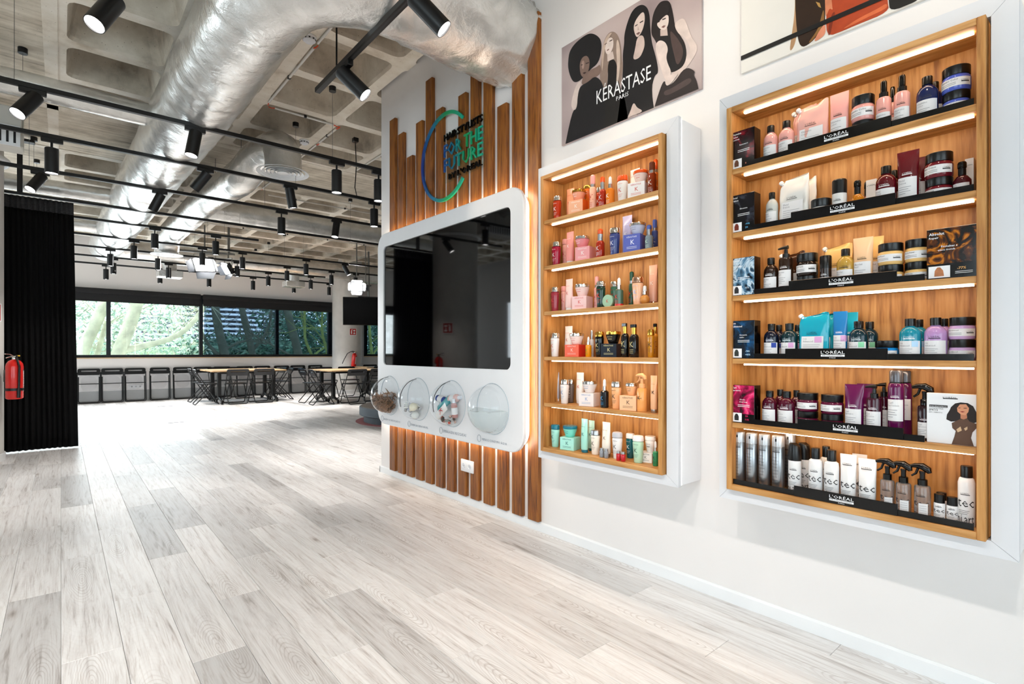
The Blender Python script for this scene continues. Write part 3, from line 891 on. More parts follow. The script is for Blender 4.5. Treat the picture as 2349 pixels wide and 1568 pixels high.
# ================================================================== LOGO SIGN over the slats
def grad_mat(name, axis, lo, hi, stops):
    m, nt, p = new_mat(name)
    tc = node(nt, 'ShaderNodeTexCoord'); sp = node(nt, 'ShaderNodeSeparateXYZ', {0: tc.outputs['Object']})
    mr = node(nt, 'ShaderNodeMapRange', {0: sp.outputs[axis], 1: lo, 2: hi})
    rp = ramp(nt, mr.outputs[0], stops)
    nt.links.new(rp.outputs[0], p.inputs['Base Color']); p.inputs['Roughness'].default_value = 0.35
    return m
def sign():
    t = thing('wall_sign', 'round blue and green lettered sign mounted on the wooden slats', 'sign', (2.300, 3.528, 2.69), R(-90))
    # local x runs to the right along the wall, y into the wall
    MT = grad_mat('sign_text_gradient', 0, 0.0, 0.5, [(0.0, '#15478c'), (0.32, '#0f7a86'), (0.6, '#129a58'), (1.0, '#17a98c')])
    MG = grad_mat('sign_gradient', 0, -0.34, 0.26, [(0.0, '#0f2f86'), (0.30, '#0a6f96'), (0.62, '#109a58'), (1.0, '#17a98c')])
    pts = [(0.337 * math.cos(R(a)), 0.0, 0.337 * math.sin(R(a))) for a in range(43, 318, 5)]
    mb = MB()
    vs = []; fs = []
    for i, a in enumerate(range(43, 319, 5)):
        ca, sa = math.cos(R(a)), math.sin(R(a))
        th = 0.013
        for rr, y in ((0.337 - th, 0), (0.337 + th, 0), (0.337 + th, 0.014), (0.337 - th, 0.014)):
            vs.append((rr * ca, y, rr * sa))
        if i:
            b = (i - 1) * 4
            for k in range(4):
                fs.append((b + k, b + (k + 1) % 4, b + 4 + (k + 1) % 4, b + 4 + k))
    fs += [(0, 1, 2, 3), tuple(len(vs) - 4 + k for k in (3, 2, 1, 0))]
    mb.add(vs, fs).build('ring', MG, t)
    for s, x, z, w, h, m in (("HAIRSTYLISTS", -0.005, 0.120, 0.500, 0.052, M_gloss), ("FOR THE", -0.005, -0.008, 0.500, 0.098, MT), ("FUTURE", -0.005, -0.124, 0.500, 0.096, MT), ("BY L'OREAL", 0.06, -0.196, 0.43, 0.047, M_gloss)):
        c = MB(); put_text(c, s, x, z, 0.0, width=w, height=h, bold=(m is M_gloss), thick=0.012)
        c.build('lettering', m, t)
    MB().box(-0.01, 0.51, 0.0125, 0.0155, -0.21, 0.185).build('backing_plate', M_glass, t)
sign()

# ================================================================== wall socket
t = thing('wall_socket', 'white double wall socket fixed over the lower slats', 'socket', (2.318, 3.229, 0.253), R(-90))
MB().rbox(-0.078, 0.078, -0.012, 0.0, 0, 0.09, 0.004, 2).build('plate', M_white, t, smooth=30)
for sx in (-0.038, 0.038):
    c = MB().lathe([(0.020, 0), (0.020, 0.002), (0.0175, 0.0025), (0.017, 0.0005), (0.0005, 0.0004)], 20).xf(Matrix.Rotation(R(90), 4, 'X'))
    s = c.build('outlet', M_white2, t, loc=(sx, -0.0125, 0.045), smooth=30)
    for dx in (-0.006, 0.006):
        MB().lathe([(0.0022, 0), (0.0022, 0.001)], 8).xf(Matrix.Rotation(R(90), 4, 'X')).build('pin_hole', M_ink, s, loc=(dx, -0.0005, 0))

# ================================================================== POSTERS (printed boards)
def px_to_poster(x, y, ox, oy, k, y_left, z_low):
    u, v = ox + x / k, oy + y / k
    a = (u - 1174.5) / 1214.4
    rx = a * CC + CS; ry = -a * CS + CC; rz = (807 - v) / 1214.4
    tt = 2.33 / rx
    return y_left - ry * tt, 1.15 + rz * tt - z_low
def ink(col, rough=0.6):
    return mat('print' + col, col, rough, var=0.10, vscale=25)
def clip_low(q, lim=0.0015):
    out = []
    for i in range(len(q)):
        a, b = q[i], q[(i + 1) % len(q)]
        if a[1] >= lim: out.append(a)
        if (a[1] >= lim) != (b[1] >= lim):
            f = (lim - a[1]) / (b[1] - a[1]); out.append((a[0] + (b[0] - a[0]) * f, lim))
    return out
def chaikin(q, k=1):
    if not k: return q
    for _ in range(2):
        out = []
        for i in range(len(q)):
            a, b = q[i], q[(i + 1) % len(q)]
            out += [(a[0] * .75 + b[0] * .25, a[1] * .75 + b[1] * .25), (a[0] * .25 + b[0] * .75, a[1] * .25 + b[1] * .75)]
        q = out
    return q
def print_mesh(t, name, polys, y0, conv):
    mats = []; mb = MB()
    for i, (col, pts) in enumerate(polys):
        if col not in mats: mats.append(col)
        q = clip_low(chaikin([conv(*p) for p in pts], 0.0 if len(pts) < 5 else 1))
        mb.add([(a, y0 - 0.0004 * (i + 1), b) for a, b in q], [tuple(range(len(q)))], mats.index(col))
    bm_mats = [ink(c) for c in mats]
    o = mb.build(name, bm_mats, t, recalc=False)
    return o
def poster1():
    W, H = 0.93, 0.60
    t = thing('poster', 'black and white photo board of four women above the farther cabinet', 'poster', (2.342, 2.272, 2.412), R(-90))
    m, nt, p = new_mat('poster_backdrop')
    tc = node(nt, 'ShaderNodeTexCoord')
    nz = node(nt, 'ShaderNodeTexNoise', {'Vector': tc.outputs['Object'], 'Scale': 2.2, 'Detail': 1.0})
    rp = ramp(nt, nz.outputs[0], [(0.3, '#8e7d7f'), (0.55, '#bcaaa7'), (0.75, '#d3c5c0')])
    nt.links.new(rp.outputs[0], p.inputs['Base Color']); p.inputs['Roughness'].default_value = 0.45
    MB().box(0, W, -0.006, 0.007, 0, H).build('board', m, t)
    cv = lambda x, y: px_to_poster(x, y, 1240, 0, 4.195, 2.272, 2.412)
    K, SK, SD = '#131012', '#d6c4bc', '#7d665c'
    f1 = [(SK, [(345, 800), (385, 770), (372, 850), (352, 950), (342, 1050), (318, 1075), (296, 1040), (288, 990), (315, 880)]),
          (K, [(258, 640), (262, 560), (275, 490), (320, 420), (400, 350), (480, 310), (560, 350), (585, 420), (575, 520), (545, 610), (480, 660), (430, 720), (360, 785), (310, 790), (275, 720)]),
          (SD, [(400, 730), (470, 670), (540, 640), (570, 610), (575, 700), (530, 740), (385, 835)]),
          (SD, [(372, 610), (395, 550), (440, 528), (468, 570), (466, 640), (450, 700), (420, 742), (390, 735), (374, 680)]),
          (K, [(380, 822), (450, 790), (525, 722), (600, 800), (620, 1000), (600, 1400), (500, 1500), (200, 1560), (300, 1060), (345, 1050), (355, 900)]),
          ('#a98c80', [(392, 600), (405, 575), (420, 590), (416, 640), (405, 668), (395, 650)]),
          ('#241a18', [(384, 622), (402, 616), (402, 624), (386, 630)]), ('#241a18', [(432, 606), (462, 596), (463, 604), (434, 614)]),
          ('#3a2624', [(402, 702), (420, 692), (440, 694), (420, 712)])]
    f2 = [('#8c786c', [(585, 520), (600, 400), (640, 320), (690, 293), (740, 330), (770, 430), (775, 560), (788, 620), (776, 760), (740, 862), (700, 850), (690, 700), (640, 640), (638, 820), (592, 862), (563, 760), (570, 640)]),
          ('#16120f', [(640, 585), (705, 560), (735, 640), (735, 760), (785, 900), (820, 1000), (860, 1380), (560, 1460), (560, 1000), (605, 870), (645, 800)]),
          ('#cdbab1', [(636, 520), (690, 490), (705, 560), (640, 590)]),
          ('#ddccc4', [(612, 430), (640, 372), (682, 350), (700, 400), (690, 470), (655, 525), (622, 512)]),
          ('#bfa898', [(600, 420), (640, 330), (690, 305), (660, 350), (618, 430), (596, 640), (588, 700), (580, 560)]),
          ('#c8b3a4', [(735, 360), (760, 440), (765, 580), (750, 760), (722, 830), (735, 620), (722, 450)]),
          ('#4a3a34', [(612, 424), (636, 408), (636, 415), (614, 431)]), ('#4a3a34', [(660, 392), (688, 376), (689, 384), (661, 400)]),
          ('#7d5a52', [(634, 482), (656, 466), (658, 476), (640, 488)])]
    f3 = [(K, [(785, 520), (800, 420), (800, 330), (830, 210), (880, 90), (960, 35), (1020, 60), (1045, 140), (1050, 260), (1062, 400), (1110, 560), (1132, 700), (1090, 722), (1060, 870), (1110, 1200), (1000, 1260), (880, 1012), (830, 1130), (700, 1400), (770, 900), (790, 640)]),
          ('#c5b0a7', [(925, 350), (985, 330), (1000, 420), (985, 480), (950, 555), (880, 578), (905, 470)]),
          ('#d2beb5', [(888, 250), (922, 170), (985, 100), (1002, 160), (990, 250), (962, 320), (925, 362), (902, 325)]),
          ('#2a1f1e', [(905, 245), (930, 228), (930, 238), (906, 254)]), ('#2a1f1e', [(950, 212), (985, 192), (985, 203), (952, 222)]),
          ('#6d4c47', [(915, 325), (940, 306), (958, 310), (936, 334)]),
          ('#b39c93', [(936, 250), (946, 285), (930, 292)]),
          ('#c9b5ac', [(880, 1010), (900, 985), (925, 1035), (980, 1060), (960, 1085), (880, 1110), (830, 1135), (860, 1080)])]
    f4 = [('#1f1718', [(1062, 240), (1080, 120), (1130, 30), (1172, 2), (1240, 2), (1270, 120), (1290, 260), (1335, 330), (1392, 420), (1402, 560), (1330, 655), (1250, 600), (1120, 430), (1095, 380), (1060, 330)]),
          (SK, [(1285, 215), (1370, 163), (1402, 220), (1440, 340), (1500, 430), (1508, 480), (1440, 600), (1340, 722), (1280, 802), (1215, 825), (1208, 765), (1290, 670), (1400, 540), (1442, 470), (1392, 360), (1330, 330), (1292, 270)]),
          (K, [(1130, 372), (1190, 335), (1240, 350), (1380, 400), (1402, 500), (1392, 590), (1350, 655), (1250, 705), (1205, 640), (1200, 520), (1180, 430)]),
          ('#4b3a37', [(1242, 300), (1262, 300), (1340, 400), (1372, 480), (1360, 560), (1310, 640), (1280, 520), (1252, 400)]),
          ('#dccac2', [(1100, 430), (1140, 380), (1200, 402), (1226, 470), (1206, 540), (1216, 600), (1262, 700), (1222, 765), (1190, 762), (1150, 640), (1115, 540)]),
          ('#c4afa6', [(1150, 285), (1215, 265), (1222, 340), (1150, 345)]),
          ('#d9c8c0', [(1112, 232), (1150, 180), (1226, 128), (1234, 200), (1218, 262), (1186, 292), (1142, 275)]),
          ('#1f1718', [(1085, 130), (1140, 40), (1235, 20), (1238, 125), (1180, 160), (1115, 235)]),
          ('#2c2020', [(1122, 212), (1146, 200), (1146, 208), (1124, 220)]), ('#2c2020', [(1170, 184), (1204, 170), (1204, 180), (1172, 194)]),
          ('#7a5650', [(1160, 262), (1184, 244), (1204, 246), (1184, 268)]),
          ('#2a2121', [(1060, 1150), (1140, 880), (1190, 762), (1215, 825), (1282, 800), (1390, 640), (1490, 680), (1470, 720), (1505, 780), (1540, 960), (1300, 1130)]),
          ('#4d3f3d', [(1180, 880), (1260, 850), (1340, 800), (1440, 740), (1460, 790), (1340, 860), (1200, 930)]),
          ('#dccac2', [(1195, 780), (1250, 720), (1330, 700), (1290, 760), (1250, 810), (1212, 830)])]
    for nm, f in (('f1', f1), ('f3', f3), ('f2', f2), ('f4', f4)):
        print_mesh(t, 'printed_figure', f, -0.0066 - {'f1': 0, 'f3': .004, 'f2': .0, 'f4': .008}[nm] * 0.1, cv)
    c = MB()
    a = cv(538, 1005); b = cv(1062, 760)
    put_text(c, 'KÉRASTASE', a[0], a[1], -0.0118, width=b[0] - a[0], height=0.098)
    a2 = cv(728, 972); b2 = cv(846, 920)
    put_text(c, 'PARIS', a2[0], a2[1], -0.0118, width=b2[0] - a2[0], height=0.024)
    c.build('lettering', M_inkw, t)
poster1()
def poster2():
    t = thing('poster', 'colour photo board of dresses crossed by a black band above the nearer cabinet', 'poster', (2.342, 1.147, 2.405), R(-90))
    MB().box(0, 0.93, -0.006, 0.007, 0, 0.62).build('board', mat('poster_white', '#e9e5de', 0.5, var=0.01), t)
    cv = lambda x, y: px_to_poster(x, y, 1680, 0, 3.511, 1.147, 2.405)
    up = lambda x, y: (x, y)
    B, O, K = '#2b1809', '#b1431d', '#0d0b0b'
    f1 = [('#b98f68', [(455, 418), (470, 300), (500, 100), (505, -260), (560, -260), (530, 60), (520, 250), (495, 372)]),
          (B, [(500, -30), (500, -280), (745, -280), (745, 60), (742, 210), (625, 350), (540, 384), (512, 230)]),
          ('#b58a4a', [(668, 10), (700, 20), (712, 60), (690, 50)]), ('#8c6232', [(715, 120), (735, 60), (738, 190), (640, 330), (600, 350), (690, 230)]),
          ('#d98a6a', [(745, 180), (752, 270), (690, 320), (650, 332), (700, 240)])]
    f2 = [(O, [(760, 292), (750, 150), (765, 0), (770, -280), (1240, -280), (1245, 0), (1262, 90), (1000, 195), (880, 248)]),
          ('#d8855f', [(742, -200), (780, -200), (800, 40), (806, 80), (780, 60), (760, 110), (744, 140)]),
          ('#d5693c', [(870, 240), (1000, 150), (1180, 60), (1240, 20), (1250, 60), (1120, 120), (960, 200)]),
          ('#7f2a10', [(770, 220), (800, 100), (830, 90), (800, 200), (790, 270), (768, 285)])]
    f3 = [(K, [(1268, 92), (1255, 0), (1250, -280), (1560, -280), (1500, -30), (1480, 10)])]
    for i, f in enumerate((f1, f2, f3)):
        print_mesh(t, 'printed_figure', f, -0.0066 - i * 0.0004, cv)
    q = [cv(65, 452), cv(65, 487), cv(1500, -48), cv(1500, -82)]
    zb = (q[0][1] + q[2][1]) / 2; 
    MB().box(0, 0.93, -0.0105, -0.0098, min(q[0][1], q[1][1]), max(q[0][1], q[1][1])).build('printed_band', ink('#0e0d0d'), t)
poster2()
# ================================================================== DUCTS
def foil():
    m, nt, p = new_mat('aluminium_foil_wrap')
    tc = node(nt, 'ShaderNodeTexCoord')
    n1 = node(nt, 'ShaderNodeTexNoise', {'Vector': tc.outputs['Object'], 'Scale': 7.0, 'Detail': 7.0, 'Roughness': 0.6, 'Distortion': 0.3})
    vo = node(nt, 'ShaderNodeTexVoronoi', {'Vector': tc.outputs['Object'], 'Scale': 3.2}, feature='DISTANCE_TO_EDGE')
    w = node(nt, 'ShaderNodeTexNoise', {'Vector': tc.outputs['Object'], 'Scale': 120.0, 'Detail': 1.0})
    s = node(nt, 'ShaderNodeMath', {0: n1.outputs[0], 1: vo.outputs[0]}, operation='ADD')
    s2 = node(nt, 'ShaderNodeMath', {0: w.outputs[0], 1: 0.05, 2: s.outputs[0]}, operation='MULTIPLY_ADD')
    b = node(nt, 'ShaderNodeBump', {'Height': s2.outputs[0], 'Strength': 0.32, 'Distance': 0.035})
    nt.links.new(b.outputs[0], p.inputs['Normal'])
    rp = ramp(nt, n1.outputs[0], [(0.3, '#d6d4d0'), (0.7, '#f0efec')])
    nt.links.new(rp.outputs[0], p.inputs['Base Color'])
    p.inputs['Metallic'].default_value = 0.68
    p.inputs['Roughness'].default_value = 0.25
    return m
M_foil = foil()
def bez(pts, step=0.05, rad=0.4):
    """polyline with its corners rounded, sampled at an even step"""
    P = [Vector(p) for p in pts]
    out = []
    for i in range(len(P)):
        if 0 < i < len(P) - 1:
            a = (P[i - 1] - P[i]); b = (P[i + 1] - P[i])
            r = min(rad, a.length * .48, b.length * .48)
            A = P[i] + a.normalized() * r; B = P[i] + b.normalized() * r
            for k in range(13):
                t = k / 12
                out.append(A * (1 - t) ** 2 + P[i] * 2 * t * (1 - t) + B * t * t)
        else:
            out.append(P[i])
    res = [out[0]]
    for q in out[1:]:
        while (q - res[-1]).length > step:
            res.append(res[-1] + (q - res[-1]).normalized() * step)
    res.append(out[-1])
    return res
def duct(name, parent, pts, r, seg=28, rad=0.4, wob=0.035, seed=0.0, end=None, bands=1.1):
    path = bez(pts, 0.045, rad)
    mb = MB()
    n = len(path)
    rr = [r] * n
    mb.tube(path, rr, seg, caps=True)
    # crumple the wrap
    cen = path
    vs = []
    for i in range(n):
        s = i * 0.045
        dent = 0.0
        q = (s / bands) % 1.0
        if q < 0.035: dent = -0.03
        elif q < 0.07: dent = 0.02
        for k in range(seg):
            v = Vector(mb.v[i * seg + k]); d = (v - cen[i]); a = 2 * PI * k / seg
            f = 1 + wob * noise.noise(Vector((s * 1.3 + seed, math.cos(a) * 1.6, math.sin(a) * 1.6))) \
                + 0.5 * wob * noise.noise(Vector((s * 6 + seed, math.cos(a) * 3, math.sin(a) * 3))) + dent * (0.6 + 0.6 * noise.noise(Vector((s, math.cos(a) * 2, seed))))
            if end and i > n - 12: f *= 1 + 0.09 * noise.noise(Vector((s * 12, math.cos(a) * 3.5, math.sin(a) * 3.5)))
            vs.append(cen[i] + d * f)
    mb.v = [tuple(v) for v in vs]
    return mb.build(name, M_foil, parent, smooth=70)
def hanger(parent, x, y, z, name='hanger_rod'):
    MB().tube([(x, y, z), (x, y, ZC)], 0.004, 6).build(name, M_steel, parent)
# main duct with the branch that turns into the right wall
t = thing('main_duct', 'thick foil-wrapped air duct crossing the whole ceiling lengthwise', 'duct', (0, 0, 0))
duct('trunk', t, [(0.69, 13.35, 3.25), (0.70, 12.2, 3.25), (0.86, 5.6, 3.25), (0.93, 2.72, 3.27), (2.349, 2.76, 3.25)], 0.285, 36, 0.62, 0.05, 1.0, end=True)
duct('branch', t, [(0.72, 13.2, 3.25), (1.6, 13.25, 3.22), (7.6, 13.25, 3.2)], 0.215, 24, 0.3, 0.05, 5.0)
for y in (12.0, 9.6, 7.9, 6.6): hanger(t, 0.84 - (y - 5.6) * 0.02, y, 3.5)
for x in (1.75, 4.3):
    MB().rbox(x - 0.22, x + 0.22, 13.06, 13.4, 2.72, 2.86, 0.01, 1).build('plenum_box', M_foil, t)
    MB().tube([(x, 13.23, 3.2), (x, 13.23, 2.86)], 0.13, 16).build('plenum_neck', M_foil, t, smooth=60)
t = thing('diffuser_duct', 'slimmer foil duct ending in a round white ceiling diffuser', 'duct', (0, 0, 0))
duct('trunk', t, [(1.44, 11.2, 2.98), (1.44, 11.0, 3.2), (1.50, 8.0, 3.2), (1.62, 6.75, 3.2), (1.70, 6.42, 3.35), (1.82, 5.94, 3.37), (1.82, 5.94, 3.085)], 0.188, 28, 0.22, 0.045, 9.0)
duct('branch', t, [(1.5, 8.62, 3.2), (2.6, 8.62, 3.2), (7.6, 8.62, 3.2)], 0.17, 22, 0.2, 0.05, 14.0)
dm = MB()
for k, (ra, rb, za, zb) in enumerate(((0.262, 0.222, 0, 0.012), (0.212, 0.178, -0.004, 0.014), (0.168, 0.138, -0.004, 0.014), (0.128, 0.100, -0.004, 0.014), (0.09, 0.064, -0.004, 0.014))):
    dm.lathe([(ra, za), (ra, za + 0.004), (rb, zb + 0.006), (rb, zb)], 36, cap=False)
dm.lathe([(0.0005, -0.006), (0.055, -0.004), (0.055, 0.002), (0.0005, 0.004)], 24)
for a in range(0, 360, 90):
    dm.box(-0.006, 0.006, 0, 0.225, 0.016, 0.022)
dif = dm.build('diffuser', M_trim, t, loc=(1.82, 5.94, 3.075), smooth=30)
hanger(t, 1.60, 6.75, 3.4); hanger(t, 1.52, 7.7, 3.4)
MB().lathe([(0.19, 0), (0.19, 0.10)], 20, cap=False).build('collar', M_foil, t, loc=(1.44, 11.2, 2.9), smooth=40)
MB().lathe([(0.25, 0), (0.25, 0.012), (0.19, 0.02)], 24).build('diffuser', M_trim, t, loc=(1.44, 11.2, 2.88), smooth=40)
t = thing('side_duct', 'thin foil duct running left from the main duct to a slotted grille', 'duct', (0, 0, 0))
duct('trunk', t, [(0.70, 5.8, 3.30), (-0.20, 5.8, 3.31), (-0.55, 5.82, 3.30), (-0.62, 6.3, 3.26)], 0.10, 20, 0.3, 0.04, 21.0)
MB().rbox(-0.80, -0.25, 6.18, 6.40, 2.90, 3.24, 0.01, 1).build('plenum_box', mat('plenum_paint', '#cfcbc2', 0.6, var=0.03), t)
g = MB().box(-0.78, -0.265, 6.165, 6.178, 2.90, 3.07).build('grille', M_trim, t)
for k in range(11):
    MB().box(-0.008, 0.008, -0.003, 0.0, 0, 0.12).build('slot', M_ink, g, loc=(-0.75 + k * 0.045, 6.166, 2.925))
t = thing('low_duct', 'short foil duct stub left of the main duct behind the curtain', 'duct', (0, 0, 0))
duct('trunk', t, [(-1.2, 9.05, 3.27), (0.6, 9.05, 3.27)], 0.10, 18, 0.2, 0.03, 31.0)
duct('second_trunk', t, [(-1.2, 11.3, 3.27), (0.55, 11.3, 3.27)], 0.12, 18, 0.2, 0.03, 33.0)

# ================================================================== TRACKS AND SPOTLIGHTS
TRK_Y = [4.90, 5.93, 7.08, 8.30, 9.25, 10.50, 11.65, 12.77, 13.83]
TRK_X = [(-1.1, 2.60), (-1.2, 3.6), (-1.3, 3.55), (-1.3, 4.9), (-1.3, 2.45), (-1.3, 5.6), (-1.3, 6.0), (-1.3, 4.9), (-1.3, 5.50)]
TRK_N = ['nearest', 'second', 'third', 'fourth', 'fifth', 'sixth', 'seventh', 'eighth', 'farthest']
ZT = 2.97
M_track = mat('track_black', '#0a0a0b', 0.4, var=0.05)
for i, (y, (xa, xb)) in enumerate(zip(TRK_Y, TRK_X)):
    t = thing('lighting_track', 'black lighting track across the room, %s from the camera%s' % (TRK_N[i] if i else 'the nearest', ', carrying the curtain' if i == 3 else ''), 'track', (xa, y, ZT), group='ceiling lighting tracks')
    MB().box(0, xb - xa, -0.017, 0.017, -0.016, 0.016).build('rail', M_track, t)
    MB().box(0, xb - xa, -0.0055, 0.0055, -0.0168, -0.0155).build('groove', mat('track_groove', '#2b2c2e', 0.5, var=0.05), t)
    hx = [x for x in (-0.24 + 0.0, 1.95, 3.6) if xa < x < xb - 0.05]
    for x in hx:
        MB().tube([(x - xa, 0, 0.016), (x - xa, 0, ZC - ZT)], 0.0018, 5).build('cable', M_steel, t)
        MB().lathe([(0.032, 0), (0.032, 0.045)], 16).build('canopy', M_track, t, loc=(x - xa, 0, ZC - ZT - 0.045), smooth=30)
# track running lengthwise above the display wall, with its feed cord
t = thing('lighting_track', 'short black lighting track running along the display wall', 'track', (1.36, -0.6, ZT), group='ceiling lighting tracks')
MB().box(-0.017, 0.017, 0, 4.29, -0.016, 0.016).build('rail', M_track, t)
MB().box(-0.0055, 0.0055, 0, 4.27, -0.0168, -0.0155).build('groove', mat('track_groove'), t)
MB().tube([(0, 3.95, 0.016), (0.004, 3.96, 0.3), (0, 3.95, ZC - ZT)], 0.006, 6).build('feed_cord', M_blackp, t)
t = thing('lighting_track', 'black lighting track running lengthwise at the top left', 'track', (0.19, -0.6, ZT), group='ceiling lighting tracks')
MB().box(-0.017, 0.017, 0, 4.0, -0.016, 0.016).build('rail', M_track, t)
# curtain rail hanger pole
t = thing('hanger_pole', 'black pole holding the curtain rail from the ceiling', 'pole', (-0.36, 8.3, ZT))
MB().box(-0.024, 0.024, -0.024, 0.024, 0.017, 0.62).build('shaft', M_track, t)
MB().rbox(-0.13, 0.13, -0.05, 0.05, 0.60, 0.63, 0.004, 1).build('bracket', M_track, t)

AIM = {'v': (0, 0.0, -1), 'L': (-0.45, -0.38, -0.85), 'l': (-0.18, -0.12, -1), 'r': (0.20, 0.05, -1), 'B': (-0.55, 0.35, -0.85), 'B2': (-0.42, 0.25, -1), 'R': (0.42, -0.25, -0.9),
       'W': (0.62, -0.45, -0.75), 'W2': (0.62, -0.42, -0.75), 'N': (-0.42, -0.30, -0.9)}
_spotdata = {}
def spot(x, y, aim, lab, lit=True, power=None, along='x', cone=62):
    t = thing('track_spotlight', lab, 'spotlight', (x, y, ZT - 0.016), group='ceiling track spotlights')
    k = ('adapter', along)
    if k not in _spotdata:
        a = MB().rbox(-0.07, 0.075, -0.018, 0.018, -0.034, 0.0, 0.003, 1)
        s = MB().lathe([(0.009, -0.085), (0.009, -0.034)], 10)
        h = MB().lathe([(0.001, 0.0), (0.044, 0.0), (0.047, -0.004), (0.047, -0.205), (0.0465, -0.212), (0.043, -0.212), (0.042, -0.200)], 24, cap=False)
        y_ = MB().box(-0.006, 0.006, -0.053, -0.047, -0.075, 0.02).box(-0.006, 0.006, 0.047, 0.053, -0.075, 0.02).box(-0.006, 0.006, -0.053, 0.053, 0.014, 0.02)
        l = MB().lathe([(0.0005, -0.2035), (0.0425, -0.2035)], 24, cap=False)
        if along == 'y':
            a.xf(Matrix.Rotation(R(90), 4, 'Z'))
        objs = []
        for nm, mb, m, sm in (('adapter', a, M_track, None), ('stem', s, M_track, 30), ('head', h, M_track, 35), ('lens', l, M_lens, None)):
            o = mb.build(nm, m, t, smooth=sm)
            objs.append((nm, o.data)); COL.objects.unlink(o); bpy.data.objects.remove(o)
        _spotdata[k] = objs
    v = Vector(AIM[aim]).normalized() if isinstance(aim, str) else Vector(aim).normalized()
    q = Vector((0, 0, -1)).rotation_difference(v)
    head = None
    for nm, me in _spotdata[k]:
        if nm == 'lens':
            o = link('lens', me, head)
        else:
            o = link(nm, me, t)
            if nm == 'head':
                head = o; o.location = (0, 0, -0.085) if aim == 'v' else (0, 0, -0.095)
                o.rotation_mode = 'QUATERNION'; o.rotation_quaternion = q
                if aim != 'v': o.location = Vector((0, 0, -0.075)) - v * 0.045
    ld = bpy.data.lights.new('spot_beam', 'SPOT')
    ld.energy = power or SPOT_W; ld.spot_size = R(cone); ld.spot_blend = 0.6; ld.shadow_soft_size = 0.04
    ld.color = (1.0, 0.95, 0.90) if power != T0_W else (1.0, 0.84, 0.66)
    lo = link('spot_beam', ld, head, (0, 0, -0.22))
    return t
LAMPS = [
(0,[(-0.15, 'L'), (0.82, 'l'), (1.99, 'v'), (2.42, 'v')]),
(1,[(-0.06, 'v'), (1.08, 'B'), (1.89, 'r'), (2.87, 'v')]),
(2,[(-0.16, 'L'), (0.84, 'B2'), (2.15, 'v'), (2.87, 'l')]),
(4,[(1.04, 'v'), (1.83, 'v')]),
(5,[(0.9, 'v'), (1.87, 'v'), (2.51, 'v'), (3.65, 'v'), (4.44, 'R')]),
(6,[(0.66, 'v'), (1.36, 'v'), (2.69, 'v'), (3.65, 'v'), (4.61, 'v'), (5.18, 'v')]),
(7,[(0.77, 'v'), (1.67, 'v'), (3.59, 'v'), (4.55, 'v')]),
(8,[(0.71, 'v'), (1.65, 'v'), (2.6, 'v'), (3.54, 'v'), (4.5, 'v'), (5.41, 'v')]),
]
ORD = ['leftmost', 'second from left', 'third from left', 'fourth from left', 'fifth from left', 'sixth from left']
for ti, lst in LAMPS:
    for k, (x, a) in enumerate(lst):
        o_ = ORD[k] if k < len(lst) - 1 else 'rightmost'
        spot(x, TRK_Y[ti], a, '%s black spotlight, %s on the %s track' % ({'v': 'upright'}.get(a, 'tilted'), o_, TRK_N[ti]), power=SPOT_W * (1.8 if ti > 3 else 1.0))
spot(1.36, 3.20, 'W', 'tilted black spotlight near the end of the display-wall track', power=T0_W, along='y')
spot(1.36, 2.30, 'W2', 'tilted black spotlight at the top centre of the photo', power=T0_W, along='y')
spot(1.36, 1.45, (0.9, 0.30, -0.12), 'added unseen spotlight washing the four-women poster from overhead', power=T0_W, along='y', cone=125)  # out of view, added to warm and brighten the upper wall
spot(1.36, 0.35, (0.85, 0.15, -0.35), 'added unseen spotlight at the near end of the display-wall track', power=T0_W, along='y', cone=110)  # second out-of-view washer, added for light on the wall
spot(0.19, 3.31, 'N', 'large tilted black spotlight at the top left corner', power=FLOOR_W, along='y')
for _y, _a, _l in ((1.9, (0.15, 0.1, -1), 'added unseen spotlight on the near left track, first above the open floor'), (0.9, (0.35, 0.3, -1), 'added unseen spotlight on the near left track, second above the open floor'), (-0.1, (0.3, 0.35, -1), 'added unseen spotlight on the near left track, right above the viewer')):  # extra lamps out of view, added to brighten the near floor
    spot(0.19, _y, _a, _l, power=FLOOR_W, along='y', cone=95)

# ================================================================== CONDUITS, DETECTORS
M_pvc = mat('grey_pvc', '#dedad3', 0.5, var=0.02)
M_orange = mat('orange_cable', '#e2481c', 0.5, var=0.05)
def conduit(lab, pts, ends=True, r=0.011):
    p = [Vector(q) for q in pts]
    t = thing('conduit', lab, 'conduit', tuple(p[0]))
    q = [tuple(v - p[0]) for v in p]
    MB().tube(q, r, 8).build('pipe', M_pvc, t, smooth=60)
    d = (p[-1] - p[0]).normalized()
    n = max(1, int((p[-1] - p[0]).length / 0.8))
    for k in range(n):
        c = (p[-1] - p[0]) * ((k + .5) / n)
        MB().rbox(c.x - .014, c.x + .014, c.y - .014, c.y + .014, c.z - .012, c.z + .016, 0.003, 1).build('clip', M_blackp, t)
    if ends:
        for e, s in ((p[0], -1), (p[-1], 1)):
            a = e - p[0]; b = a + d * 0.07 * s + Vector((0.012, 0.012, 0))
            MB().tube([tuple(a), tuple((a + b) / 2 + Vector((0, 0, -.006))), tuple(b)], 0.005, 6).build('loose_cable', M_orange, t)
zc = ZC - 0.014
conduit('pale conduit along the ceiling rib beside the main duct', [(1.575, 5.58, zc), (1.575, 4.35, zc)])
conduit('pale conduit under the main duct near the branch', [(1.575, 4.26, zc), (1.575, 3.6, zc)], False)
conduit('pale conduit crossing a ceiling rib with orange cable ends', [(1.66, 5.68, zc), (2.27, 5.68, zc)])
conduit('pale conduit running to the white smoke detector', [(2.335, 5.76, zc), (2.335, 6.28, zc)])
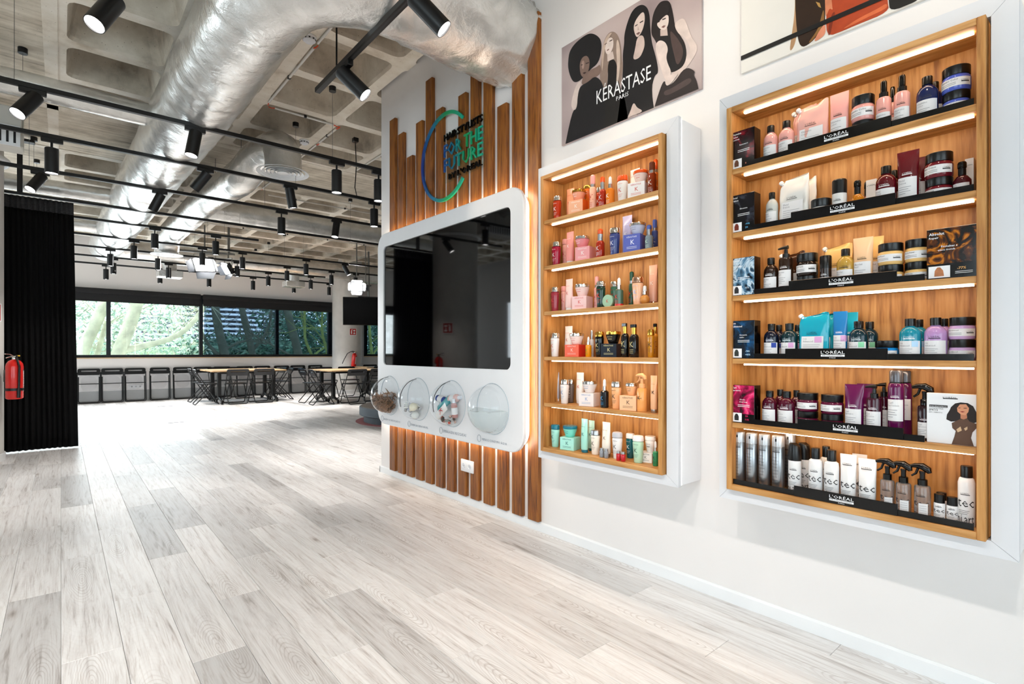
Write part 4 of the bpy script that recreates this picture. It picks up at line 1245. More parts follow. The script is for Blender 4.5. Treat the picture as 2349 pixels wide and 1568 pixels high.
conduit('pale conduit continuing past the smoke detector', [(2.335, 6.36, zc), (2.335, 8.6, zc)])
conduit('long pale conduit on the right ceiling rib behind the wall end', [(3.08, 5.3, zc), (3.08, 6.9, zc)], False)
conduit('long pale conduit crossing above the middle foil duct', [(2.5, 8.88, zc), (7.5, 8.88, zc)], False)
conduit('thin pale conduit crossing the ceiling at the back', [(1.5, 10.2, zc), (7.5, 10.2, zc)], False)
conduit('thin pale conduit crossing the ceiling before the far duct', [(1.5, 11.6, zc), (7.5, 11.6, zc)], False)
for lab, x, y in (('white smoke detector on the ceiling rib above the round diffuser', 2.19, 6.36), ('white smoke detector beside the main duct near the branch', 1.50, 4.24)):
    t = thing('smoke_detector', lab, 'detector', (x, y, ZC))
    MB().lathe([(0.055, 0), (0.055, -0.012), (0.052, -0.014)], 24).build('base', M_trim, t, smooth=30)
    MB().lathe([(0.050, -0.014), (0.048, -0.034), (0.032, -0.046), (0.0005, -0.048)], 24).build('chamber', M_white2, t, smooth=40)
    for k in range(10):
        a = 2 * PI * k / 10
        MB().box(-0.006, 0.006, -0.002, 0.002, -0.005, 0.005).build('vent', M_ink, t, loc=(0.0485 * math.cos(a), 0.0485 * math.sin(a), -0.026), rot=(0, 0, a + PI / 2))
for k, (x, y, z, lab) in enumerate(((2.62, 5.9, 2.97, 'black feed cord dropping from the ceiling to the second track'),)):
    t = thing('feed_cord', lab, 'cord', (x, y, z))
    MB().rbox(-0.03, 0.03, -0.03, 0.03, ZC - z - 0.05, ZC - z, 0.004, 1).build('rose', M_blackp, t)
    MB().tube([(0, 0, ZC - z - .05), (0.012, 0, 0.35), (-0.005, 0.0, 0.1), (0.03, 0.02, 0.0), (0.12, 0.03, 0.017)], 0.006, 6).build('cord', M_blackp, t)
# ================================================================== FOLDING CHAIRS
M_chair = mat('chair_black', '#0c0c0e', 0.38, var=0.05)
M_cblue = mat('chair_back_gloss', '#0b0e14', 0.22, var=0.05)
def clear_mat():
    m, nt, p = new_mat('frosted_plastic')
    nt.nodes.remove(p)
    tr = node(nt, 'ShaderNodeBsdfTransparent', {0: (0.985, 0.987, 0.99, 1)})
    pr = node(nt, 'ShaderNodeBsdfPrincipled', {'Base Color': C('#e3e5e8'), 'Roughness': 0.18})
    mx = node(nt, 'ShaderNodeMixShader', {0: 0.08, 1: tr.outputs[0], 2: pr.outputs[0]})
    nt.links.new(mx.outputs[0], nt.nodes['Material Output'].inputs[0])
    return m
M_clear = clear_mat()
def u_path(w, p_top, p_bot, r=0.04):
    """U-shaped tube: down one side, across the floor, up the other"""
    a = Vector(p_top); b = Vector(p_bot); d = (a - b).normalized()
    L = [(-w / 2, a.y, a.z), tuple(Vector((-w / 2, b.y, b.z)) + d * r)]
    for k in range(1, 5):
        q = R(90 * k / 5)
        c = Vector((-w / 2 + r, b.y, b.z)) + d * r
        L.append(tuple(c + Vector((-r * math.cos(q), 0, 0)) - d * r * math.sin(q)))
    L.append((-w / 2 + r, b.y, b.z)); L.append((w / 2 - r, b.y, b.z))
    for k in range(1, 5):
        q = R(90 - 90 * k / 5)
        c = Vector((w / 2 - r, b.y, b.z)) + d * r
        L.append(tuple(c + Vector((r * math.cos(q), 0, 0)) - d * r * math.sin(q)))
    L.append(tuple(Vector((w / 2, b.y, b.z)) + d * r)); L.append((w / 2, a.y, a.z))
    return L
def slotted_back(w, h, th):
    """back panel with a long hand slot, standing in XZ"""
    out = rrect(-w / 2, w / 2, 0, h, 0.035, 5); inn = rrect(-w * 0.34, w * 0.34, h * 0.52, h * 0.52 + 0.028, 0.013, 5)
    n = len(out); vs = []; fs = []
    for y in (0, th):
        vs += [(a, y, b) for a, b in out] + [(a, y, b) for a, b in inn]
    for i in range(n):
        j = (i + 1) % n
        fs += [(i, j, n + j, n + i), (2 * n + i, 3 * n + i, 3 * n + j, 2 * n + j), (i, 2 * n + i, 2 * n + j, j), (n + i, n + j, 3 * n + j, 3 * n + i)]
    return MB().add(vs, fs)
def open_chair():
    t = link('folding_chair', None); t.empty_display_size = .05
    MB().tube(u_path(0.43, (0, 0.215, 0.70), (0, -0.21, 0.0115)), 0.0105, 8).build('back_frame', M_chair, t, smooth=60)
    MB().tube(u_path(0.385, (0, -0.15, 0.44), (0, 0.235, 0.0115)), 0.0105, 8).build('rear_leg_frame', M_chair, t, smooth=60)
    MB().prism(rrect(-0.195, 0.195, -0.20, 0.155, 0.06, 5), 0.440, 0.458, 'z').build('seat', M_chair, t, smooth=30)
    b = slotted_back(0.445, 0.155, 0.018).xf(Matrix.Rotation(R(-26), 4, 'X'))
    b.build('backrest', M_cblue, t, loc=(0, 0.165, 0.635), smooth=30)
    MB().tube([(-0.2, 0.06, 0.452), (0.2, 0.06, 0.452)], 0.008, 6).build('cross_bar', M_chair, t)
    return t
def folded_chair():
    t = link('folded_chair', None); t.empty_display_size = .05
    MB().tube(u_path(0.405, (0, 0.0, 0.70), (0, -0.012, 0.0115)), 0.0105, 8).build('back_frame', M_chair, t, smooth=60)
    MB().tube(u_path(0.365, (0, 0.028, 0.60), (0, 0.024, 0.03)), 0.0105, 8).build('rear_leg_frame', M_chair, t, smooth=60)
    slotted_back(0.40, 0.145, 0.018).build('backrest', M_chair, t, loc=(0, -0.006, 0.638), smooth=30)
    MB().tube([(-0.2, 0.006, 0.44), (0.2, 0.006, 0.44)], 0.010, 6).build('cross_bar', M_chair, t)
    MB().prism(rrect(-0.17, 0.17, 0.06, 0.66, 0.07, 5), 0.008, 0.016, 'y').build('seat', M_clear, t, smooth=30)
    MB().prism(rrect(-0.14, 0.14, 0.30, 0.61, 0.10, 6), 0.005, 0.0075, 'y').build('seat_emboss', M_clear, t, smooth=30)
    return t
fc = folded_chair()
fx = [0.267, 0.688, 1.119, 1.598, 2.07, 2.50, 2.935, 3.47, 3.90, 4.40, 4.83, 5.32]
FO = ['first', 'second', 'third', 'fourth', 'fifth', 'sixth', 'seventh', 'eighth', 'ninth', 'tenth', 'eleventh', 'last']
for i, x in enumerate(fx):
    o = fc if i == 0 else copy_tree(fc)
    o.location = (x + 0.205, 15.06, 0.0); o.rotation_euler = (R(-6.5), 0, R((i * 37) % 5 - 2))
    tag(o, 'folded chair with clear seat leaning under the window, %s from the curtain' % FO[i], 'chair', 'folded chairs along the window wall')
oc = open_chair()
spots_c = [  # x, y, heading (0: back to the camera side), label
    (2.47, 14.05, 90, 'black folding chair at the left end of the left table, farther one'), (2.44, 13.27, 88, 'black folding chair at the left end of the left table, nearer one'),
    (2.98, 13.02, 178, 'black folding chair in front of the left table, left one'), (3.50, 13.00, 183, 'black folding chair in front of the left table, right one'),
    (4.08, 14.02, -88, 'black folding chair at the right end of the left table, farther one'), (4.06, 13.38, -94, 'black folding chair at the right end of the left table, nearer one'),
    (2.98, 14.62, 0, 'black folding chair behind the left table, left one'), (3.48, 14.62, 3, 'black folding chair behind the left table, right one'),
    (4.37, 12.20, 92, 'black folding chair at the left end of the right table, farther one'), (4.36, 11.55, 84, 'black folding chair at the left end of the right table, nearer one'),
    (4.97, 11.30, 180, 'black folding chair in front of the right table, left one'), (5.55, 11.36, 176, 'black folding chair in front of the right table, right one'),
    (5.05, 13.02, 2, 'black folding chair behind the right table, left one'), (5.62, 13.0, -3, 'black folding chair behind the right table, right one'),
    (6.52, 13.25, 180, 'black folding chair before the rearmost table by the column'), (7.05, 14.60, 0, 'black folding chair behind the rearmost table, under the second window')]
for i, (x, y, a, lab) in enumerate(spots_c):
    o = oc if i == 0 else copy_tree(oc)
    # heading 180: the sitter looks away from the camera, backrest towards it
    o.location = (x, y, 0); o.rotation_euler = (0, 0, R(a))
    tag(o, lab, 'chair', 'open folding chairs round the tables')

# ================================================================== TABLES
M_top = wood_mat('pale_oak_top', '#b5895a', '#d2ab7c', '#e2c39a', 'x', 0.6, 0.4, knots=False)
def table(x, y, w, d, lab, rz=0.0):
    t = thing('flip_top_table', lab, 'table', (x, y, 0), rz)
    MB().prism(rrect(-w / 2, w / 2, -d / 2, d / 2, 0.04, 5), 0.715, 0.742, 'z').build('tabletop', M_top, t, smooth=30)
    MB().box(-w / 2 + .22, w / 2 - .22, -0.03, 0.03, 0.66, 0.70).build('under_beam', M_black, t)
    for s in (-1, 1):
        X = s * (w / 2 - 0.20)
        l = MB().rbox(X - .035, X + .035, -0.045, 0.045, 0.11, 0.70, 0.006, 1).build('column_leg', M_black, t)
        MB().rbox(X - .05, X + .05, -d / 2 + .08, d / 2 - .08, 0.695, 0.714, 0.004, 1).build('top_bracket', M_black, t)
        f = MB()
        f.tube([(X, 0, 0.15), (X, -d / 2 + .16, 0.085), (X, -d / 2 + .06, 0.075)], [0.032, 0.026, 0.02], 8)
        f.tube([(X, 0, 0.15), (X, d / 2 - .16, 0.085), (X, d / 2 - .06, 0.075)], [0.032, 0.026, 0.02], 8)
        fo = f.build('foot', M_black, t, smooth=50)
        for sy in (-1, 1):
            MB().lathe([(0.012, -.02), (0.033, -.02), (0.036, -.014), (0.036, .014), (0.033, .02), (0.012, .02)], 16).xf(Matrix.Rotation(R(90), 4, 'Y')).build('caster', M_blackp, fo, loc=(X, sy * (d / 2 - .07), 0.036), smooth=40)
    return t
table(3.26, 13.22, 1.55, 0.70, 'oak-topped table on black wheeled legs, nearer half of the left pair')
table(3.26, 13.93, 1.55, 0.70, 'oak-topped table on black wheeled legs, farther half of the left pair')
table(5.28, 11.78, 1.55, 0.70, 'oak-topped table on black wheeled legs, nearer half of the right pair')
table(5.28, 12.49, 1.55, 0.70, 'oak-topped table on black wheeled legs, farther half of the right pair')
table(7.10, 13.92, 1.55, 0.75, 'oak-topped table at the back beneath the second window')

# ================================================================== PODIUM
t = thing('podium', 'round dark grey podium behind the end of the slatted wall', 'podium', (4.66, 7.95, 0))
MB().lathe([(0.90, 0.004), (0.90, 0.11)], 64).build('plinth', mat('podium_side', '#3a424a', 0.6, var=0.05), t, smooth=30)
MB().lathe([(0.955, 0.11), (0.97, 0.12), (0.97, 0.245), (0.955, 0.256)], 64).build('drum', mat('podium_side2', '#4b545c', 0.6, var=0.05), t, smooth=30)
MB().lathe([(0.948, 0.256), (0.94, 0.262), (0.0005, 0.262)], 64).build('carpet_top', mat('podium_carpet', '#7d736b', 0.95, var=0.15, vscale=120), t, smooth=30)
MB().lathe([(1.03, 0.0006), (1.03, 0.004), (0.902, 0.004)], 64, cap=False).build('floor_colour', mat('pink_reflection', '#a8666a', 0.8, var=0.05), t, smooth=30)  # faint pink reflection on the floor, painted as a thin flat ring

# ================================================================== HANGING SCREEN, STUDIO LIGHTS, CAMERA
t = thing('hanging_screen', 'black flat screen hanging tilted from the ceiling near the column', 'screen', (5.83, 12.35, 2.16), R(-24))
MB().rbox(-0.61, 0.61, -0.03, 0.03, -0.345, 0.345, 0.008, 2).xf(Matrix.Rotation(R(10), 4, 'X')).build('display', mat('tv_black', '#060607', 0.35, var=0.05, spec=0.2), t, smooth=30)
MB().rbox(-0.59, 0.59, -0.032, -0.0305, -0.325, 0.325, 0.0005, 1).xf(Matrix.Rotation(R(10), 4, 'X')).build('glass', mat('tv_glass', '#030304', 0.3, var=0.02, spec=0.12), t)
MB().box(-0.25, 0.25, -0.02, 0.03, 0.34, 0.365).build('mount_plate', M_black, t)
MB().tube([(0, 0.01, 0.36), (0, 0.01, ZC - 2.16)], 0.022, 10).build('pole', M_steel, t, smooth=60)
def studio_light(lab, x, y, z, rz, rx, s=1.0, strength=3.5):
    t = thing('studio_light', lab, 'light', (x, y, z), rz)
    Mx = Matrix.Rotation(R(rx), 4, 'X')
    MB().rbox(-0.19 * s, 0.19 * s, 0.0, 0.06, -0.15 * s, 0.15 * s, 0.006, 1).xf(Mx).build('housing', M_black, t)
    MB().box(-0.172 * s, 0.172 * s, -0.004, -0.0005, -0.132 * s, 0.132 * s).xf(Mx).build('lamp_face', mat('studio_face', '#ffffff', 0.4, emis=(1, 0.98, 0.95, 1), es=strength), t)
    M_door = mat('barn_door', '#1d1f22', 0.4, var=0.05)
    for poly in ([(-0.19, 0.15), (0.19, 0.15), (0.15, 0.30), (-0.15, 0.30)], [(-0.19, -0.15), (0.19, -0.15), (0.15, -0.30), (-0.15, -0.30)]):
        MB().prism([(a * s, (b - (0.15 if b > 0 else -0.15)) * s) for a, b in poly], 0, 0.003, 'y').xf(Matrix.Rotation(R(-52 if poly[0][1] > 0 else 52) * -1, 4, 'X')).xf(Matrix.Translation((0, 0, poly[0][1] * s))).xf(Mx).build('barn_door', M_door, t)
    for sg in (-1, 1):
        MB().prism([(0, -0.15 * s), (0, 0.15 * s), (0.13 * s * sg, 0.12 * s), (0.13 * s * sg, -0.12 * s)], 0, 0.003, 'y').xf(Matrix.Rotation(R(52) * sg * -1, 4, 'Z')).xf(Matrix.Translation((0.19 * s * sg, 0, 0))).xf(Mx).build('barn_door', M_door, t)
    MB().tube([(-0.2 * s, 0.03, 0), (-0.2 * s, 0.03, 0.22), (0.2 * s, 0.03, 0.22), (0.2 * s, 0.03, 0)], 0.008, 6).build('yoke', M_steel, t)
    MB().tube([(0, 0.03, 0.22), (0, 0.03, ZC - z)], 0.014, 8).build('drop_pipe', M_steel, t, smooth=60)
    ld = bpy.data.lights.new('studio_beam', 'AREA'); ld.shape = 'RECTANGLE'; ld.size = 0.33 * s; ld.size_y = 0.25 * s; ld.energy = 30; ld.spread = R(120)
    lo = link('studio_beam', ld, t); lo.matrix_local = Mx @ Matrix.Translation((0, -0.02, 0)) @ Matrix.Rotation(R(90), 4, 'X')
studio_light('blazing studio panel light with barn doors, left one of the back pair', 2.14, 11.85, 2.86, R(-32), 38, 1.0)
studio_light('smaller blazing studio panel light beside the left one', 2.52, 11.75, 2.80, R(-75), 30, 0.72)
studio_light('bright studio panel light above the hanging screen', 5.14, 11.50, 2.64, R(-20), 22, 0.72)
t = thing('lighting_bar', 'grey ceiling bar carrying the pair of studio lights', 'bar', (1.6, 12.0, 3.12), R(-12))
MB().box(0, 1.1, -0.02, 0.02, -0.02, 0.02).build('bar', M_steel, t)
MB().tube([(0.1, 0, 0), (0.1, 0, ZC - 3.12)], 0.012, 8).build('drop_pipe', M_steel, t)
MB().tube([(1.0, 0, 0), (1.0, 0, ZC - 3.12)], 0.012, 8).build('drop_pipe', M_steel, t)
t = thing('ceiling_camera', 'small video camera hanging on a pole above the screen', 'camera', (5.40, 11.60, 2.62), R(-30))
MB().tube([(0, 0, 0.09), (0, 0, 0.30), (0.0, 0, ZC - 2.62)], 0.010, 8).build('pole', M_steel, t)
MB().rbox(-0.13, 0.13, -0.03, 0.03, 0.06, 0.09, 0.006, 1).build('arm', M_black, t)
MB().rbox(-0.07, 0.06, -0.06, 0.06, -0.05, 0.06, 0.012, 2).build('body', mat('camera_grey', '#2b2c30', 0.4, var=0.05), t, smooth=40)
MB().lathe([(0.03, 0), (0.03, 0.05), (0.024, 0.05)], 16).xf(Matrix.Rotation(R(90), 4, 'X')).build('lens', M_gloss, t, loc=(0, -0.06, 0.0), smooth=40)

# ================================================================== FIRE EXTINGUISHERS AND SIGNS
M_red = mat('extinguisher_red', '#d6160e', 0.22, var=0.03, coat=0.4)
def extinguisher(lab, loc, rz, tilt=0.0, strap=False, scale=1.0):
    t = thing('fire_extinguisher', lab, 'extinguisher', loc, rz)
    t.rotation_euler = (0, R(tilt), rz); t.scale = (scale,) * 3
    MB().lathe([(0.0005, 0.006), (0.06, 0.0), (0.076, 0.008), (0.08, 0.02), (0.08, 0.38), (0.074, 0.415), (0.055, 0.445), (0.03, 0.46), (0.022, 0.465)], 28).build('cylinder', M_red, t, smooth=45)
    MB().lathe([(0.022, 0.462), (0.024, 0.475), (0.018, 0.50), (0.016, 0.505)], 16).build('valve', M_chrome, t, smooth=40)
    h = MB(); h.tube([(-0.01, 0, 0.50), (-0.05, 0, 0.525), (-0.10, 0, 0.528)], 0.007, 6).tube([(-0.01, 0, 0.50), (-0.06, 0, 0.492), (-0.09, 0, 0.482)], 0.006, 6)
    h.build('handle', M_chrome if strap else M_blackp, t, smooth=60)
    MB().lathe([(0.0005, -.008), (0.018, -.008), (0.018, .006), (0.0005, .006)], 14).build('gauge', mat('gauge_yellow', '#e8b71a', 0.4, var=0.03), t, loc=(0.028, -0.012, 0.507), smooth=40)
    n = 10; a0, a1 = R(-75), R(0)
    for nm, z0, z1, m, b0, b1 in (('label', 0.09, 0.33, M_paper, -60, -20), ('label_band', 0.315, 0.345, M_ink, -62, -12)):
        vs = []; fs = []
        for k in range(n + 1):
            q = R(b0 + (b1 - b0) * k / n)
            for z in (z0, z1): vs.append((0.0806 * math.cos(q), 0.0806 * math.sin(q), z))
        for k in range(n): fs.append((2 * k, 2 * k + 2, 2 * k + 3, 2 * k + 1))
        o = MB().add(vs, fs).build(nm, m, t, smooth=60, recalc=False)
        if nm == 'label':
            vs = []; fs = []
            for r_ in range(7):
                for k in range(5):
                    b = len(vs)
                    for q in (-56 + k * 7, -51 + k * 7):
                        for z in (0.11 + r_ * 0.028, 0.118 + r_ * 0.028): vs.append((0.081 * math.cos(R(q)), 0.081 * math.sin(R(q)), z))
                    fs.append((b, b + 2, b + 3, b + 1))
            MB().add(vs, fs).build('label_print', mat('label_red', '#b8221a', 0.5), o, recalc=False)
    if strap:
        MB().tube([(0.0, -0.03, 0.505), (-0.02, -0.065, 0.46), (-0.018, -0.092, 0.38), (-0.022, -0.092, 0.18), (-0.024, -0.09, 0.12)], 0.011, 8).build('hose', M_blackp, t, smooth=60)
        MB().tube([(-0.024, -0.09, 0.12), (-0.026, -0.092, 0.02)], 0.017, 10).build('nozzle', M_blackp, t, smooth=60)
        MB().lathe([(0.0805, 0.10), (0.083, 0.10), (0.083, 0.13), (0.0805, 0.13)], 28, cap=False).build('strap', M_blackp, t, smooth=45)
        MB().box(-0.02, 0.02, 0.075, 0.13, 0.2, 0.34).build('wall_bracket', M_steel, t)
    else:
        MB().tube([(-0.015, 0, 0.49), (-0.13, -0.02, 0.50), (-0.24, -0.04, 0.42), (-0.32, -0.05, 0.22), (-0.37, -0.05, 0.06)], 0.012, 8).build('hose', M_blackp, t, smooth=60)
    return t
extinguisher('red fire extinguisher fixed to the left column in front of the black curtain', (-0.372, 7.63, 0.655), R(40), 0, True, scale=0.9)
extinguisher('red fire extinguisher hung slightly tilted on the far column', (6.245, 14.195, 0.745), R(-25), 6, scale=0.82)
def safety_sign(lab, loc, rz, s=0.2):
    t = thing('safety_sign', lab, 'sign', loc, rz)
    MB().rbox(-s / 2, s / 2, -0.004, 0, -s / 2, s / 2, 0.001, 1).build('plate', M_inkw, t)
    a = s * .44
    MB().box(-a, a, -0.0052, -0.0042, -a, a).build('red_field', mat('sign_red', '#b3261e', 0.5, var=0.02), t)
    g = MB().box(-a * .62, -a * .28, -0.006, -0.0053, -a * .7, a * .35).box(-a * .54, -a * .36, -0.006, -0.0053, a * .35, a * .62).box(-a * .5, -a * .1, -0.006, -0.0053, a * .55, a * .7)
    g.box(a * .12, a * .7, -0.006, -0.0053, -a * .7, -a * .4).box(a * .3, a * .46, -0.006, -0.0053, -a * .4, a * .1).box(a * .12, a * .7, -0.006, -0.0053, a * .25, a * .6)
    g.build('pictogram', M_inkw, t)
safety_sign('small red and white fire sign on the far column', (6.275, 14.296, 1.72), R(-6))
safety_sign('red fire sign seen edge-on on the left column', (-0.535, 7.60, 1.56), R(52), 0.19)

# ================================================================== FLOOR BOXES, LOW WALL SOCKETS
for lab, x, y in (('flush floor outlet lid nearer the camera', 1.45, 10.25), ('flush floor outlet lid nearer the window', 1.68, 13.42)):
    t = thing('floor_outlet', lab, 'outlet', (x, y, 0), 0)
    MB().rbox(-0.13, 0.13, -0.13, 0.13, 0.0004, 0.004, 0.001, 1).build('lid', mat('lid_grey', '#c9c9c9', 0.35, 0.3, var=0.03), t)
    MB().box(-0.135, 0.135, -0.138, -0.132, 0.0004, 0.006).build('lid_edge', mat('lid_edge', '#55585c', 0.4, var=0.03), t)
t = thing('wall_socket', 'row of low wall sockets behind the third folded chair', 'socket', (1.34, 15.199, 0.30))
MB().rbox(-0.13, 0.13, -0.012, 0, 0, 0.085, 0.003, 1).build('plate', M_white, t)
for k in range(3):
    MB().lathe([(0.018, 0), (0.018, 0.002), (0.0005, 0.002)], 16).xf(Matrix.Rotation(R(90), 4, 'X')).build('outlet', M_ink if k == 0 else M_inkg, t, loc=(-0.08 + k * 0.08, -0.0122, 0.042))

# ================================================================== OUTSIDE
M_grass = mat('outside_ground', '#6f8a5c', 0.9, var=0.4, vscale=3)
gm = MB(); nx, ny = 40, 24
vs = []; fs = []
for j in range(ny + 1):
    for i in range(nx + 1):
        x = -30 + 80 * i / nx; y = 16 + 60 * j / ny
        vs.append((x, y, -1.6 + 0.055 * (y - 16) + 0.5 * noise.noise(Vector((x * .12, y * .12, 0)))))
for j in range(ny):
    for i in range(nx):
        a = j * (nx + 1) + i; fs.append((a, a + 1, a + nx + 2, a + nx + 1))
o = gm.add(vs, fs).build('ground', M_grass, smooth=60, recalc=False); o['kind'] = 'structure'
def bush_field(name, n, box, cols, size, seed, lab, dens=0.0):
    rnd = random.Random(seed)
    mb = MB()
    for i in range(n):
        x = rnd.uniform(box[0], box[1]); y = rnd.uniform(box[2], box[3])
        top = box[5] * (0.72 + 0.5 * noise.noise(Vector((x * .35, y * .2, seed))))
        z = rnd.uniform(box[4], max(box[4] + .3, top))
        s = size * rnd.uniform(.6, 1.5)
        d = Vector((rnd.uniform(-1, 1), rnd.uniform(-1, 1), rnd.uniform(-.6, 1))).normalized()
        a = d.orthogonal().normalized() * s * .32
        p = Vector((x, y, z))
        mb.add([p - a, p + d * s * .6 - a * .6, p + d * s * 1.2, p + d * s * .6 + a * .6, p + a * .2], [(0, 1, 2, 3, 4)], i % len(cols))
    o = mb.build(name, [mat(c + 'leaf', c, 0.7, var=0.25, vscale=2) for c in cols], recalc=False)
    tag(o, lab, 'foliage', kind='stuff')
bush_field('thicket', 26000, (-9, 3.9, 20, 26, -1.0, 5.2), ['#b9cbb8', '#93b09a', '#cdd8c4', '#d0cdb4'], 0.13, 2, 'pale tangled thicket seen through the left window panes')
bush_field('low_shrubs', 6000, (4.2, 8.6, 25, 31, -1.0, 2.1), ['#3f6453', '#4f7a62', '#32503f', '#6b8a72'], 0.22, 4, 'low dark shrubs below the tower block')
bush_field('evergreen_hedge', 16000, (8.4, 22, 26, 34, -0.5, 5.6), ['#3f6453', '#4f7a62', '#32503f', '#6b8a72'], 0.26, 5, 'dark evergreen bushes seen through the right window panes')
M_bark = mat('pale_bark', '#d2d0b6', 0.8, var=0.25, vscale=4)
M_bark2 = mat('grey_bark', '#6f7163', 0.8, var=0.25, vscale=4)
M_bark3 = mat('mossy_bark', '#98a35c', 0.8, var=0.25, vscale=4)
def tree(lab, base, m, limbs, seed):
    t = thing('tree', lab, 'tree', base)
    rnd = random.Random(seed)
    B = Vector(base)
    for i, (pts, r0, r1) in enumerate(limbs):
        P = [Vector(p) - B for p in pts]
        path = [tuple(p) for p in bez(P, 0.25, 0.8)]
        n = len(path)
        MB().tube(path, [r0 + (r1 - r0) * k / (n - 1) for k in range(n)], 8).build('trunk' if i == 0 else 'limb', m, t, smooth=70)
    tw = MB()
    for pts, r0, r1 in limbs:
        for k in range(16):
            a = Vector(pts[-1]).lerp(Vector(pts[len(pts) // 2]), rnd.random()) - B
            d = Vector((rnd.uniform(-1, 1), rnd.uniform(-.4, .4), rnd.uniform(-.5, 1))).normalized()
            L = rnd.uniform(.5, 1.6)
            q = a + d * L * .5 + Vector((rnd.uniform(-.2, .2), 0, rnd.uniform(-.2, .2)))
            tw.tube([tuple(a), tuple(q), tuple(a + d * L + Vector((0, 0, .15)))], [0.014, 0.009, 0.003], 4)
    o = tw.build('twigs', m, t, smooth=70); o['kind'] = 'stuff'
tree('leaning pale tree at the left end of the window view', (0.05, 18.2, -1.4), M_bark, [([(0.05, 18.2, -1.4), (0.35, 18.2, 1.0), (0.9, 18.2, 2.4), (1.3, 18.4, 4.2)], 0.17, 0.12), ([(0.05, 18.4, -1.0), (0.75, 18.5, 1.0), (0.95, 18.5, 2.0)], 0.12, 0.05)], 1)
tree('pale tree with a long limb sweeping right across the clear panes', (0.9, 17.9, -1.4), M_bark, [([(0.9, 17.9, -1.4), (1.1, 17.9, 0.9), (1.55, 17.9, 2.2), (1.9, 18.0, 4.0)], 0.20, 0.13), ([(1.15, 17.9, 1.15), (1.9, 17.9, 1.35), (2.6, 17.9, 1.6), (3.1, 17.9, 2.2), (3.5, 18.0, 3.0)], 0.09, 0.06)], 2)
tree('grey tree behind the lowered blind beside the middle mullion', (4.3, 19.0, -1.2), M_bark2, [([(4.3, 19, -1.2), (4.1, 19, 0.8), (3.75, 19, 2.2), (3.7, 19, 4.4)], 0.16, 0.10), ([(4.1, 19, 0.8), (3.4, 19, 1.5), (3.2, 19, 2.6)], 0.06, 0.03), ([(4.0, 19, 1.2), (4.6, 19, 1.6), (5.3, 19, 1.4)], 0.05, 0.02)], 3)
tree('slim grey forked tree before the tower block', (5.0, 20.0, -1.2), M_bark2, [([(5.4, 20, -1.2), (5.1, 20, 1.2), (4.75, 20, 2.6), (4.6, 20, 4.4)], 0.13, 0.09), ([(5.1, 20, 1.2), (5.7, 20, 2.0), (5.8, 20, 3.8)], 0.06, 0.03)], 4)
tree('dark trunk leaning left of the right mullion', (6.6, 19.5, -1.2), M_bark2, [([(6.9, 19.5, -1.2), (6.5, 19.5, 1.2), (6.1, 19.5, 2.6), (5.9, 19.5, 4.2)], 0.17, 0.12), ([(6.6, 19.5, 0.8), (5.6, 19.5, 1.4), (4.9, 19.5, 1.8)], 0.05, 0.02)], 5)
tree('mossy twisted tree in the rightmost pane of the first window', (6.9, 18.6, -1.0), M_bark3, [([(7.0, 18.6, -1.0), (6.7, 18.6, 1.0), (6.4, 18.6, 1.6), (6.4, 18.6, 3.4)], 0.06, 0.04), ([(7.6, 18.6, -1.0), (7.2, 18.6, 1.2), (7.0, 18.6, 1.8), (7.05, 18.6, 3.2)], 0.06, 0.03), ([(6.7, 18.6, 1.0), (7.1, 18.6, 1.35), (7.5, 18.6, 1.2)], 0.04, 0.02)], 6)
tree('mossy tree outside the second window', (9.3, 18.8, -1.0), M_bark3, [([(9.3, 18.8, -1.0), (9.0, 18.8, 1.0), (8.8, 18.8, 3.4)], 0.07, 0.04), ([(9.0, 18.8, 1.0), (9.8, 18.8, 2.0)], 0.04, 0.02)], 7)
# tower block: curved slabs of balconies
def tower(lab, x, y, w, floors, z0, fh, seed, bays):
    t = thing('tower_block', lab, 'building', (x, y, z0))
    M_con = mat('tower_white', '#d7dce2', 0.7, var=0.05, vscale=.3)
    M_win = mat('tower_glass', '#3b4958', 0.3, var=0.2, vscale=.4)
    MB().box(-w / 2, w / 2, 0.6, w * .5, 0, floors * fh).build('core', M_con, t)
    for k in range(floors):
        pts = [(-w / 2 + w * i / 12, -w * .16 * math.sin(PI * i / 12)) for i in range(13)]
        poly = [(a, b - 0.9) for a, b in pts] + [(w / 2, 0.7), (-w / 2, 0.7)]
        MB().prism(poly, k * fh, k * fh + fh * .42, 'z').build('balcony', M_con, t)
        for q in range(bays):
            xx = -w / 2 + w * (q + .5) / bays
            MB().box(-w / bays * .36, w / bays * .36, 0.5, 0.6, 0, fh * .5).build('window', M_win, t, loc=(xx, 0, k * fh + fh * .46))
tower('curved white tower block with stacked balconies beyond the trees', 74, 345, 46, 20, -8, 2.75, 1, 8)
tower('smaller white tower block behind the trees to the right', 122, 400, 24, 14, -8, 2.9, 2, 5)
tower('pale apartment block half hidden left of the tower', 46, 420, 22, 12, -8, 2.9, 3, 5)
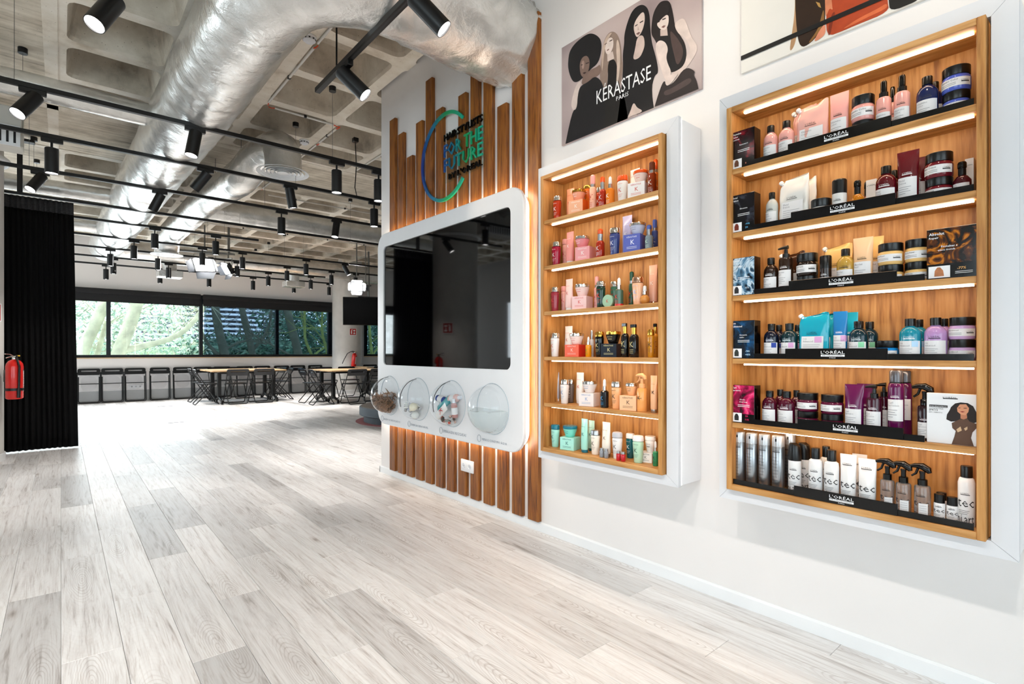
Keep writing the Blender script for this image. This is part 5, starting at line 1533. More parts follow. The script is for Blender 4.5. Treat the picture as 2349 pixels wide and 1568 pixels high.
# ================================================================== PRODUCTS ON THE SHELVES
def pmat(col, rough=0.22, metal=0.0, trans=0.0):
    return mat('plastic_%s_%d_%d_%d' % (col.lstrip('#'), int(rough * 100), int(metal * 10), int(trans * 10)), col, rough, metal, trans=trans, var=0.02, coat=0.15)
CAPS = {'chrome': M_chrome, 'gold': M_gold, 'silver': M_silver, 'black': M_blackp, 'white': pmat('#ecebea', 0.3), 'orange': pmat('#e8581a', 0.2), 'teal': pmat('#0d6f86', 0.25),
        'rose': mat('rose_metal', '#e0b49a', 0.15, 1.0, var=0.03), 'peach': pmat('#f0b27a', 0.3), 'grey': pmat('#b9bcc4', 0.3), 'brown': pmat('#6a3420', 0.25), 'blue': pmat('#4a63b8', 0.25), 'pinkc': pmat('#e6a2a0', 0.25), 'green': pmat('#1d4a35', 0.25)}
# body colour, cap, ink of the monogram / lettering, small square on the label (if any)
ST = {
 'amber': ('#b8340f', 'chrome', '#f4efe9'), 'peach': ('#f0a884', 'white', '#c4502c'), 'peachbox': ('#f2b48f', None, '#fff6ee'), 'peachjar': ('#f0a080', 'gold', '#fff2ea'), 'orangejar': ('#e8731f', 'gold', '#fff2ea'),
 'peachmist': ('#f2b79c', 'pinkc', '#c4452c'), 'redoil': ('#a82a12', 'silver', '#f0e6e2'), 'orangedrop': ('#ee8420', 'white', '#fbe9d6'), 'whiteorange': ('#efece8', 'orange', '#d2402a'), 'white': ('#f0eeec', 'white', '#c8402e'),
 'whitebox': ('#f3f0ee', None, '#d2402a'), 'whiteorangejar': ('#f4d9cc', 'orange', '#d2402a'), 'amberdark': ('#8a2f0c', 'brown', '#f4e6d8'), 'orangemist': ('#e47a24', 'orange', '#f4e6d8'),
 'magenta': ('#a31335', 'chrome', '#f2dfe2'), 'pinkb': ('#f0b6b0', 'pinkc', '#d24a5a'), 'pink': ('#ef9c96', 'white', '#f8e8e6'), 'pinkbox': ('#eda3a6', None, '#fff4f4'), 'pinkjar': ('#e88e94', 'chrome', '#fff0f0'),
 'indigo': ('#3d4a86', 'chrome', '#e6e8f6'), 'lilac': ('#b3b4dd', 'silver', '#f2f2fa'), 'bluebox': ('#5b66b8', None, '#f0f2ff'), 'greyjar': ('#c9cbe0', 'chrome', '#6a6f9a'), 'irid': ('#7d8f9a', 'blue', '#d8f6e0'), 'bluemist': ('#3f58a4', 'blue', '#e6ecff'),
 'rose': ('#9c3040', 'chrome', '#d84a44'), 'palepink': ('#f6d2cc', 'white', '#d2504c'), 'palepinkbox': ('#f4cdcb', None, '#d8544e'), 'palepinkjar': ('#f6d6d0', 'chrome', '#d8544e'), 'pinkmist': ('#f0b4ac', 'pinkc', '#c84a4a'),
 'green': ('#15392c', 'chrome', '#d8342c'), 'mintin': ('#a3c9ab', None, '#d8342c'), 'green2': ('#3a6b55', 'chrome', '#d8342c'), 'greendrop': ('#4a6a58', 'white', '#d8342c'), 'greenmist': ('#2f5b48', 'green', '#d8342c'), 'peachclear': ('#f0ba94', 'rose', '#b8c4e8'), 'flask': ('#d49044', 'white', '#fff0d8'), 'rosegold': ('#e8b49c', 'rose', '#fff4ec'),
 'whiteb': ('#f2efed', 'chrome', '#e07a6a'), 'coralbox': ('#ee6a52', None, '#f8cfc6'), 'whitepinkjar': ('#f6e0d8', 'chrome', '#d8544e'), 'yelloworange': ('#f0980c', 'white', '#6aa62c'), 'silvermist': ('#c9ccd0', 'silver', '#8a8a90'),
 'blackgold': ('#0b0b0c', 'gold', '#d9c98a'), 'blackbox': ('#101c2b', None, '#d9cf9a'), 'blackjar': ('#0d0c0c', 'gold', '#d9c98a'), 'blackgold2': ('#121110', 'gold', '#d9c98a'), 'goldoil': ('#c8861c', 'gold', '#2b1c08'), 'goldpump': ('#c98a24', 'gold', '#2b1c08'),
 'silverlilac': ('#b6bccb', 'white', '#5a78b0'), 'whiteb2': ('#eae2de', 'chrome', '#5a86b8'), 'greyb': ('#6f625c', 'chrome', '#d8d2ce'), 'whitebox2': ('#efe4e0', None, '#7a9ac4'), 'whitejar': ('#eee4e0', 'chrome', '#7a9ac4'), 'blackdrop': ('#15161a', 'white', '#4aa0d8'), 'peachb': ('#f4b27c', 'chrome', '#2b2320'), 'peachbox2': ('#f6c398', None, '#3a2a20'), 'peachjar2': ('#f2b684', 'chrome', '#3a2a20'), 'peachtrig': ('#f2a85e', 'peach', '#2b2320'), 'peach2': ('#f4bd90', 'silver', '#2b2320'),
 'mint': ('#a5e2d3', 'teal', '#0d4f5c'), 'mintbox': ('#a9e6d8', None, '#0d4f5c'), 'mintjar': ('#7cdccb', 'teal', '#0d4f5c'), 'mint2': ('#c4ece2', 'teal', '#0d4f5c'), 'cream': ('#f2e8da', 'silver', '#4a4038'), 'whitesilver': ('#eceaea', 'grey', '#4a4038'), 'tealb': ('#0d5a63', 'white', '#dff4f2'), 'sage': ('#b6dcc0', 'white', '#2a4a3a'), 'whitebox3': ('#f2efec', None, '#4a4a48'), 'whitejar2': ('#f2efec', 'white', '#4a4a48'), 'greendrop2': ('#2f8a58', 'white', '#123a26')}
LS = {'pink': ('#e8a9a0', '#2b1c1c', None), 'pinkp': ('#f0b6aa', '#3a2424', None), 'lppink': ('#eaa9a2', '#2b1c1c', None), 'pinkjar': ('#e6a098', '#2b1c1c', None), 'navy': ('#14204f', '#2a2f45', None), 'bluejar': ('#4f63c4', '#3a3f60', None),
 'silverw': ('#c9cbc6', '#2b2b2b', None), 'whitep': ('#e9e6e0', '#3a3a3a', None), 'whitejar': ('#dcdcd8', '#2b2b2b', None), 'whitec': ('#e6e5e2', '#1c1c1c', None), 'amber': ('#c8780e', '#1c1c1c', None), 'rosepump': ('#8a4a2c', '#1c1c1c', None), 'wcarton': ('#ecebe9', '#1c1c1c', None),
 'wine': ('#5a0a16', '#f0eef0', None), 'winejar': ('#6d1020', '#2b1c1c', None), 'winepump': ('#4a0a18', '#f0eef0', None), 'brown': ('#2c1a10', '#f0eef0', None), 'brownp': ('#4a2a18', '#e0d0c0', None), 'brownjar': ('#231610', '#2b1c1c', None), 'brownc': ('#2a1a12', '#f0eef0', None),
 'goldp': ('#eec27a', '#5a3a14', None), 'gold': ('#b8923e', '#2b1c10', None), 'beige': ('#edc49a', '#3a2a1c', None), 'goldt': ('#eec27a', '#3a2a1c', None), 'goldjar': ('#ecc078', '#2b1c1c', None),
 'nightblue': ('#0a1226', '#d8dcea', '#1d3fa0'), 'deepteal': ('#0a2a30', '#d8e6ea', '#dba6d4'), 'deepteal2': ('#0c2c36', '#d8e6ea', '#8fdcae'), 'tealp': ('#14a0ba', '#0d4050', '#dba6d4'), 'blue': ('#1f78b8', '#eef4fa', '#dba6d4'), 'teal': ('#16a4be', '#eef4fa', '#dba6d4'), 'bluelow': ('#1688d0', '#1c2a38', None), 'turq': ('#12869e', '#eef4fa', '#b4d8f4'), 'lilac': ('#b48cc0', '#3a2840', None), 'lilacjar': ('#c9a4d2', '#3a2840', None),
 'maroon': ('#4a0a22', '#f4e8ee', None), 'maroonjar': ('#5a0c30', '#2b1c1c', None), 'purple': ('#5f1048', '#f4e8f0', None), 'maroonp': ('#3c0a1e', '#f4e8ee', None), 'purplecan': ('#5a1046', '#f4e8f0', None), 'maroontrig': ('#22060f', '#f4e8ee', None), 'silver': ('#a9acb2', '#1c1c1e', None), 'whitetec': ('#e9e9ea', '#141416', None), 'cleartrig': ('#e2e5e6', '#141416', None)}
NAMES = {0: ('Vitamino', 'Color'), 1: ('Metal', 'Detox'), 2: ('Absolut', 'Repair'), 3: ('Scalp', 'Advanced'), 4: ('Curl', 'Expression'), 5: ('tec', 'ni.art')}

def wrap_pts(pts, r, sy, off, r2=None, zr=None):
    out = []
    for x, z in pts:
        rr = r
        if r2 is not None and zr:
            f = max(0, min(1, (z - zr[0]) / (zr[1] - zr[0]))); rr = r + (r2 - r) * f
        a = x / max(rr, 1e-4)
        out.append(((rr + off) * math.sin(a), -(rr * sy + off) * math.cos(a), z))
    return out
def wrap_rect(mb, x0, x1, z0, z1, r, sy, off=0.0005, n=6, r2=None, zr=None, mi=0):
    pts = []
    for k in range(n + 1):
        x = x0 + (x1 - x0) * k / n
        pts += [(x, z0), (x, z1)]
    mb.add(wrap_pts(pts, r, sy, off, r2, zr), [(2 * k, 2 * k + 2, 2 * k + 3, 2 * k + 1) for k in range(n)], mi)
def wrap_text(mb, s, xc, z, r, sy, width=None, height=None, off=0.0011, r2=None, zr=None, bold=False, mi=0, left=None):
    vs, fs = text_fit(s, width, height, bold)
    w = max(v[0] for v in vs)
    x0 = left if left is not None else xc - w / 2
    mb.add(wrap_pts([(a + x0, b + z) for a, b in vs], r, sy, off, r2, zr), fs, mi)
def brand(t, r, sy, z, ink_col, w=None, off=0.0006):
    """small two-line brand mark above the label"""
    w = w or r * 1.05
    mb = MB()
    wrap_text(mb, "L'ORÉAL", 0, z + w * .13, r, sy, width=w * .92, height=w * .2, off=off)
    wrap_rect(mb, -w / 2, w / 2, z, z + w * .085, r, sy, off, 4)
    mb.build('brand_mark', mat('ink' + ink_col, ink_col, 0.5, var=0.02), t, recalc=False)
def label(t, r, sy, z0, z1, shelf, half=1.15, square=None, r2=None, zr=None):
    mb = MB(); wrap_rect(mb, -r * half, r * half, z0, z1, r, sy, 0.0005, 8, r2, zr)
    o = mb.build('label', M_paper, t, smooth=60, recalc=False)
    p = MB(); h = z1 - z0
    a, b = NAMES[shelf]
    L = -r * half * .86
    wrap_text(p, a, 0, z1 - h * .20, r, sy, height=h * .10, off=0.0010, left=L, r2=r2, zr=zr)
    wrap_text(p, b, 0, z1 - h * .34, r, sy, height=h * .10, off=0.0010, left=L, r2=r2, zr=zr)
    for k, ww in enumerate((1.0, .8, .95, .6)):
        zz = z1 - h * (.50 + .11 * k)
        wrap_rect(p, L, L + r * 1.25 * ww, zz, zz + h * .022, r, sy, 0.0010, 4, r2, zr)
    p.build('label_print', M_inkg if shelf != 5 else M_ink, o, recalc=False)
    if square:
        q = MB(); wrap_rect(q, r * .25, r * .25 + h * .34, z1 - h * .36, z1 - h * .02, r, sy, 0.0009, 3, r2, zr)
        q.build('label_square', mat('sq' + square, square, 0.5, var=0.02), o, recalc=False)
def tec_print(t, r, sy, h, r2=None, zr=None):
    mb = MB()
    wrap_text(mb, 'tec', 0, h * .34, r, sy, width=r * 2.0, height=h * .13, off=0.0008, left=-r * .95, r2=r2, zr=zr)
    wrap_text(mb, 'ni.art', 0, h * .06, r, sy, width=r * 2.0, height=h * .14, off=0.0008, left=-r * .95, r2=r2, zr=zr)
    for k in range(3):
        wrap_rect(mb, -r * .8, r * (.5 - k * .12), h * (.27 - k * .03), h * (.276 - k * .03), r, sy, 0.0008, 3, r2, zr)
    mb.build('bold_print', M_ink, t, recalc=False)
def lathe_part(name, prof, m, t, seg=20, sy=1.0, smooth=40):
    return MB().lathe(prof, seg, sy=sy).build(name, m, t, smooth=smooth)
def tube_body(w, h, d, z0, n=18, sharp=1.0):
    rows = [(0, .86, .95), (.04, .96, 1), (.35, .99, .92), (.65, 1.0, .62), (.88, 1.02, .22), (.965, 1.03, .05), (1, 1.03, .045)]
    vs = []; fs = []
    for f, a, b in rows:
        for k in range(n):
            q = 2 * PI * k / n
            vs.append((w / 2 * a * math.cos(q), d / 2 * b * math.sin(q), z0 + h * f))
    for i in range(len(rows) - 1):
        for k in range(n):
            fs.append((i * n + k, i * n + (k + 1) % n, (i + 1) * n + (k + 1) % n, (i + 1) * n + k))
    fs += [tuple(range(n - 1, -1, -1)), tuple((len(rows) - 1) * n + k for k in range(n))]
    return MB().add(vs, fs)
def trigger(t, z, r, m, flip=1):
    h = MB()
    h.lathe([(r * .62, z), (r * .62, z + .018), (r * .5, z + .02)], 16)
    h.tube([(0, 0, z + .018), (0, 0, z + .034), (0.0, 0, z + .046)], [r * .36, r * .34, r * .42], 10)
    h.build('collar', m, t, smooth=50)
    b = MB().tube([(-flip * .034, 0, z + .058), (-flip * .02, 0, z + .062), (0, 0, z + .062), (flip * .016, 0, z + .052), (flip * .02, 0, z + .042)], [.005, .008, .0115, .011, .006], 10)
    b.build('spray_head', m, t, smooth=60)
    MB().tube([(-flip * .012, 0, z + .054), (-flip * .018, 0, z + .036), (-flip * .03, 0, z + .026)], [.004, .004, .003], 8).build('trigger', m, t, smooth=60)
PCOUNT = {}
def product(cab, sh, X, Y, z, h, w, kind, style, desc):
    shelf_n = ['top', 'second', 'third', 'fourth', 'fifth', 'bottom'][sh]
    lab = '%s, %s shelf, %s cabinet' % (desc, shelf_n, 'left' if cab == 1 else 'right')
    cat = {'kb': 'bottle', 'tube': 'tube', 'carton': 'carton', 'wcarton': 'carton', 'kj': 'jar', 'kj2': 'jar', 'jar': 'jar', 'tin': 'tin', 'pouch': 'pouch', 'spraycan': 'spray can', 'slantcan': 'spray can', 'foam': 'spray can', 'lpcan': 'spray can', 'trig': 'spray bottle', 'mist': 'spray bottle', 'lpmist': 'spray bottle', 'drop': 'dropper bottle', 'flask': 'dropper bottle'}.get(kind, 'bottle')
    nm = {'bottle': 'product_bottle', 'tube': 'squeeze_tube', 'carton': 'product_carton', 'jar': 'cream_jar', 'tin': 'round_tin', 'pouch': 'refill_pouch', 'spray can': 'spray_can', 'spray bottle': 'spray_bottle', 'dropper bottle': 'dropper_bottle'}[cat]
    rz = R(-90) + R(((sh * 7 + len(desc) * 5 + int(Y * 97)) % 9) - 4)
    if kind in ('carton', 'wcarton'): rz = R(-90) + (R(14) if cab == 1 else 0)
    t = thing(nm, lab, cat, (X, Y, z + 0.0005), rz, group='products on the %s shelf of the %s cabinet' % (shelf_n, 'left' if cab == 1 else 'right'))
    r = w / 2
    if cab == 1: body, capk, mono = ST[style]
    else: body, inkc, sq = LS[style]
    rm = min(r, 0.03)
    if kind == 'kb':
        r = min(r, 0.030); cap = CAPS[capk]
        gl = 0.10
        prof = [(r * .70, 0), (r * .76, .003), (r * .80, h * .2), (r * .92, h * .55), (r * .97, h * .72), (r * .9, h * .775), (r * .8, h * .785)]
        lathe_part('body', prof, pmat(body, gl), t, 20, .85)
        lathe_part('cap', [(r * .80, h * .785), (r * .98, h * .80), (r * .97, h * .93), (r * .86, h * .985), (r * .5, h)], cap, t, 20, .85, 30)
        p = MB()
        wrap_text(p, 'K', 0, h * .38, r * .88, .85, height=h * .15, left=-r * .35)
        wrap_text(p, 'KÉRASTASE', 0, h * .66, r * .95, .85, width=r * .9)
        for k in range(3): wrap_rect(p, -r * .45, r * (.45 - .12 * k), h * (.3 - .045 * k), h * (.308 - .045 * k), r * .82, .85, .0009, 4)
        p.build('monogram_print', mat('ink' + mono, mono, 0.45, var=0.02), t, recalc=False)
    elif kind in ('kj', 'kj2'):
        r = min(r, 0.041)
        hb = h
        cap = CAPS[capk]
        zb = 0.0
        if kind == 'kj2': hb = min(h, 0.075)
        prof = [(r * .55, zb), (r * .62, zb + .002), (r * .84, zb + hb * .45), (r * .97, zb + hb * .70), (r * .92, zb + hb * .74)]
        if kind == 'kj2':
            MB().rbox(-.04, .04, -.028, .028, 0, h - hb - .0003, .001, 1).build('carton_base', pmat('#e2701c', .45), t)
            prof = [(a, b + h - hb) for a, b in prof]; zb = h - hb
        lathe_part('bowl', prof, pmat(body, .2), t, 26)
        lathe_part('lid', [(r * .92, zb + hb * .74), (r * 1.0, zb + hb * .76), (r * 1.0, zb + hb * .94), (r * .94, zb + hb)], cap, t, 26, 1, 30)
        p = MB(); wrap_text(p, 'KÉRASTASE', 0, zb + hb * .52, r * .88, 1, width=r * .8)
        wrap_rect(p, -r * .3, r * .3, zb + hb * .36, zb + hb * .39, r * .80, 1, .001, 4)
        p.build('monogram_print', mat('ink' + mono, mono, 0.45, var=0.02), t, recalc=False)
    elif kind == 'carton':
        w = min(w, 0.088); d = 0.078
        MB().rbox(-w / 2, w / 2, -d / 2, d / 2, 0, h - .0006, .0008, 1).build('box', pmat(body, .5), t)
        p = MB(); put_text(p, 'K', -w * .06, h * .42, -d / 2 - .0004, height=h * .26)
        put_text(p, 'KÉRASTASE', -w * .3, h * .80, -d / 2 - .0004, width=w * .6)
        for k in range(2): p.add([(-w * .3, -d / 2 - .0004, h * (.28 - .08 * k)), (w * .3, -d / 2 - .0004, h * (.28 - .08 * k)), (w * .3, -d / 2 - .0004, h * (.30 - .08 * k)), (-w * .3, -d / 2 - .0004, h * (.30 - .08 * k))], [(0, 1, 2, 3)])
        p.build('box_print', mat('ink' + mono, mono, 0.45, var=0.02), t, recalc=False)
        if style in ('peachbox', 'coralbox'):
            MB().box(w / 2 + .0002, w / 2 + .0006, -d / 2, d / 2, 0.0005, h - .001).build('side_colour', pmat('#ea6a1e' if style == 'peachbox' else '#e2301a', .5), t)
    elif kind == 'wcarton':
        MB().rbox(-w / 2, w / 2, -.016, .016, 0, h, .0006, 1).build('box', pmat(body, .5), t)
        p = MB(); put_text(p, "L'ORÉAL", -w * .4, h * .82, -.0164, width=w * .8); p.build('box_print', M_ink, t, recalc=False)
    elif kind == 'tube':
        w = min(w, 0.060)
        d = min(w * .8, .042); hc = h * .085
        capm = CAPS[capk] if cab == 1 else pmat(body, .25)
        lathe_part('cap', [(w * .40, 0), (w * .43, .002), (w * .43, hc)], capm, t, 20, d / w, 30)
        b = tube_body(w, h - hc, d, hc).build('body', pmat(body, .2), t, smooth=50)
        zr = (hc, h); rr = w / 2
        if cab == 1:
            p = MB(); wrap_text(p, 'K', 0, h * .5, rr, d / w * .86, height=h * .09, left=-rr * .2)
            wrap_text(p, 'KÉRASTASE', 0, h * .76, rr, .40, width=rr * 1.0, off=.0035)
            p.build('monogram_print', mat('ink' + mono, mono, 0.45, var=0.02), t, recalc=False)
        elif style == 'whitetec':
            tec_print(t, rr, d / w * .97, h * .95); brand(t, rr, d / w * .55, h * .78, inkc, rr * 1.1, .004)
        else:
            label(t, rr, d / w * .985, h * .14, h * .50, sh, 1.0, sq); brand(t, rr, d / w * .95, h * .545, inkc, rr * .95)
    elif kind in ('mist', 'oil', 'kpump', 'drop', 'flask'):
        r = min(r, 0.024) if kind != 'flask' else r
        cap = CAPS[capk]
        hb = h * {'mist': .66, 'oil': .60, 'kpump': .70, 'drop': .60, 'flask': .52}[kind]
        if kind == 'flask':
            prof = [(r * .4, 0)] + [(r * math.cos(R(a)), hb * .5 * (1 + math.sin(R(a)))) for a in range(-66, 67, 12)] + [(r * .25, hb)]
        elif kind == 'mist':
            prof = [(r * .95, 0), (r, .002), (r, hb * .94), (r * .8, hb)]
        elif kind == 'drop':
            prof = [(r * .92, 0), (r, .002), (r, hb * .92), (r * .6, hb)]
        else:
            prof = [(r * .95, 0), (r, .002), (r, hb * .86), (r * .8, hb * .96), (r * .6, hb)]
        lathe_part('body', prof, pmat(body, .1), t, 18)
        if kind == 'mist':
            lathe_part('collar', [(r * .72, hb), (r * .72, hb + h * .08)], M_silver, t, 16, 1, 30)
            lathe_part('cap', [(r * .7, hb + h * .08), (r * .72, h * .97), (r * .5, h)], cap, t, 16, 1, 30)
        elif kind == 'oil':
            lathe_part('collar', [(r * .62, hb), (r * .62, hb + h * .22)], M_silver, t, 16, 1, 30)
            lathe_part('pump', [(r * .55, hb + h * .22), (r * .62, hb + h * .24), (r * .6, h * .97), (r * .3, h)], cap if capk != 'silver' else CAPS['orange'], t, 16, 1, 30)
        elif kind == 'kpump':
            lathe_part('collar', [(r * .55, hb), (r * .55, hb + h * .2)], cap, t, 16, 1, 30)
            MB().rbox(-r * .9, r * .45, -r * .35, r * .35, h * .90, h, .002, 1).build('pump', M_gloss, t)
        else:
            q = h - hb
            lathe_part('collar', [(r * .5, hb), (r * .5, hb + q * .35)], M_chrome, t, 14, 1, 30)
            lathe_part('bulb', [(r * .36, hb + q * .35), (r * .42, hb + q * .45), (r * .36, h * .95), (r * .12, h)], cap, t, 14, 1, 40)
        if kind == 'drop' and style == 'greendrop':
            lathe_part('red_base', [(r * 1.01, .001), (r * 1.01, h * .09)], pmat('#d8342c', .2), t, 18)
        if kind != 'flask':
            p = MB(); wrap_text(p, 'K', 0, hb * .45, r, 1, height=hb * .22, left=-r * .45)
            for k in range(3): wrap_rect(p, -r * .55, r * .45, hb * (.32 - .07 * k), hb * (.335 - .07 * k), r, 1, .0009, 3)
            p.build('monogram_print', mat('ink' + mono, mono, 0.45, var=0.02), t, recalc=False)
    elif kind == 'tin':
        r = h * .5
        M = Matrix.Rotation(R(90), 4, 'X')
        MB().lathe([(r * .97, -.011), (r, -.009), (r, .002)], 26).xf(M).build('tin_body', pmat('#8fb89a', .35), t, loc=(0, 0, r), smooth=30)
        MB().lathe([(r * 1.015, .002), (r * 1.015, .010), (r * .97, .0115)], 26).xf(M).build('lid', pmat(body, .35), t, loc=(0, 0, r), smooth=30)
        p = MB(); put_text(p, 'K', -r * .2, r * .75, -.0120, height=r * .5); p.build('monogram_print', mat('ink' + mono, mono, 0.45, var=0.02), t, recalc=False)
    elif kind in ('lp', 'lptall', 'lpmini', 'lpcan'):
        r = min(r, 0.031); sy = .86
        if kind == 'lp':
            prof = [(r * .93, 0), (r, .004), (r, h * .60), (r * .95, h * .68), (r * .70, h * .765), (r * .46, h * .80), (r * .44, h * .82)]; c0, cr = .82, .50
        elif kind == 'lptall':
            prof = [(r * .93, 0), (r, .004), (r, h * .66), (r * .92, h * .745), (r * .60, h * .78)]; c0, cr = .78, .60
        elif kind == 'lpcan':
            prof = [(r * .95, 0), (r, .004), (r, h * .72), (r * .85, h * .79), (r * .68, h * .81)]; c0, cr = .81, .70
        else:
            prof = [(r * .95, 0), (r, .003), (r, h * .64), (r * .93, h * .67)]; c0, cr = .67, .92
        lathe_part('body', prof, pmat(body, .16), t, 24, sy)
        lathe_part('cap', [(r * cr, h * c0), (r * cr, h * .985), (r * cr * .92, h)], M_blackp, t, 20, 1 if kind != 'lpmini' else sy, 30)
        if style == 'whitetec':
            tec_print(t, r, sy, h * .95)
            brand(t, r, sy, h * .52, inkc, r * 1.1)
        else:
            label(t, r, sy, h * .06, h * .46, sh, 1.1, sq)
            brand(t, r, sy, h * .50, inkc)
    elif kind == 'lpcyl':
        lathe_part('body', [(r * .96, 0), (r, .003), (r, h * .62)], pmat(body, .2), t, 22)
        lathe_part('cap', [(r * 1.01, h * .62), (r * 1.01, h * .97), (r * .9, h)], M_blackp, t, 22, 1, 30)
        label(t, r, 1, h * .06, h * .36, sh, 1.0, sq); brand(t, r, 1, h * .42, inkc)
    elif kind == 'lpmist':
        r = min(r, .024)
        lathe_part('body', [(r * .95, 0), (r, .003), (r, h * .64), (r * .8, h * .68)], pmat(body, .18), t, 22)
        lathe_part('collar', [(r * .62, h * .68), (r * .60, h * .78)], M_blackp, t, 18, 1, 30)
        lathe_part('cap', [(r * .44, h * .78), (r * .44, h * .97), (r * .36, h)], M_gloss, t, 18, 1, 30)
        label(t, r, 1, h * .05, h * .38, sh, 1.1, sq); brand(t, r, 1, h * .43, inkc)
    elif kind == 'lppump':
        r = min(r, .024)
        lathe_part('body', [(r * .95, 0), (r, .003), (r, h * .45), (r * .6, h * .58), (r * .4, h * .6)], pmat(body, .08), t, 22, .8)
        lathe_part('collar', [(r * .44, h * .60), (r * .44, h * .8)], M_blackp, t, 16, 1, 30)
        lathe_part('pump', [(r * .40, h * .8), (r * .5, h * .83), (r * .5, h * .96), (r * .4, h)], M_gloss, t, 16, 1, 30)
        label(t, r, .8, h * .06, h * .36, sh, 1.0, sq)
    elif kind == 'lpbigpump':
        r = min(r, .027)
        lathe_part('body', [(r * .96, 0), (r, .003), (r, h * .70), (r * .93, h * .74)], pmat(body, .12), t, 22)
        lathe_part('collar', [(r * .5, h * .74), (r * .5, h * .83), (r * .28, h * .84), (r * .24, h * .93)], M_blackp, t, 16, 1, 30)
        MB().tube([(-r * 1.15, 0, h * .955), (-r * .4, 0, h * .972), (r * .3, 0, h * .975)], [.0035, .006, .008], 10).build('nozzle', M_blackp, t, smooth=60)
        label(t, r, 1, h * .14, h * .48, sh, 1.1, sq); brand(t, r, 1, h * .52, inkc)
    elif kind == 'jar':
        r = min(r, .0375)
        lathe_part('bowl', [(r * .9, 0), (r * .98, .004), (r, h * .2), (r, h * .5), (r * .93, h * .60), (r * .88, h * .62)], pmat(body, .14), t, 28)
        lathe_part('lid', [(r * .95, h * .62), (r * .97, h * .64), (r * .97, h * .97), (r * .93, h - .0008)], M_blackp, t, 28, 1, 30)
        mb = MB(); wrap_rect(mb, -r * 1.25, r * 1.25, h * .14, h * .47, r, 1, .0005, 10)
        o = mb.build('label', M_paper, t, smooth=60, recalc=False)
        p = MB(); a, b = NAMES[sh]
        wrap_text(p, a + ' ' + b, 0, h * .36, r, 1, height=h * .07, off=.001, left=-r * 1.1)
        wrap_rect(p, r * .45, r * 1.05, h * .26, h * .30, r, 1, .001, 4); wrap_text(p, "L'ORÉAL", 0, h * .31, r, 1, width=r * .55, off=.001, left=r * .47)
        for k in range(2): wrap_rect(p, -r * 1.1, r * .1, h * (.27 - .06 * k), h * (.282 - .06 * k), r, 1, .001, 4)
        p.build('label_print', M_ink, o, recalc=False)
    elif kind == 'pouch':
        w = min(w, .112); d = .036; n = 22; rows = 12
        vs = []; fs = []
        sd = len(desc) * 1.7 + sh
        for j in range(rows + 1):
            f = j / rows
            for k in range(n):
                q = 2 * PI * k / n
                cq, sq_ = math.cos(q), math.sin(q)
                ww = w / 2 * (1 - .03 * math.sin(f * PI)) * (1 if f < .93 else .97)
                if cq < -.2 and f > .80: ww *= 1 - (f - .80) * 1.0 * (-cq)
                dd = d / 2 * (1 - f) ** .55 * (1 if f < .97 else .4) + .0012
                wob = .009 * noise.noise(Vector((cq * 2.5 + sd, f * 5, sq_))) * min(1, f * 3)
                zz = h * f
                if f > .75: zz += (f - .75) * h * .34 * (cq * .62 + .30 * math.sin(cq * 4.2 + sd) - .12)
                cx = math.copysign(abs(cq) ** .55, cq); cy = math.copysign(abs(sq_) ** .8, sq_)
                vs.append((ww * cx, dd * cy + wob * (1 if abs(sq_) > .2 else .3), zz * .93))
        for j in range(rows):
            for k in range(n):
                fs.append((j * n + k, j * n + (k + 1) % n, (j + 1) * n + (k + 1) % n, (j + 1) * n + k))
        fs += [tuple(range(n - 1, -1, -1)), tuple(rows * n + k for k in range(n))]
        MB().add(vs, fs).build('bag', pmat(body, .16), t, smooth=70)
        sp_ = MB().lathe([(.0055, 0), (.0055, .008), (.0085, .008), (.009, .018), (.0075, .020)], 14).xf(Matrix.Rotation(R(-38), 4, 'Y'))
        sp_.build('spout', CAPS['white'], t, loc=(-w * .36, 0, h * .84), smooth=40)
        lw, l0, l1 = w * .36, h * .07, h * .47
        yl = -d / 2 - .0045
        o = MB().add([(-lw, yl, l0), (lw, yl, l0), (lw, yl + .006, l1), (-lw, yl + .006, l1)], [(0, 1, 2, 3)]).build('label', M_paper, t, recalc=False)
        p = MB(); a, b = NAMES[sh]
        put_text(p, a, -lw * .85, l1 - h * .07, yl + .0035, height=h * .035); put_text(p, b, -lw * .85, l1 - h * .12, yl + .0030, height=h * .035)
        for k in range(5):
            zz = l1 - h * (.18 + .04 * k)
            y_ = yl + .006 * (zz - l0) / (l1 - l0) - .0006
            p.add([(-lw * .85, y_, zz), (lw * (.7 - .1 * (k % 3)), y_, zz), (lw * (.7 - .1 * (k % 3)), y_, zz + h * .006), (-lw * .85, y_, zz + h * .006)], [(0, 1, 2, 3)])
        p.build('label_print', M_inkg, o, recalc=False)
        if sq:
            MB().add([(lw * .2, yl + .0035, l1 - h * .13), (lw * .85, yl + .0035, l1 - h * .13), (lw * .85, yl + .0048, l1 - h * .01), (lw * .2, yl + .0048, l1 - h * .01)], [(0, 1, 2, 3)]).build('label_square', mat('sq' + sq, sq, .5), o, recalc=False)
        b2 = MB(); put_text(b2, "L'ORÉAL", -lw * .5, h * .53, -d * .42 - .003, width=lw * .9)
        b2.add([(-lw * .55, -d * .42 - .003, h * .51), (lw * .45, -d * .42 - .003, h * .51), (lw * .45, -d * .42 - .003, h * .52), (-lw * .55, -d * .42 - .003, h * .52)], [(0, 1, 2, 3)])
        b2.build('brand_mark', mat('ink' + inkc, inkc, .5, var=.02), t, recalc=False)
    elif kind in ('spraycan', 'slantcan', 'foam'):
        r = min(r, .0235)
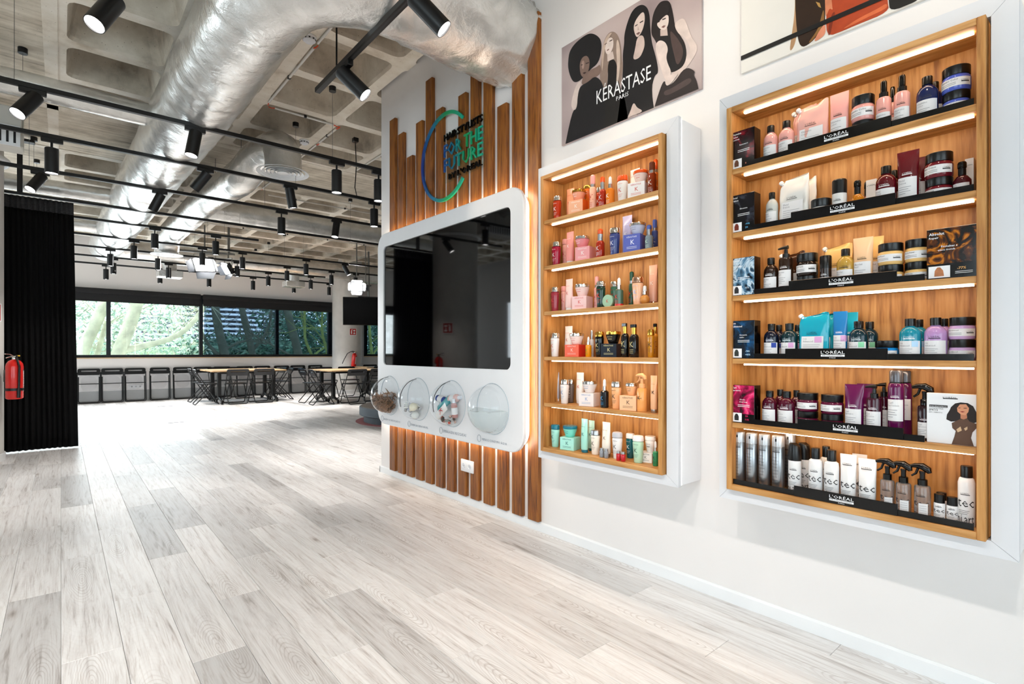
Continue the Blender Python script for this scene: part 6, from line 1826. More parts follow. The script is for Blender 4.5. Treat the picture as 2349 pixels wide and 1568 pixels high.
        if kind == 'spraycan':
            lathe_part('can', [(r * .93, 0), (r, .003), (r, h * .80), (r * .97, h * .805)], mat('can_silver', '#a7a9ad', .28, .9, var=.06), t, 22)
            lathe_part('cap', [(r * .99, h * .805), (r * .98, h * .97), (r * .90, h)], mat('cap_silver', '#c3c6ca', .3, .55, var=.05), t, 22, 1, 30)
            MB().box(-r * .12, r * .12, -r * 1.02, -r * .96, h * .90, h * .95).build('nozzle_slot', M_ink, t)
            brand(t, r, 1, h * .70, inkc, r * 1.2)
            p = MB()
            for k in range(9): wrap_rect(p, -r * .8, r * (.2 + .3 * ((k * 5) % 3) / 3), h * (.60 - .06 * k), h * (.604 - .06 * k), r, 1, .0009, 4)
            p.build('can_print', M_ink, t, recalc=False)
        elif kind == 'slantcan':
            lathe_part('can', [(r * .95, 0), (r, .003), (r, h * .66)], pmat(body, .2), t, 22)
            mb = MB().lathe([(r * 1.0, h * .66), (r * 1.01, h * .70), (r * .97, h * .93), (r * .8, h)], 24)
            mb.v = [(x, y, z_ - (max(0, x) * .55 if z_ > h * .9 else 0)) for x, y, z_ in mb.v]
            mb.build('slanted_cap', M_blackp, t, smooth=40)
            tec_print(t, r, 1, h * .85); brand(t, r, 1, h * .47, inkc, r * 1.1)
        else:
            lathe_part('can', [(r * .95, 0), (r, .003), (r, h * .74), (r * .92, h * .80), (r * .82, h * .81)], pmat(body, .14), t, 24)
            lathe_part('collar', [(r * .82, h * .81), (r * .84, h * .83)], M_blackp, t, 20, 1, 30)
            lathe_part('cap', [(r * .84, h * .83), (r * .84, h * .975), (r * .76, h)], mat('smoke_cap', '#55555a', .15, .3, var=.05), t, 22, 1, 30)
            label(t, r, 1, h * .25, h * .57, sh, 1.1, sq); brand(t, r, 1, h * .60, inkc)
    elif kind == 'trig':
        hb = h - .074
        r = min(r, .0265)
        bm = CAPS[capk] if cab == 1 else M_gloss
        m = pmat(body, .1, 0, .85 if style == 'cleartrig' else 0.0)
        lathe_part('body', [(r * .95, 0), (r, .003), (r, hb * .93), (r * .9, hb * .98), (r * .6, hb)], m, t, 22)
        trigger(t, hb, r, bm)
        if style == 'cleartrig':
            tec_print(t, r, 1, hb * 1.1)
            mb = MB(); wrap_rect(mb, -r * .2, r * .9, hb * .08, hb * .46, r, 1, .0012, 5); o = mb.build('label', M_paper, t, recalc=False)
            p = MB()
            for k in range(4): wrap_rect(p, -r * .1, r * .7, hb * (.38 - .07 * k), hb * (.388 - .07 * k), r, 1, .0017, 3)
            p.build('label_print', M_inkg, o, recalc=False)
            brand(t, r, 1, hb * .66, inkc, r * 1.1)
        elif cab == 2:
            label(t, r, 1, hb * .08, hb * .52, sh, 1.0, sq); brand(t, r, 1, hb * .58, inkc)
        else:
            p = MB(); wrap_text(p, 'K', 0, hb * .5, r, 1, height=hb * .16, left=-r * .4); wrap_rect(p, -r * .5, r * .5, hb * .56, hb * .58, r, 1, .001, 4)
            p.build('monogram_print', mat('ink' + mono, mono, .45, var=.02), t, recalc=False)
    return t
PRODUCTS=[
(1,0,2.185,2.162,1.909,0.141,0.055,'kb','amber','glossy amber-red bottle with chrome cap'),
(1,0,2.250,2.117,1.909,0.187,0.055,'tube','peach','peach squeeze tube'),
(1,0,2.190,1.998,1.909,0.076,0.159,'carton','peachbox','peach and orange carton under a jar'),
(1,0,2.190,1.998,1.985,0.061,0.077,'kj','peachjar','peach bowl jar with gold lid resting on a carton'),
(1,0,2.250,1.980,1.909,0.167,0.063,'kj2','orangejar','orange bowl jar behind a peach spray'),
(1,0,2.185,1.892,1.909,0.194,0.037,'mist','peachmist','slim peach mist spray bottle'),
(1,0,2.250,1.904,1.909,0.144,0.033,'kb','amber','amber bottle half hidden behind an oil bottle'),
(1,0,2.185,1.825,1.909,0.168,0.039,'oil','redoil','amber-red oil bottle with silver pump'),
(1,0,2.185,1.773,1.909,0.157,0.045,'drop','orangedrop','orange dropper bottle with white bulb'),
(1,0,2.185,1.694,1.909,0.141,0.059,'kb','whiteorange','white bottle with orange cap'),
(1,0,2.250,1.664,1.909,0.181,0.059,'tube','white','white squeeze tube behind a jar'),
(1,0,2.190,1.596,1.909,0.076,0.097,'carton','whitebox','white carton under a jar'),
(1,0,2.190,1.585,1.985,0.060,0.074,'kj','whiteorangejar','white bowl jar with orange lid resting on a carton'),
(1,0,2.185,1.516,1.909,0.162,0.041,'mist','amberdark','dark amber spray bottle with brown cap'),
(1,0,2.250,1.540,1.909,0.197,0.029,'mist','orangemist','orange capped spray half hidden by the cabinet edge'),
(1,1,2.185,2.169,1.645,0.142,0.060,'kb','magenta','glossy magenta bottle with chrome cap'),
(1,1,2.250,2.162,1.645,0.167,0.036,'kb','pinkb','pink bottle behind a pink tube'),
(1,1,2.185,2.059,1.645,0.181,0.054,'tube','pink','salmon pink squeeze tube'),
(1,1,2.190,1.949,1.645,0.077,0.184,'carton','pinkbox','rose pink carton under a jar'),
(1,1,2.190,1.972,1.722,0.063,0.091,'kj','pinkjar','rose pink bowl jar with silver lid resting on a carton'),
(1,1,2.185,1.840,1.645,0.159,0.046,'oil','redoil','red oil bottle with pink pump'),
(1,1,2.185,1.744,1.645,0.147,0.062,'kb','indigo','indigo bottle with chrome cap'),
(1,1,2.250,1.713,1.645,0.215,0.058,'tube','lilac','shiny lilac squeeze tube'),
(1,1,2.190,1.622,1.645,0.089,0.130,'carton','bluebox','violet blue carton under a jar'),
(1,1,2.190,1.603,1.734,0.056,0.085,'kj','greyjar','pale grey bowl jar with silver lid resting on a carton'),
(1,1,2.185,1.533,1.645,0.124,0.039,'oil','irid','iridescent serum bottle with blue pump'),
(1,1,2.250,1.545,1.645,0.163,0.031,'mist','bluemist','blue spray bottle beside the cabinet edge'),
(1,2,2.185,2.180,1.383,0.144,0.056,'kb','rose','dark rose bottle with chrome cap'),
(1,2,2.250,2.173,1.383,0.154,0.036,'kb','pinkb','pale pink bottle behind a tube'),
(1,2,2.185,2.066,1.383,0.178,0.054,'tube','palepink','pale pink squeeze tube'),
(1,2,2.190,1.972,1.383,0.072,0.157,'carton','palepinkbox','pale pink carton under a jar'),
(1,2,2.190,1.972,1.455,0.067,0.088,'kj','palepinkjar','pale pink bowl jar with chrome lid resting on a carton'),
(1,2,2.250,1.920,1.383,0.183,0.031,'mist','pinkmist','slim pink mist spray bottle'),
(1,2,2.185,1.837,1.383,0.143,0.055,'kb','green','dark green bottle with chrome cap'),
(1,2,2.185,1.784,1.383,0.066,0.058,'tin','mintin','small round mint green tin standing on edge'),
(1,2,2.250,1.799,1.383,0.144,0.046,'kb','green2','green bottle behind a dropper'),
(1,2,2.185,1.716,1.383,0.148,0.044,'drop','greendrop','green dropper bottle with red base'),
(1,2,2.250,1.685,1.383,0.182,0.031,'mist','greenmist','slim green spray bottle'),
(1,2,2.185,1.600,1.383,0.140,0.059,'kb','peachclear','clear peach bottle with rose metal cap'),
(1,2,2.185,1.558,1.383,0.093,0.048,'flask','flask','round flask dropper of golden oil'),
(1,2,2.250,1.555,1.383,0.200,0.046,'tube','rosegold','rose gold squeeze tube'),
(1,3,2.185,2.180,1.123,0.138,0.058,'kb','whiteb','white bottle with chrome cap and pink monogram'),
(1,3,2.250,2.131,1.123,0.177,0.058,'tube','white','white squeeze tube with red monogram'),
(1,3,2.190,2.027,1.123,0.068,0.155,'carton','coralbox','coral red carton under a jar'),
(1,3,2.190,2.014,1.191,0.063,0.087,'kj','whitepinkjar','white bowl jar with chrome lid resting on a carton'),
(1,3,2.185,1.923,1.123,0.110,0.033,'drop','yelloworange','small yellow-orange dropper bottle'),
(1,3,2.250,1.955,1.123,0.148,0.022,'mist','silvermist','slim silver spray behind a small dropper'),
(1,3,2.185,1.846,1.123,0.136,0.055,'kb','blackgold','black bottle with gold cap'),
(1,3,2.190,1.768,1.123,0.070,0.127,'carton','blackbox','black carton with gold monogram under a jar'),
(1,3,2.190,1.757,1.193,0.063,0.080,'kj','blackjar','black bowl jar with gold lid resting on a carton'),
(1,3,2.185,1.677,1.123,0.173,0.041,'kpump','blackgold','tall black pump bottle with gold collar'),
(1,3,2.185,1.621,1.123,0.165,0.047,'kpump','blackgold2','black pump bottle with clear base'),
(1,3,2.185,1.523,1.123,0.137,0.037,'kb','goldoil','golden oil bottle with gold cap'),
(1,3,2.250,1.540,1.123,0.168,0.029,'kpump','goldpump','golden pump bottle beside the cabinet edge'),
(1,4,2.250,2.234,0.857,0.173,0.049,'tube','silverlilac','silver lilac squeeze tube'),
(1,4,2.185,2.103,0.857,0.139,0.057,'kb','whiteb2','off-white bottle with chrome cap'),
(1,4,2.250,2.117,0.857,0.136,0.045,'kb','greyb','taupe bottle behind a white bottle'),
(1,4,2.250,2.042,0.857,0.176,0.054,'tube','white','white squeeze tube behind a jar'),
(1,4,2.190,1.921,0.857,0.072,0.156,'carton','whitebox2','blush white carton under a jar'),
(1,4,2.190,1.918,0.929,0.064,0.089,'kj','whitejar','white bowl jar with chrome lid resting on a carton'),
(1,4,2.185,1.811,0.857,0.150,0.043,'drop','blackdrop','black dropper bottle with blue monogram'),
(1,4,2.185,1.733,0.857,0.142,0.057,'kb','peachb','peach bottle with chrome cap'),
(1,4,2.190,1.646,0.857,0.075,0.097,'carton','peachbox2','peach carton under a jar'),
(1,4,2.190,1.641,0.932,0.062,0.060,'kj','peachjar2','peach bowl jar resting on a carton'),
(1,4,2.185,1.574,0.857,0.190,0.050,'trig','peachtrig','peach trigger spray bottle'),
(1,4,2.185,1.506,0.857,0.179,0.035,'tube','peach2','peach squeeze tube beside the cabinet edge'),
(1,5,2.185,2.177,0.601,0.129,0.058,'kb','mint','mint bottle with teal cap'),
(1,5,2.190,2.064,0.601,0.071,0.158,'carton','mintbox','mint carton under a jar'),
(1,5,2.190,2.064,0.672,0.062,0.091,'kj','mintjar','mint bowl jar with teal lid resting on a carton'),
(1,5,2.185,1.951,0.601,0.183,0.047,'tube','mint','bright mint squeeze tube with teal cap'),
(1,5,2.250,1.958,0.601,0.168,0.043,'tube','mint2','pale mint squeeze tube behind a cream bottle'),
(1,5,2.185,1.874,0.601,0.132,0.056,'kb','cream','cream bottle with silver cap'),
(1,5,2.185,1.799,0.601,0.180,0.052,'tube','cream','cream squeeze tube'),
(1,5,2.185,1.727,0.601,0.137,0.057,'kb','whitesilver','white bottle with grey cap'),
(1,5,2.250,1.694,0.601,0.128,0.049,'kb','tealb','dark teal bottle with white cap'),
(1,5,2.185,1.597,0.601,0.135,0.059,'kb','sage','sage green bottle with white cap'),
(1,5,2.245,1.580,0.601,0.048,0.067,'carton','whitebox3','white carton under a jar'),
(1,5,2.245,1.567,0.649,0.080,0.055,'kj','whitejar2','white bowl jar with white lid resting on a carton'),
(1,5,2.185,1.496,0.601,0.118,0.028,'drop','greendrop2','green serum bottle beside the cabinet edge'),
(2,0,2.185,0.951,1.909,0.153,0.055,'lp','pink','pink bottle with black cap nearer the display box'),
(2,0,2.185,0.890,1.909,0.152,0.058,'lp','pink','pink bottle with black cap beside a pouch'),
(2,0,2.250,0.847,1.909,0.223,0.091,'pouch','pinkp','pink refill pouch partly behind another pouch'),
(2,0,2.185,0.795,1.909,0.198,0.113,'pouch','pinkp','shiny pink refill pouch with white spout'),
(2,0,2.185,0.703,1.909,0.194,0.064,'tube','lppink','pink squeeze tube with white label'),
(2,0,2.195,0.630,1.909,0.065,0.071,'jar','pinkjar','lower pink jar of a stacked pair'),
(2,0,2.195,0.630,1.974,0.091,0.072,'jar','pinkjar','upper pink jar of a stacked pair'),
(2,0,2.185,0.565,1.909,0.183,0.045,'lpmist','pink','pink spray bottle with black cap left of a matching one'),
(2,0,2.250,0.555,1.909,0.181,0.033,'lpmist','pink','pink spray bottle behind two others'),
(2,0,2.185,0.512,1.909,0.183,0.046,'lpmist','pink','pink spray bottle with black cap beside a navy bottle'),
(2,0,2.185,0.443,1.909,0.150,0.059,'lp','navy','navy blue bottle with black cap'),
(2,0,2.250,0.437,1.909,0.151,0.051,'lp','navy','navy blue bottle behind another'),
(2,0,2.195,0.370,1.909,0.073,0.073,'jar','bluejar','lower blue jar of a stacked pair'),
(2,0,2.195,0.370,1.982,0.080,0.075,'jar','bluejar','upper blue jar of a stacked pair'),
(2,1,2.185,0.946,1.645,0.147,0.047,'lp','silverw','pale grey bottle with black cap'),
(2,1,2.250,0.854,1.645,0.198,0.100,'pouch','whitep','white refill pouch behind another pouch'),
(2,1,2.185,0.861,1.645,0.196,0.117,'pouch','whitep','crumpled white refill pouch with spout'),
(2,1,2.195,0.768,1.645,0.082,0.071,'jar','whitejar','low white jar with black lid'),
(2,1,2.185,0.703,1.645,0.138,0.048,'lpcyl','whitec','white cylinder bottle with tall black cap'),
(2,1,2.185,0.645,1.645,0.121,0.045,'lppump','amber','amber oil pump bottle with black head'),
(2,1,2.250,0.635,1.645,0.127,0.032,'lppump','rosepump','small oil bottle behind the amber one'),
(2,1,2.250,0.616,1.645,0.129,0.033,'wcarton','wcarton','slim white carton behind the oil bottles'),
(2,1,2.185,0.558,1.645,0.149,0.062,'lp','wine','wine red bottle with black cap'),
(2,1,2.250,0.552,1.645,0.147,0.050,'lp','wine','wine red bottle behind another'),
(2,1,2.185,0.495,1.645,0.185,0.065,'tube','wine','glossy wine red squeeze tube'),
(2,1,2.250,0.482,1.645,0.174,0.048,'tube','wine','wine red squeeze tube behind another'),
(2,1,2.195,0.414,1.645,0.072,0.078,'jar','winejar','lower wine red jar of a stacked pair'),
(2,1,2.195,0.414,1.717,0.082,0.080,'jar','winejar','upper wine red jar of a stacked pair'),
(2,1,2.185,0.354,1.645,0.109,0.047,'lppump','winepump','wine red serum bottle with black head'),
(2,1,2.250,0.344,1.645,0.130,0.022,'wcarton','wcarton','white carton at the right end'),
(2,2,2.185,0.950,1.383,0.146,0.055,'lp','brown','dark brown bottle with black cap'),
(2,2,2.185,0.892,1.383,0.185,0.052,'lpbigpump','brown','dark brown pump bottle'),
(2,2,2.250,0.893,1.383,0.176,0.093,'pouch','brownp','brown refill pouch behind a pump bottle'),
(2,2,2.195,0.817,1.383,0.058,0.074,'jar','brownjar','lower dark brown jar of a stacked pair'),
(2,2,2.195,0.817,1.441,0.088,0.076,'jar','brownjar','upper dark brown jar of a stacked pair'),
(2,2,2.185,0.749,1.383,0.127,0.039,'lpcyl','brownc','dark brown cylinder bottle'),
(2,2,2.250,0.729,1.383,0.182,0.102,'pouch','goldp','golden yellow refill pouch with white spout'),
(2,2,2.185,0.683,1.383,0.143,0.057,'lp','gold','golden bottle with black cap'),
(2,2,2.185,0.627,1.383,0.176,0.069,'tube','beige','beige squeeze tube with white label'),
(2,2,2.250,0.608,1.383,0.185,0.052,'tube','goldt','golden squeeze tube behind a beige tube'),
(2,2,2.195,0.547,1.383,0.067,0.076,'jar','goldjar','lower golden jar of the left stacked pair'),
(2,2,2.195,0.547,1.450,0.075,0.076,'jar','goldjar','upper golden jar of the left stacked pair'),
(2,2,2.195,0.472,1.383,0.068,0.070,'jar','goldjar','lower golden jar of the right stacked pair'),
(2,2,2.195,0.472,1.451,0.076,0.068,'jar','goldjar','upper golden jar of the right stacked pair'),
(2,3,2.185,0.948,1.123,0.140,0.057,'lp','nightblue','midnight blue bottle with blue-squared label'),
(2,3,2.250,0.946,1.123,0.138,0.048,'lp','nightblue','midnight blue bottle behind another'),
(2,3,2.185,0.879,1.123,0.139,0.061,'lp','deepteal','deep teal bottle with pink-squared label'),
(2,3,2.250,0.873,1.123,0.135,0.046,'lp','deepteal','deep teal bottle behind the pouch edge'),
(2,3,2.250,0.784,1.123,0.178,0.096,'pouch','tealp','turquoise refill pouch behind another'),
(2,3,2.185,0.789,1.123,0.183,0.107,'pouch','tealp','turquoise refill pouch with pink-squared label'),
(2,3,2.185,0.700,1.123,0.176,0.046,'tube','blue','blue squeeze tube with pink-squared label'),
(2,3,2.250,0.686,1.123,0.175,0.047,'tube','teal','turquoise squeeze tube behind a blue tube'),
(2,3,2.185,0.641,1.123,0.137,0.060,'lp','deepteal2','deep teal bottle with green-squared label'),
(2,3,2.250,0.625,1.123,0.137,0.053,'lp','deepteal2','deep teal bottle behind another with green square'),
(2,3,2.195,0.559,1.123,0.067,0.070,'jar','bluelow','low bright blue jar with black lid'),
(2,3,2.185,0.489,1.123,0.139,0.065,'lp','turq','turquoise bottle with black cap'),
(2,3,2.250,0.479,1.123,0.138,0.050,'lp','turq','turquoise bottle behind another'),
(2,3,2.185,0.421,1.123,0.139,0.061,'lp','lilac','lilac bottle with black cap'),
(2,3,2.250,0.411,1.123,0.138,0.047,'lp','lilac','lilac bottle behind another'),
(2,3,2.195,0.355,1.123,0.067,0.068,'jar','lilacjar','lower lilac jar of a stacked pair'),
(2,3,2.195,0.355,1.190,0.071,0.068,'jar','lilacjar','upper lilac jar of a stacked pair'),
(2,4,2.185,0.955,0.857,0.136,0.057,'lp','maroon','maroon bottle nearer the display box'),
(2,4,2.250,0.941,0.857,0.139,0.048,'lp','maroon','maroon bottle behind and between two others'),
(2,4,2.185,0.889,0.857,0.138,0.061,'lp','maroon','maroon bottle with red sheen and white label'),
(2,4,2.250,0.878,0.857,0.139,0.046,'lp','maroon','maroon bottle half hidden by the first jars'),
(2,4,2.195,0.815,0.857,0.066,0.073,'jar','maroonjar','lower maroon jar of the left stacked pair'),
(2,4,2.195,0.815,0.923,0.071,0.073,'jar','maroonjar','upper maroon jar of the left stacked pair'),
(2,4,2.195,0.730,0.857,0.063,0.078,'jar','maroonjar','lower maroon jar of the right stacked pair'),
(2,4,2.195,0.730,0.920,0.072,0.078,'jar','maroonjar','upper maroon jar of the right stacked pair'),
(2,4,2.185,0.655,0.857,0.176,0.070,'tube','purple','purple squeeze tube with white label'),
(2,4,2.250,0.638,0.857,0.176,0.053,'tube','purple','purple squeeze tube behind another'),
(2,4,2.185,0.593,0.857,0.176,0.048,'lpbigpump','maroonp','maroon pump bottle in front'),
(2,4,2.250,0.581,0.857,0.180,0.041,'lpbigpump','maroonp','maroon pump bottle behind another'),
(2,4,2.185,0.529,0.857,0.229,0.047,'foam','purplecan','tall purple mousse can with grey cap'),
(2,4,2.250,0.519,0.857,0.227,0.042,'foam','purplecan','tall purple mousse can behind another'),
(2,4,2.185,0.450,0.857,0.190,0.039,'trig','maroontrig','dark maroon trigger spray bottle'),
(2,5,2.185,1.080,0.601,0.212,0.046,'spraycan','silver','silver hairspray can at the left end'),
(2,5,2.185,1.028,0.601,0.212,0.046,'spraycan','silver','second silver hairspray can from the left'),
(2,5,2.185,0.976,0.601,0.213,0.045,'spraycan','silver','third silver hairspray can from the left'),
(2,5,2.185,0.922,0.601,0.214,0.050,'spraycan','silver','fourth silver hairspray can from the left'),
(2,5,2.250,0.903,0.601,0.218,0.041,'spraycan','silver','silver hairspray can behind the front row'),
(2,5,2.185,0.859,0.601,0.191,0.054,'slantcan','whitetec','white can with slanted black cap in front'),
(2,5,2.250,0.849,0.601,0.187,0.046,'slantcan','whitetec','white can with slanted black cap in the middle'),
(2,5,2.185,0.784,0.601,0.184,0.049,'lptall','whitetec','white bottle with black cap, left of two in front'),
(2,5,2.250,0.770,0.601,0.185,0.043,'lptall','whitetec','white bottle with black cap behind two others'),
(2,5,2.185,0.729,0.601,0.184,0.051,'lptall','whitetec','white bottle with black cap, right of two in front'),
(2,5,2.185,0.674,0.601,0.176,0.051,'tube','whitetec','white squeeze tube beside the capped bottles'),
(2,5,2.250,0.657,0.601,0.171,0.046,'tube','whitetec','white squeeze tube behind two others'),
(2,5,2.185,0.614,0.601,0.169,0.054,'tube','whitetec','white squeeze tube beside the clear sprays'),
(2,5,2.185,0.554,0.601,0.181,0.042,'trig','cleartrig','clear trigger spray bottle, left of three'),
(2,5,2.185,0.508,0.601,0.179,0.044,'trig','cleartrig','clear trigger spray bottle, middle of three'),
(2,5,2.185,0.456,0.601,0.180,0.045,'trig','cleartrig','clear trigger spray bottle, right of three'),
(2,5,2.250,0.418,0.601,0.078,0.030,'lpmini','whitetec','small white bottle behind two small ones'),
(2,5,2.185,0.411,0.601,0.085,0.031,'lpmini','whitetec','small white bottle with black cap, left one'),
(2,5,2.185,0.378,0.601,0.082,0.031,'lpmini','whitetec','small white bottle with black cap, right one'),
(2,5,2.185,0.343,0.601,0.188,0.044,'lpcan','whitetec','tall white can with black cap at the right end'),
]
for _p in PRODUCTS:
    product(*_p)
# small glass vials standing on the bottom shelf of the left cabinet
for k, (y, c, lab) in enumerate(((1.802, '#8e9299', 'small grey-filled glass vial, left of the grey pair, bottom shelf'), (1.770, '#8e9299', 'small grey-filled glass vial, right of the grey pair, bottom shelf'), (1.692, '#c01c28', 'small red-filled glass vial, left of the red pair, bottom shelf'), (1.662, '#c01c28', 'small red-filled glass vial, right of the red pair, bottom shelf'))):
    t = thing('glass_vial', lab, 'vial', (2.150, y, SHELF_Z[5] + .0005), 0, 'glass vials on the bottom shelf of the left cabinet')
    MB().lathe([(.010, 0), (.0115, .002), (.0115, .032), (.009, .036)], 14).build('glass', pmat(c, .08), t, smooth=40)
    MB().lathe([(.0098, .036), (.0098, .047), (.009, .048)], 14).build('stopper', M_silver, t, smooth=30)

# ---- black shelf trays with the raised brand strip (right cabinet)
RISER = [(1808, 2045, 1919), (1815, 2055, 1933), (1810, 2058, 1930), (1802, 2037, 1911), (1830, 2073, 1940), (1822, 2060, 1931)]
def y_on(u, X):
    a = (u - 1174.5) / 1214.4
    return X * (-a * CS + CC) / (a * CC + CS)
for sh in range(6):
    z = SHELF_Z[sh]
    ua, ub, uc = RISER[sh]
    xf = 2.1345
    y_l = 0.995 if sh < 5 else 1.083
    y_r = 0.318 if sh not in (2, 4) else 0.44
    t = thing('shelf_tray', 'black brand tray on the %s shelf of the right cabinet' % ['top', 'second', 'third', 'fourth', 'fifth', 'bottom'][sh], 'tray', (xf, 0, z), 0, 'black shelf trays in the right cabinet')
    MB().box(0, 0.004, y_r, y_l, 0.0003, 0.021).build('lip', M_gloss, t)
    ya, yb, yc = y_on(ua, xf), y_on(ub, xf), y_on(uc, xf)
    MB().rbox(-0.0045, -0.0004, yb, ya, 0.0003, 0.040, 0.001, 1).build('brand_strip', M_gloss, t)
    p = MB()
    put_text(p, "L'ORÉAL", -0.039, 0.0205, -0.0006, width=0.078, height=0.0135)
    p.build('brand_name', M_inkw, t, loc=(-0.0047, yc, 0.0), rot=(0, 0, R(-90)), recalc=False)
    q = MB().box(-0.039, 0.039, -0.0008, -0.0002, 0.0105, 0.0175)
    b_ = q.build('brand_bar', M_inkw, t, loc=(-0.0047, yc, 0.0), rot=(0, 0, R(-90)))
    p2 = MB(); put_text(p2, 'PROFESSIONNEL', -0.034, 0.0122, -0.0012, width=0.068, height=0.0038); p2.build('bar_text', M_ink, b_, recalc=False)
    p3 = MB(); put_text(p3, 'PARIS', -0.010, 0.0040, -0.0006, width=0.020, height=0.0038); p3.build('brand_city', M_inkw, t, loc=(-0.0047, yc, 0.0), rot=(0, 0, R(-90)), recalc=False)

# ---- printed display boxes at the left end of the shelves
def blob_mat(name, base, cols, scale=14.0, dist=1.5, lo=0.46):
    m, nt, p = new_mat(name)
    tc = node(nt, 'ShaderNodeTexCoord')
    n = node(nt, 'ShaderNodeTexNoise', {'Vector': tc.outputs['Object'], 'Scale': scale, 'Detail': 4.0, 'Distortion': dist})
    stops = [(lo - 0.10, base)] + [(lo + 0.09 * i, c) for i, c in enumerate(cols)] + [(lo + 0.04 + 0.09 * len(cols), base)]
    rp = ramp(nt, n.outputs[0], stops)
    nt.links.new(rp.outputs[0], p.inputs['Base Color']); p.inputs['Roughness'].default_value = 0.12
    return m
BOX = [(('Vitamino', 'Color', 'Spectrum'), ('Resveratrol',), blob_mat('print_red', '#0b0a0d', ['#3a0812', '#8c1424', '#2a0a10'], lo=0.54), 'black display box with red print', ('', '8')),
       (('Metal', 'Detox'), ('Glicoamina',), blob_mat('print_smoke', '#0a0b0e', ['#1c1a22', '#3a3e48', '#18202a'], lo=0.54), 'black display box with soap bubble print', ('-99%', '2X')),
       (('Absolut', 'Repair', 'Molecular'), (), blob_mat('print_ice', '#12202e', ['#5c88a8', '#cfe2ee', '#2a4a62'], 9, 3), 'dark blue display box with pale wave print', ('97%', '')),
       (('Scalp', 'Advanced'), ('Niacinamida,', 'ácidos'), blob_mat('print_blue', '#0a1622', ['#0d2a44', '#155080', '#0c2234'], lo=0.53), 'midnight blue display box with blue print', ('-78%', '+83%')),
       (('Curl', 'Expression'), ('Glicerina,', 'H de Urea'), blob_mat('print_pink', '#2a0614', ['#8a0c3a', '#e2266a', '#f07aa0'], 11), 'black display box with bright pink print', ('2X', '11X'))]
for sh, (title, sub, pm_, desc, nums) in enumerate(BOX):
    z = SHELF_Z[sh]
    w, h, d = 0.098, 0.156, 0.055
    t = thing('display_box', '%s on the %s shelf of the right cabinet' % (desc, ['top', 'second', 'third', 'fourth', 'fifth'][sh]), 'display box', (2.166, 1.045, z + .0005), R(-90), 'display boxes in the right cabinet')
    MB().rbox(-w / 2, w / 2, -d / 2, d / 2, 0, h, .001, 1).build('box', M_gloss, t)
    y = -d / 2 - .0005
    MB().box(-w / 2 + .001, w / 2 - .001, y, y + .0004, h * .24 if sh in (0, 1, 4) else .002, h - .001).build('front_print', pm_, t)
    MB().box(-w * .47, -w * .03, y - .0006, y - .0001, h * .02, h * .26).build('photo_patch', M_inkw, t)
    hcol = ['#6a4230', '#7a2c1a', '#26262a', '#2c3230', '#2a2a2c'][sh]
    MB().prism([(-w * .34, h * .06), (-w * .16, h * .06), (-w * .155, h * .16), (-w * .20, h * .225), (-w * .25, h * .238), (-w * .30, h * .225), (-w * .345, h * .16)], y - .0012, y - .0007, 'y').build('hair_print', mat('hairp' + hcol, hcol, .5, var=.2, vscale=90), t)
    p = MB()
    for k, s in enumerate(title): put_text(p, s, -w * .45, h * (.90 - .075 * k), y - .0008, height=h * .05, bold=True)
    for k, s in enumerate(sub): put_text(p, s, -w * .12, h * (.60 - .06 * k), y - .0008, height=h * .034, bold=True)
    for k in range(2): p.add([(-w * .2, y - .0008, h * (.47 - .04 * k)), (w * .3, y - .0008, h * (.47 - .04 * k)), (w * .3, y - .0008, h * (.482 - .04 * k)), (-w * .2, y - .0008, h * (.482 - .04 * k))], [(0, 1, 2, 3)])
    p.build('title_print', M_inkw, t, recalc=False)
    p = MB()
    for k, s in enumerate(nums):
        if s: put_text(p, s, w * .12, h * (.17 - .09 * k), y - .0008, height=h * .045, bold=True)
    if p.v: p.build('figure_print', mat('numcol%d' % sh, ['#d8846a', '#5ab4e0', '#c9d8e4', '#bfe4f8', '#e8286a'][sh], .5), t, recalc=False)
# black and gold display card on the third shelf, white one on the fifth
t = thing('display_card', 'black display card with golden drop print at the right of the third shelf', 'display card', (2.150, 0.375, SHELF_Z[2] + .0005), R(-90))
w, h = 0.125, 0.163
MB().rbox(-w / 2, w / 2, 0, .022, 0, h, .001, 1).build('card', M_gloss, t)
MB().box(-w / 2 + .001, w / 2 - .001, -.0008, -.0002, h * .3, h - .001).build('front_print', blob_mat('print_gold', '#0a0806', ['#5a2a06', '#d07c14', '#3a1a04'], 13, 3, 0.53), t)
MB().box(-w * .46, -w * .02, -.0014, -.0009, h * .03, h * .26).build('photo_patch', M_inkw, t)
MB().prism([(-w * .34, h * .06), (-w * .14, h * .06), (-w * .16, h * .17), (-w * .22, h * .235), (-w * .28, h * .235), (-w * .33, h * .17)], -.002, -.0015, 'y').build('hair_print', mat('hairgold', '#b5744a', .5, var=.2, vscale=90), t)
p = MB(); put_text(p, 'Absolut', -w * .45, h * .87, -.0016, height=h * .055, bold=True); put_text(p, 'Repair', -w * .45, h * .79, -.0016, height=h * .055, bold=True)
put_text(p, 'Proteínas e', -w * .20, h * .62, -.0016, height=h * .04, bold=True); put_text(p, 'quinoa dourada', -w * .27, h * .55, -.0016, height=h * .04, bold=True)
for k in range(2): p.add([(w * .08, -.0016, h * (.12 - .03 * k)), (w * .42, -.0016, h * (.12 - .03 * k)), (w * .42, -.0016, h * (.13 - .03 * k)), (w * .08, -.0016, h * (.13 - .03 * k))], [(0, 1, 2, 3)])
p.build('title_print', M_inkw, t, recalc=False)
p = MB(); put_text(p, '-77%', w * .12, h * .165, -.0016, height=h * .05, bold=True); p.build('figure_print', mat('numgold', '#f0b46a', .5), t, recalc=False)
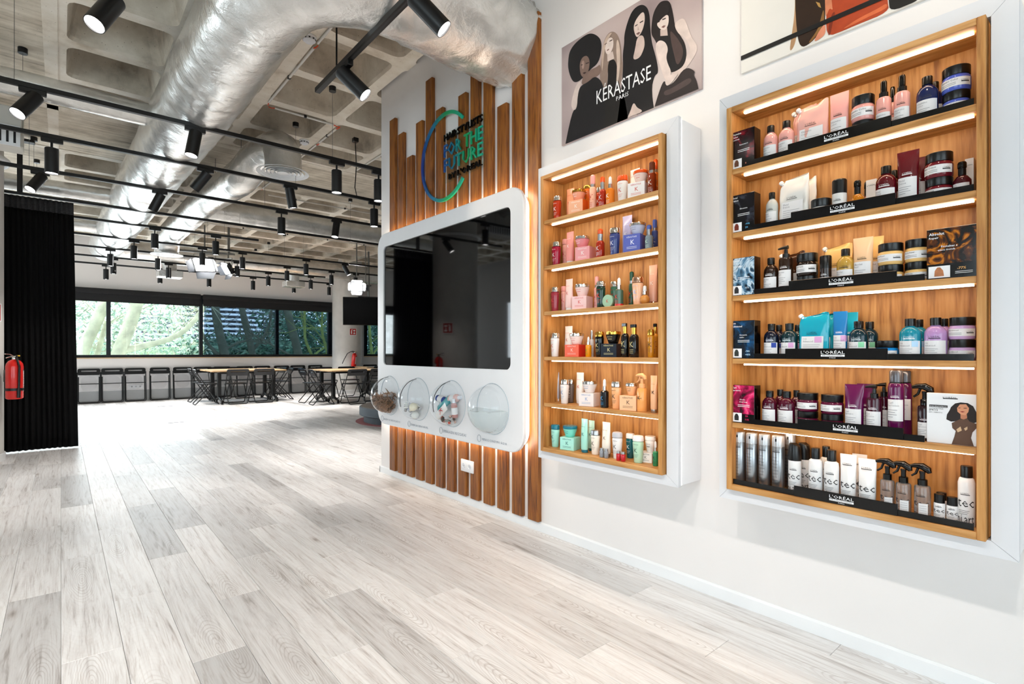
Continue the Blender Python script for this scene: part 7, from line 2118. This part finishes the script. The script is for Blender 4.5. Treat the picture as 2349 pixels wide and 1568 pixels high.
t = thing('display_card', 'white display card with a curly-haired woman at the right of the fifth shelf', 'display card', (2.150, 0.375, SHELF_Z[4] + .0005), R(-90))
w, h = 0.125, 0.160
MB().rbox(-w / 2, w / 2, 0, .022, 0, h, .001, 1).build('card', mat('card_white', '#e6e6e8', .35, var=.01), t)
def cw(x, y): return (-w / 2 + (x - 1190) / (1935 - 1190) * w, h - (y - 478) / (1400 - 478) * h)
polys = [('#1d1210', [(1490, 950), (1500, 860), (1540, 780), (1560, 720), (1620, 650), (1700, 625), (1800, 630), (1880, 680), (1930, 800), (1928, 960), (1860, 1000), (1790, 960), (1700, 960), (1560, 985)]),
         ('#5b4030', [(1690, 930), (1790, 900), (1830, 960), (1925, 990), (1925, 1070), (1870, 1150), (1850, 1250), (1890, 1395), (1570, 1395), (1610, 1250), (1630, 1150), (1580, 1100), (1570, 1010)]),
         ('#b9795a', [(1700, 830), (1790, 830), (1795, 900), (1745, 930), (1700, 915)]),
         ('#cf8f6c', [(1650, 730), (1690, 662), (1780, 652), (1822, 720), (1812, 790), (1770, 852), (1705, 842), (1655, 795)]),
         ('#8c2f2a', [(1690, 790), (1730, 780), (1765, 792), (1725, 806)]), ('#3a241c', [(1668, 725), (1700, 720), (1700, 730), (1668, 735)]), ('#3a241c', [(1745, 722), (1790, 718), (1790, 729), (1745, 732)]),
         ('#c9a884', [(1640, 1120), (1700, 1060), (1720, 1130), (1660, 1170)]), ('#c9a884', [(1750, 1090), (1800, 1050), (1800, 1100), (1770, 1130)])]
mats_ = []; mb = MB()
for i, (c, pts) in enumerate(polys):
    if c not in mats_: mats_.append(c)
    q = [cw(*p_) for p_ in pts]
    mb.add([(a, -.0006 - .0002 * i, b) for a, b in q], [tuple(range(len(q)))], mats_.index(c))
mb.build('printed_figure', [ink(c) for c in mats_], t, recalc=False)
p = MB(); a = cw(1440, 560); put_text(p, "L'ORÉAL", a[0], a[1], -.0008, width=w * .28, height=h * .035)
for (x0, x1, y0, y1) in ((1440, 1660, 575, 560), (1232, 1510, 738, 695)):
    A = cw(x0, y0); B = cw(x1, y1); p.add([(A[0], -.0008, A[1]), (B[0], -.0008, A[1]), (B[0], -.0008, B[1]), (A[0], -.0008, B[1])], [(0, 1, 2, 3)])
a = cw(1232, 775); put_text(p, 'A SUA ROTINA', a[0], a[1], -.0008, width=w * .29, height=h * .026)
a = cw(1232, 810); put_text(p, '[PRO]', a[0], a[1], -.0008, width=w * .17, height=h * .034, bold=True)
a = cw(1232, 845); put_text(p, 'EM 1 MINUTO', a[0], a[1], -.0008, width=w * .27, height=h * .022)
p.build('card_print', M_ink, t, recalc=False)
p = MB(); a = cw(1245, 732); put_text(p, 'DIAGNÓSTICO', a[0], a[1], -.0012, width=w * .34, height=h * .030); p.build('card_print_light', M_inkw, t, recalc=False)
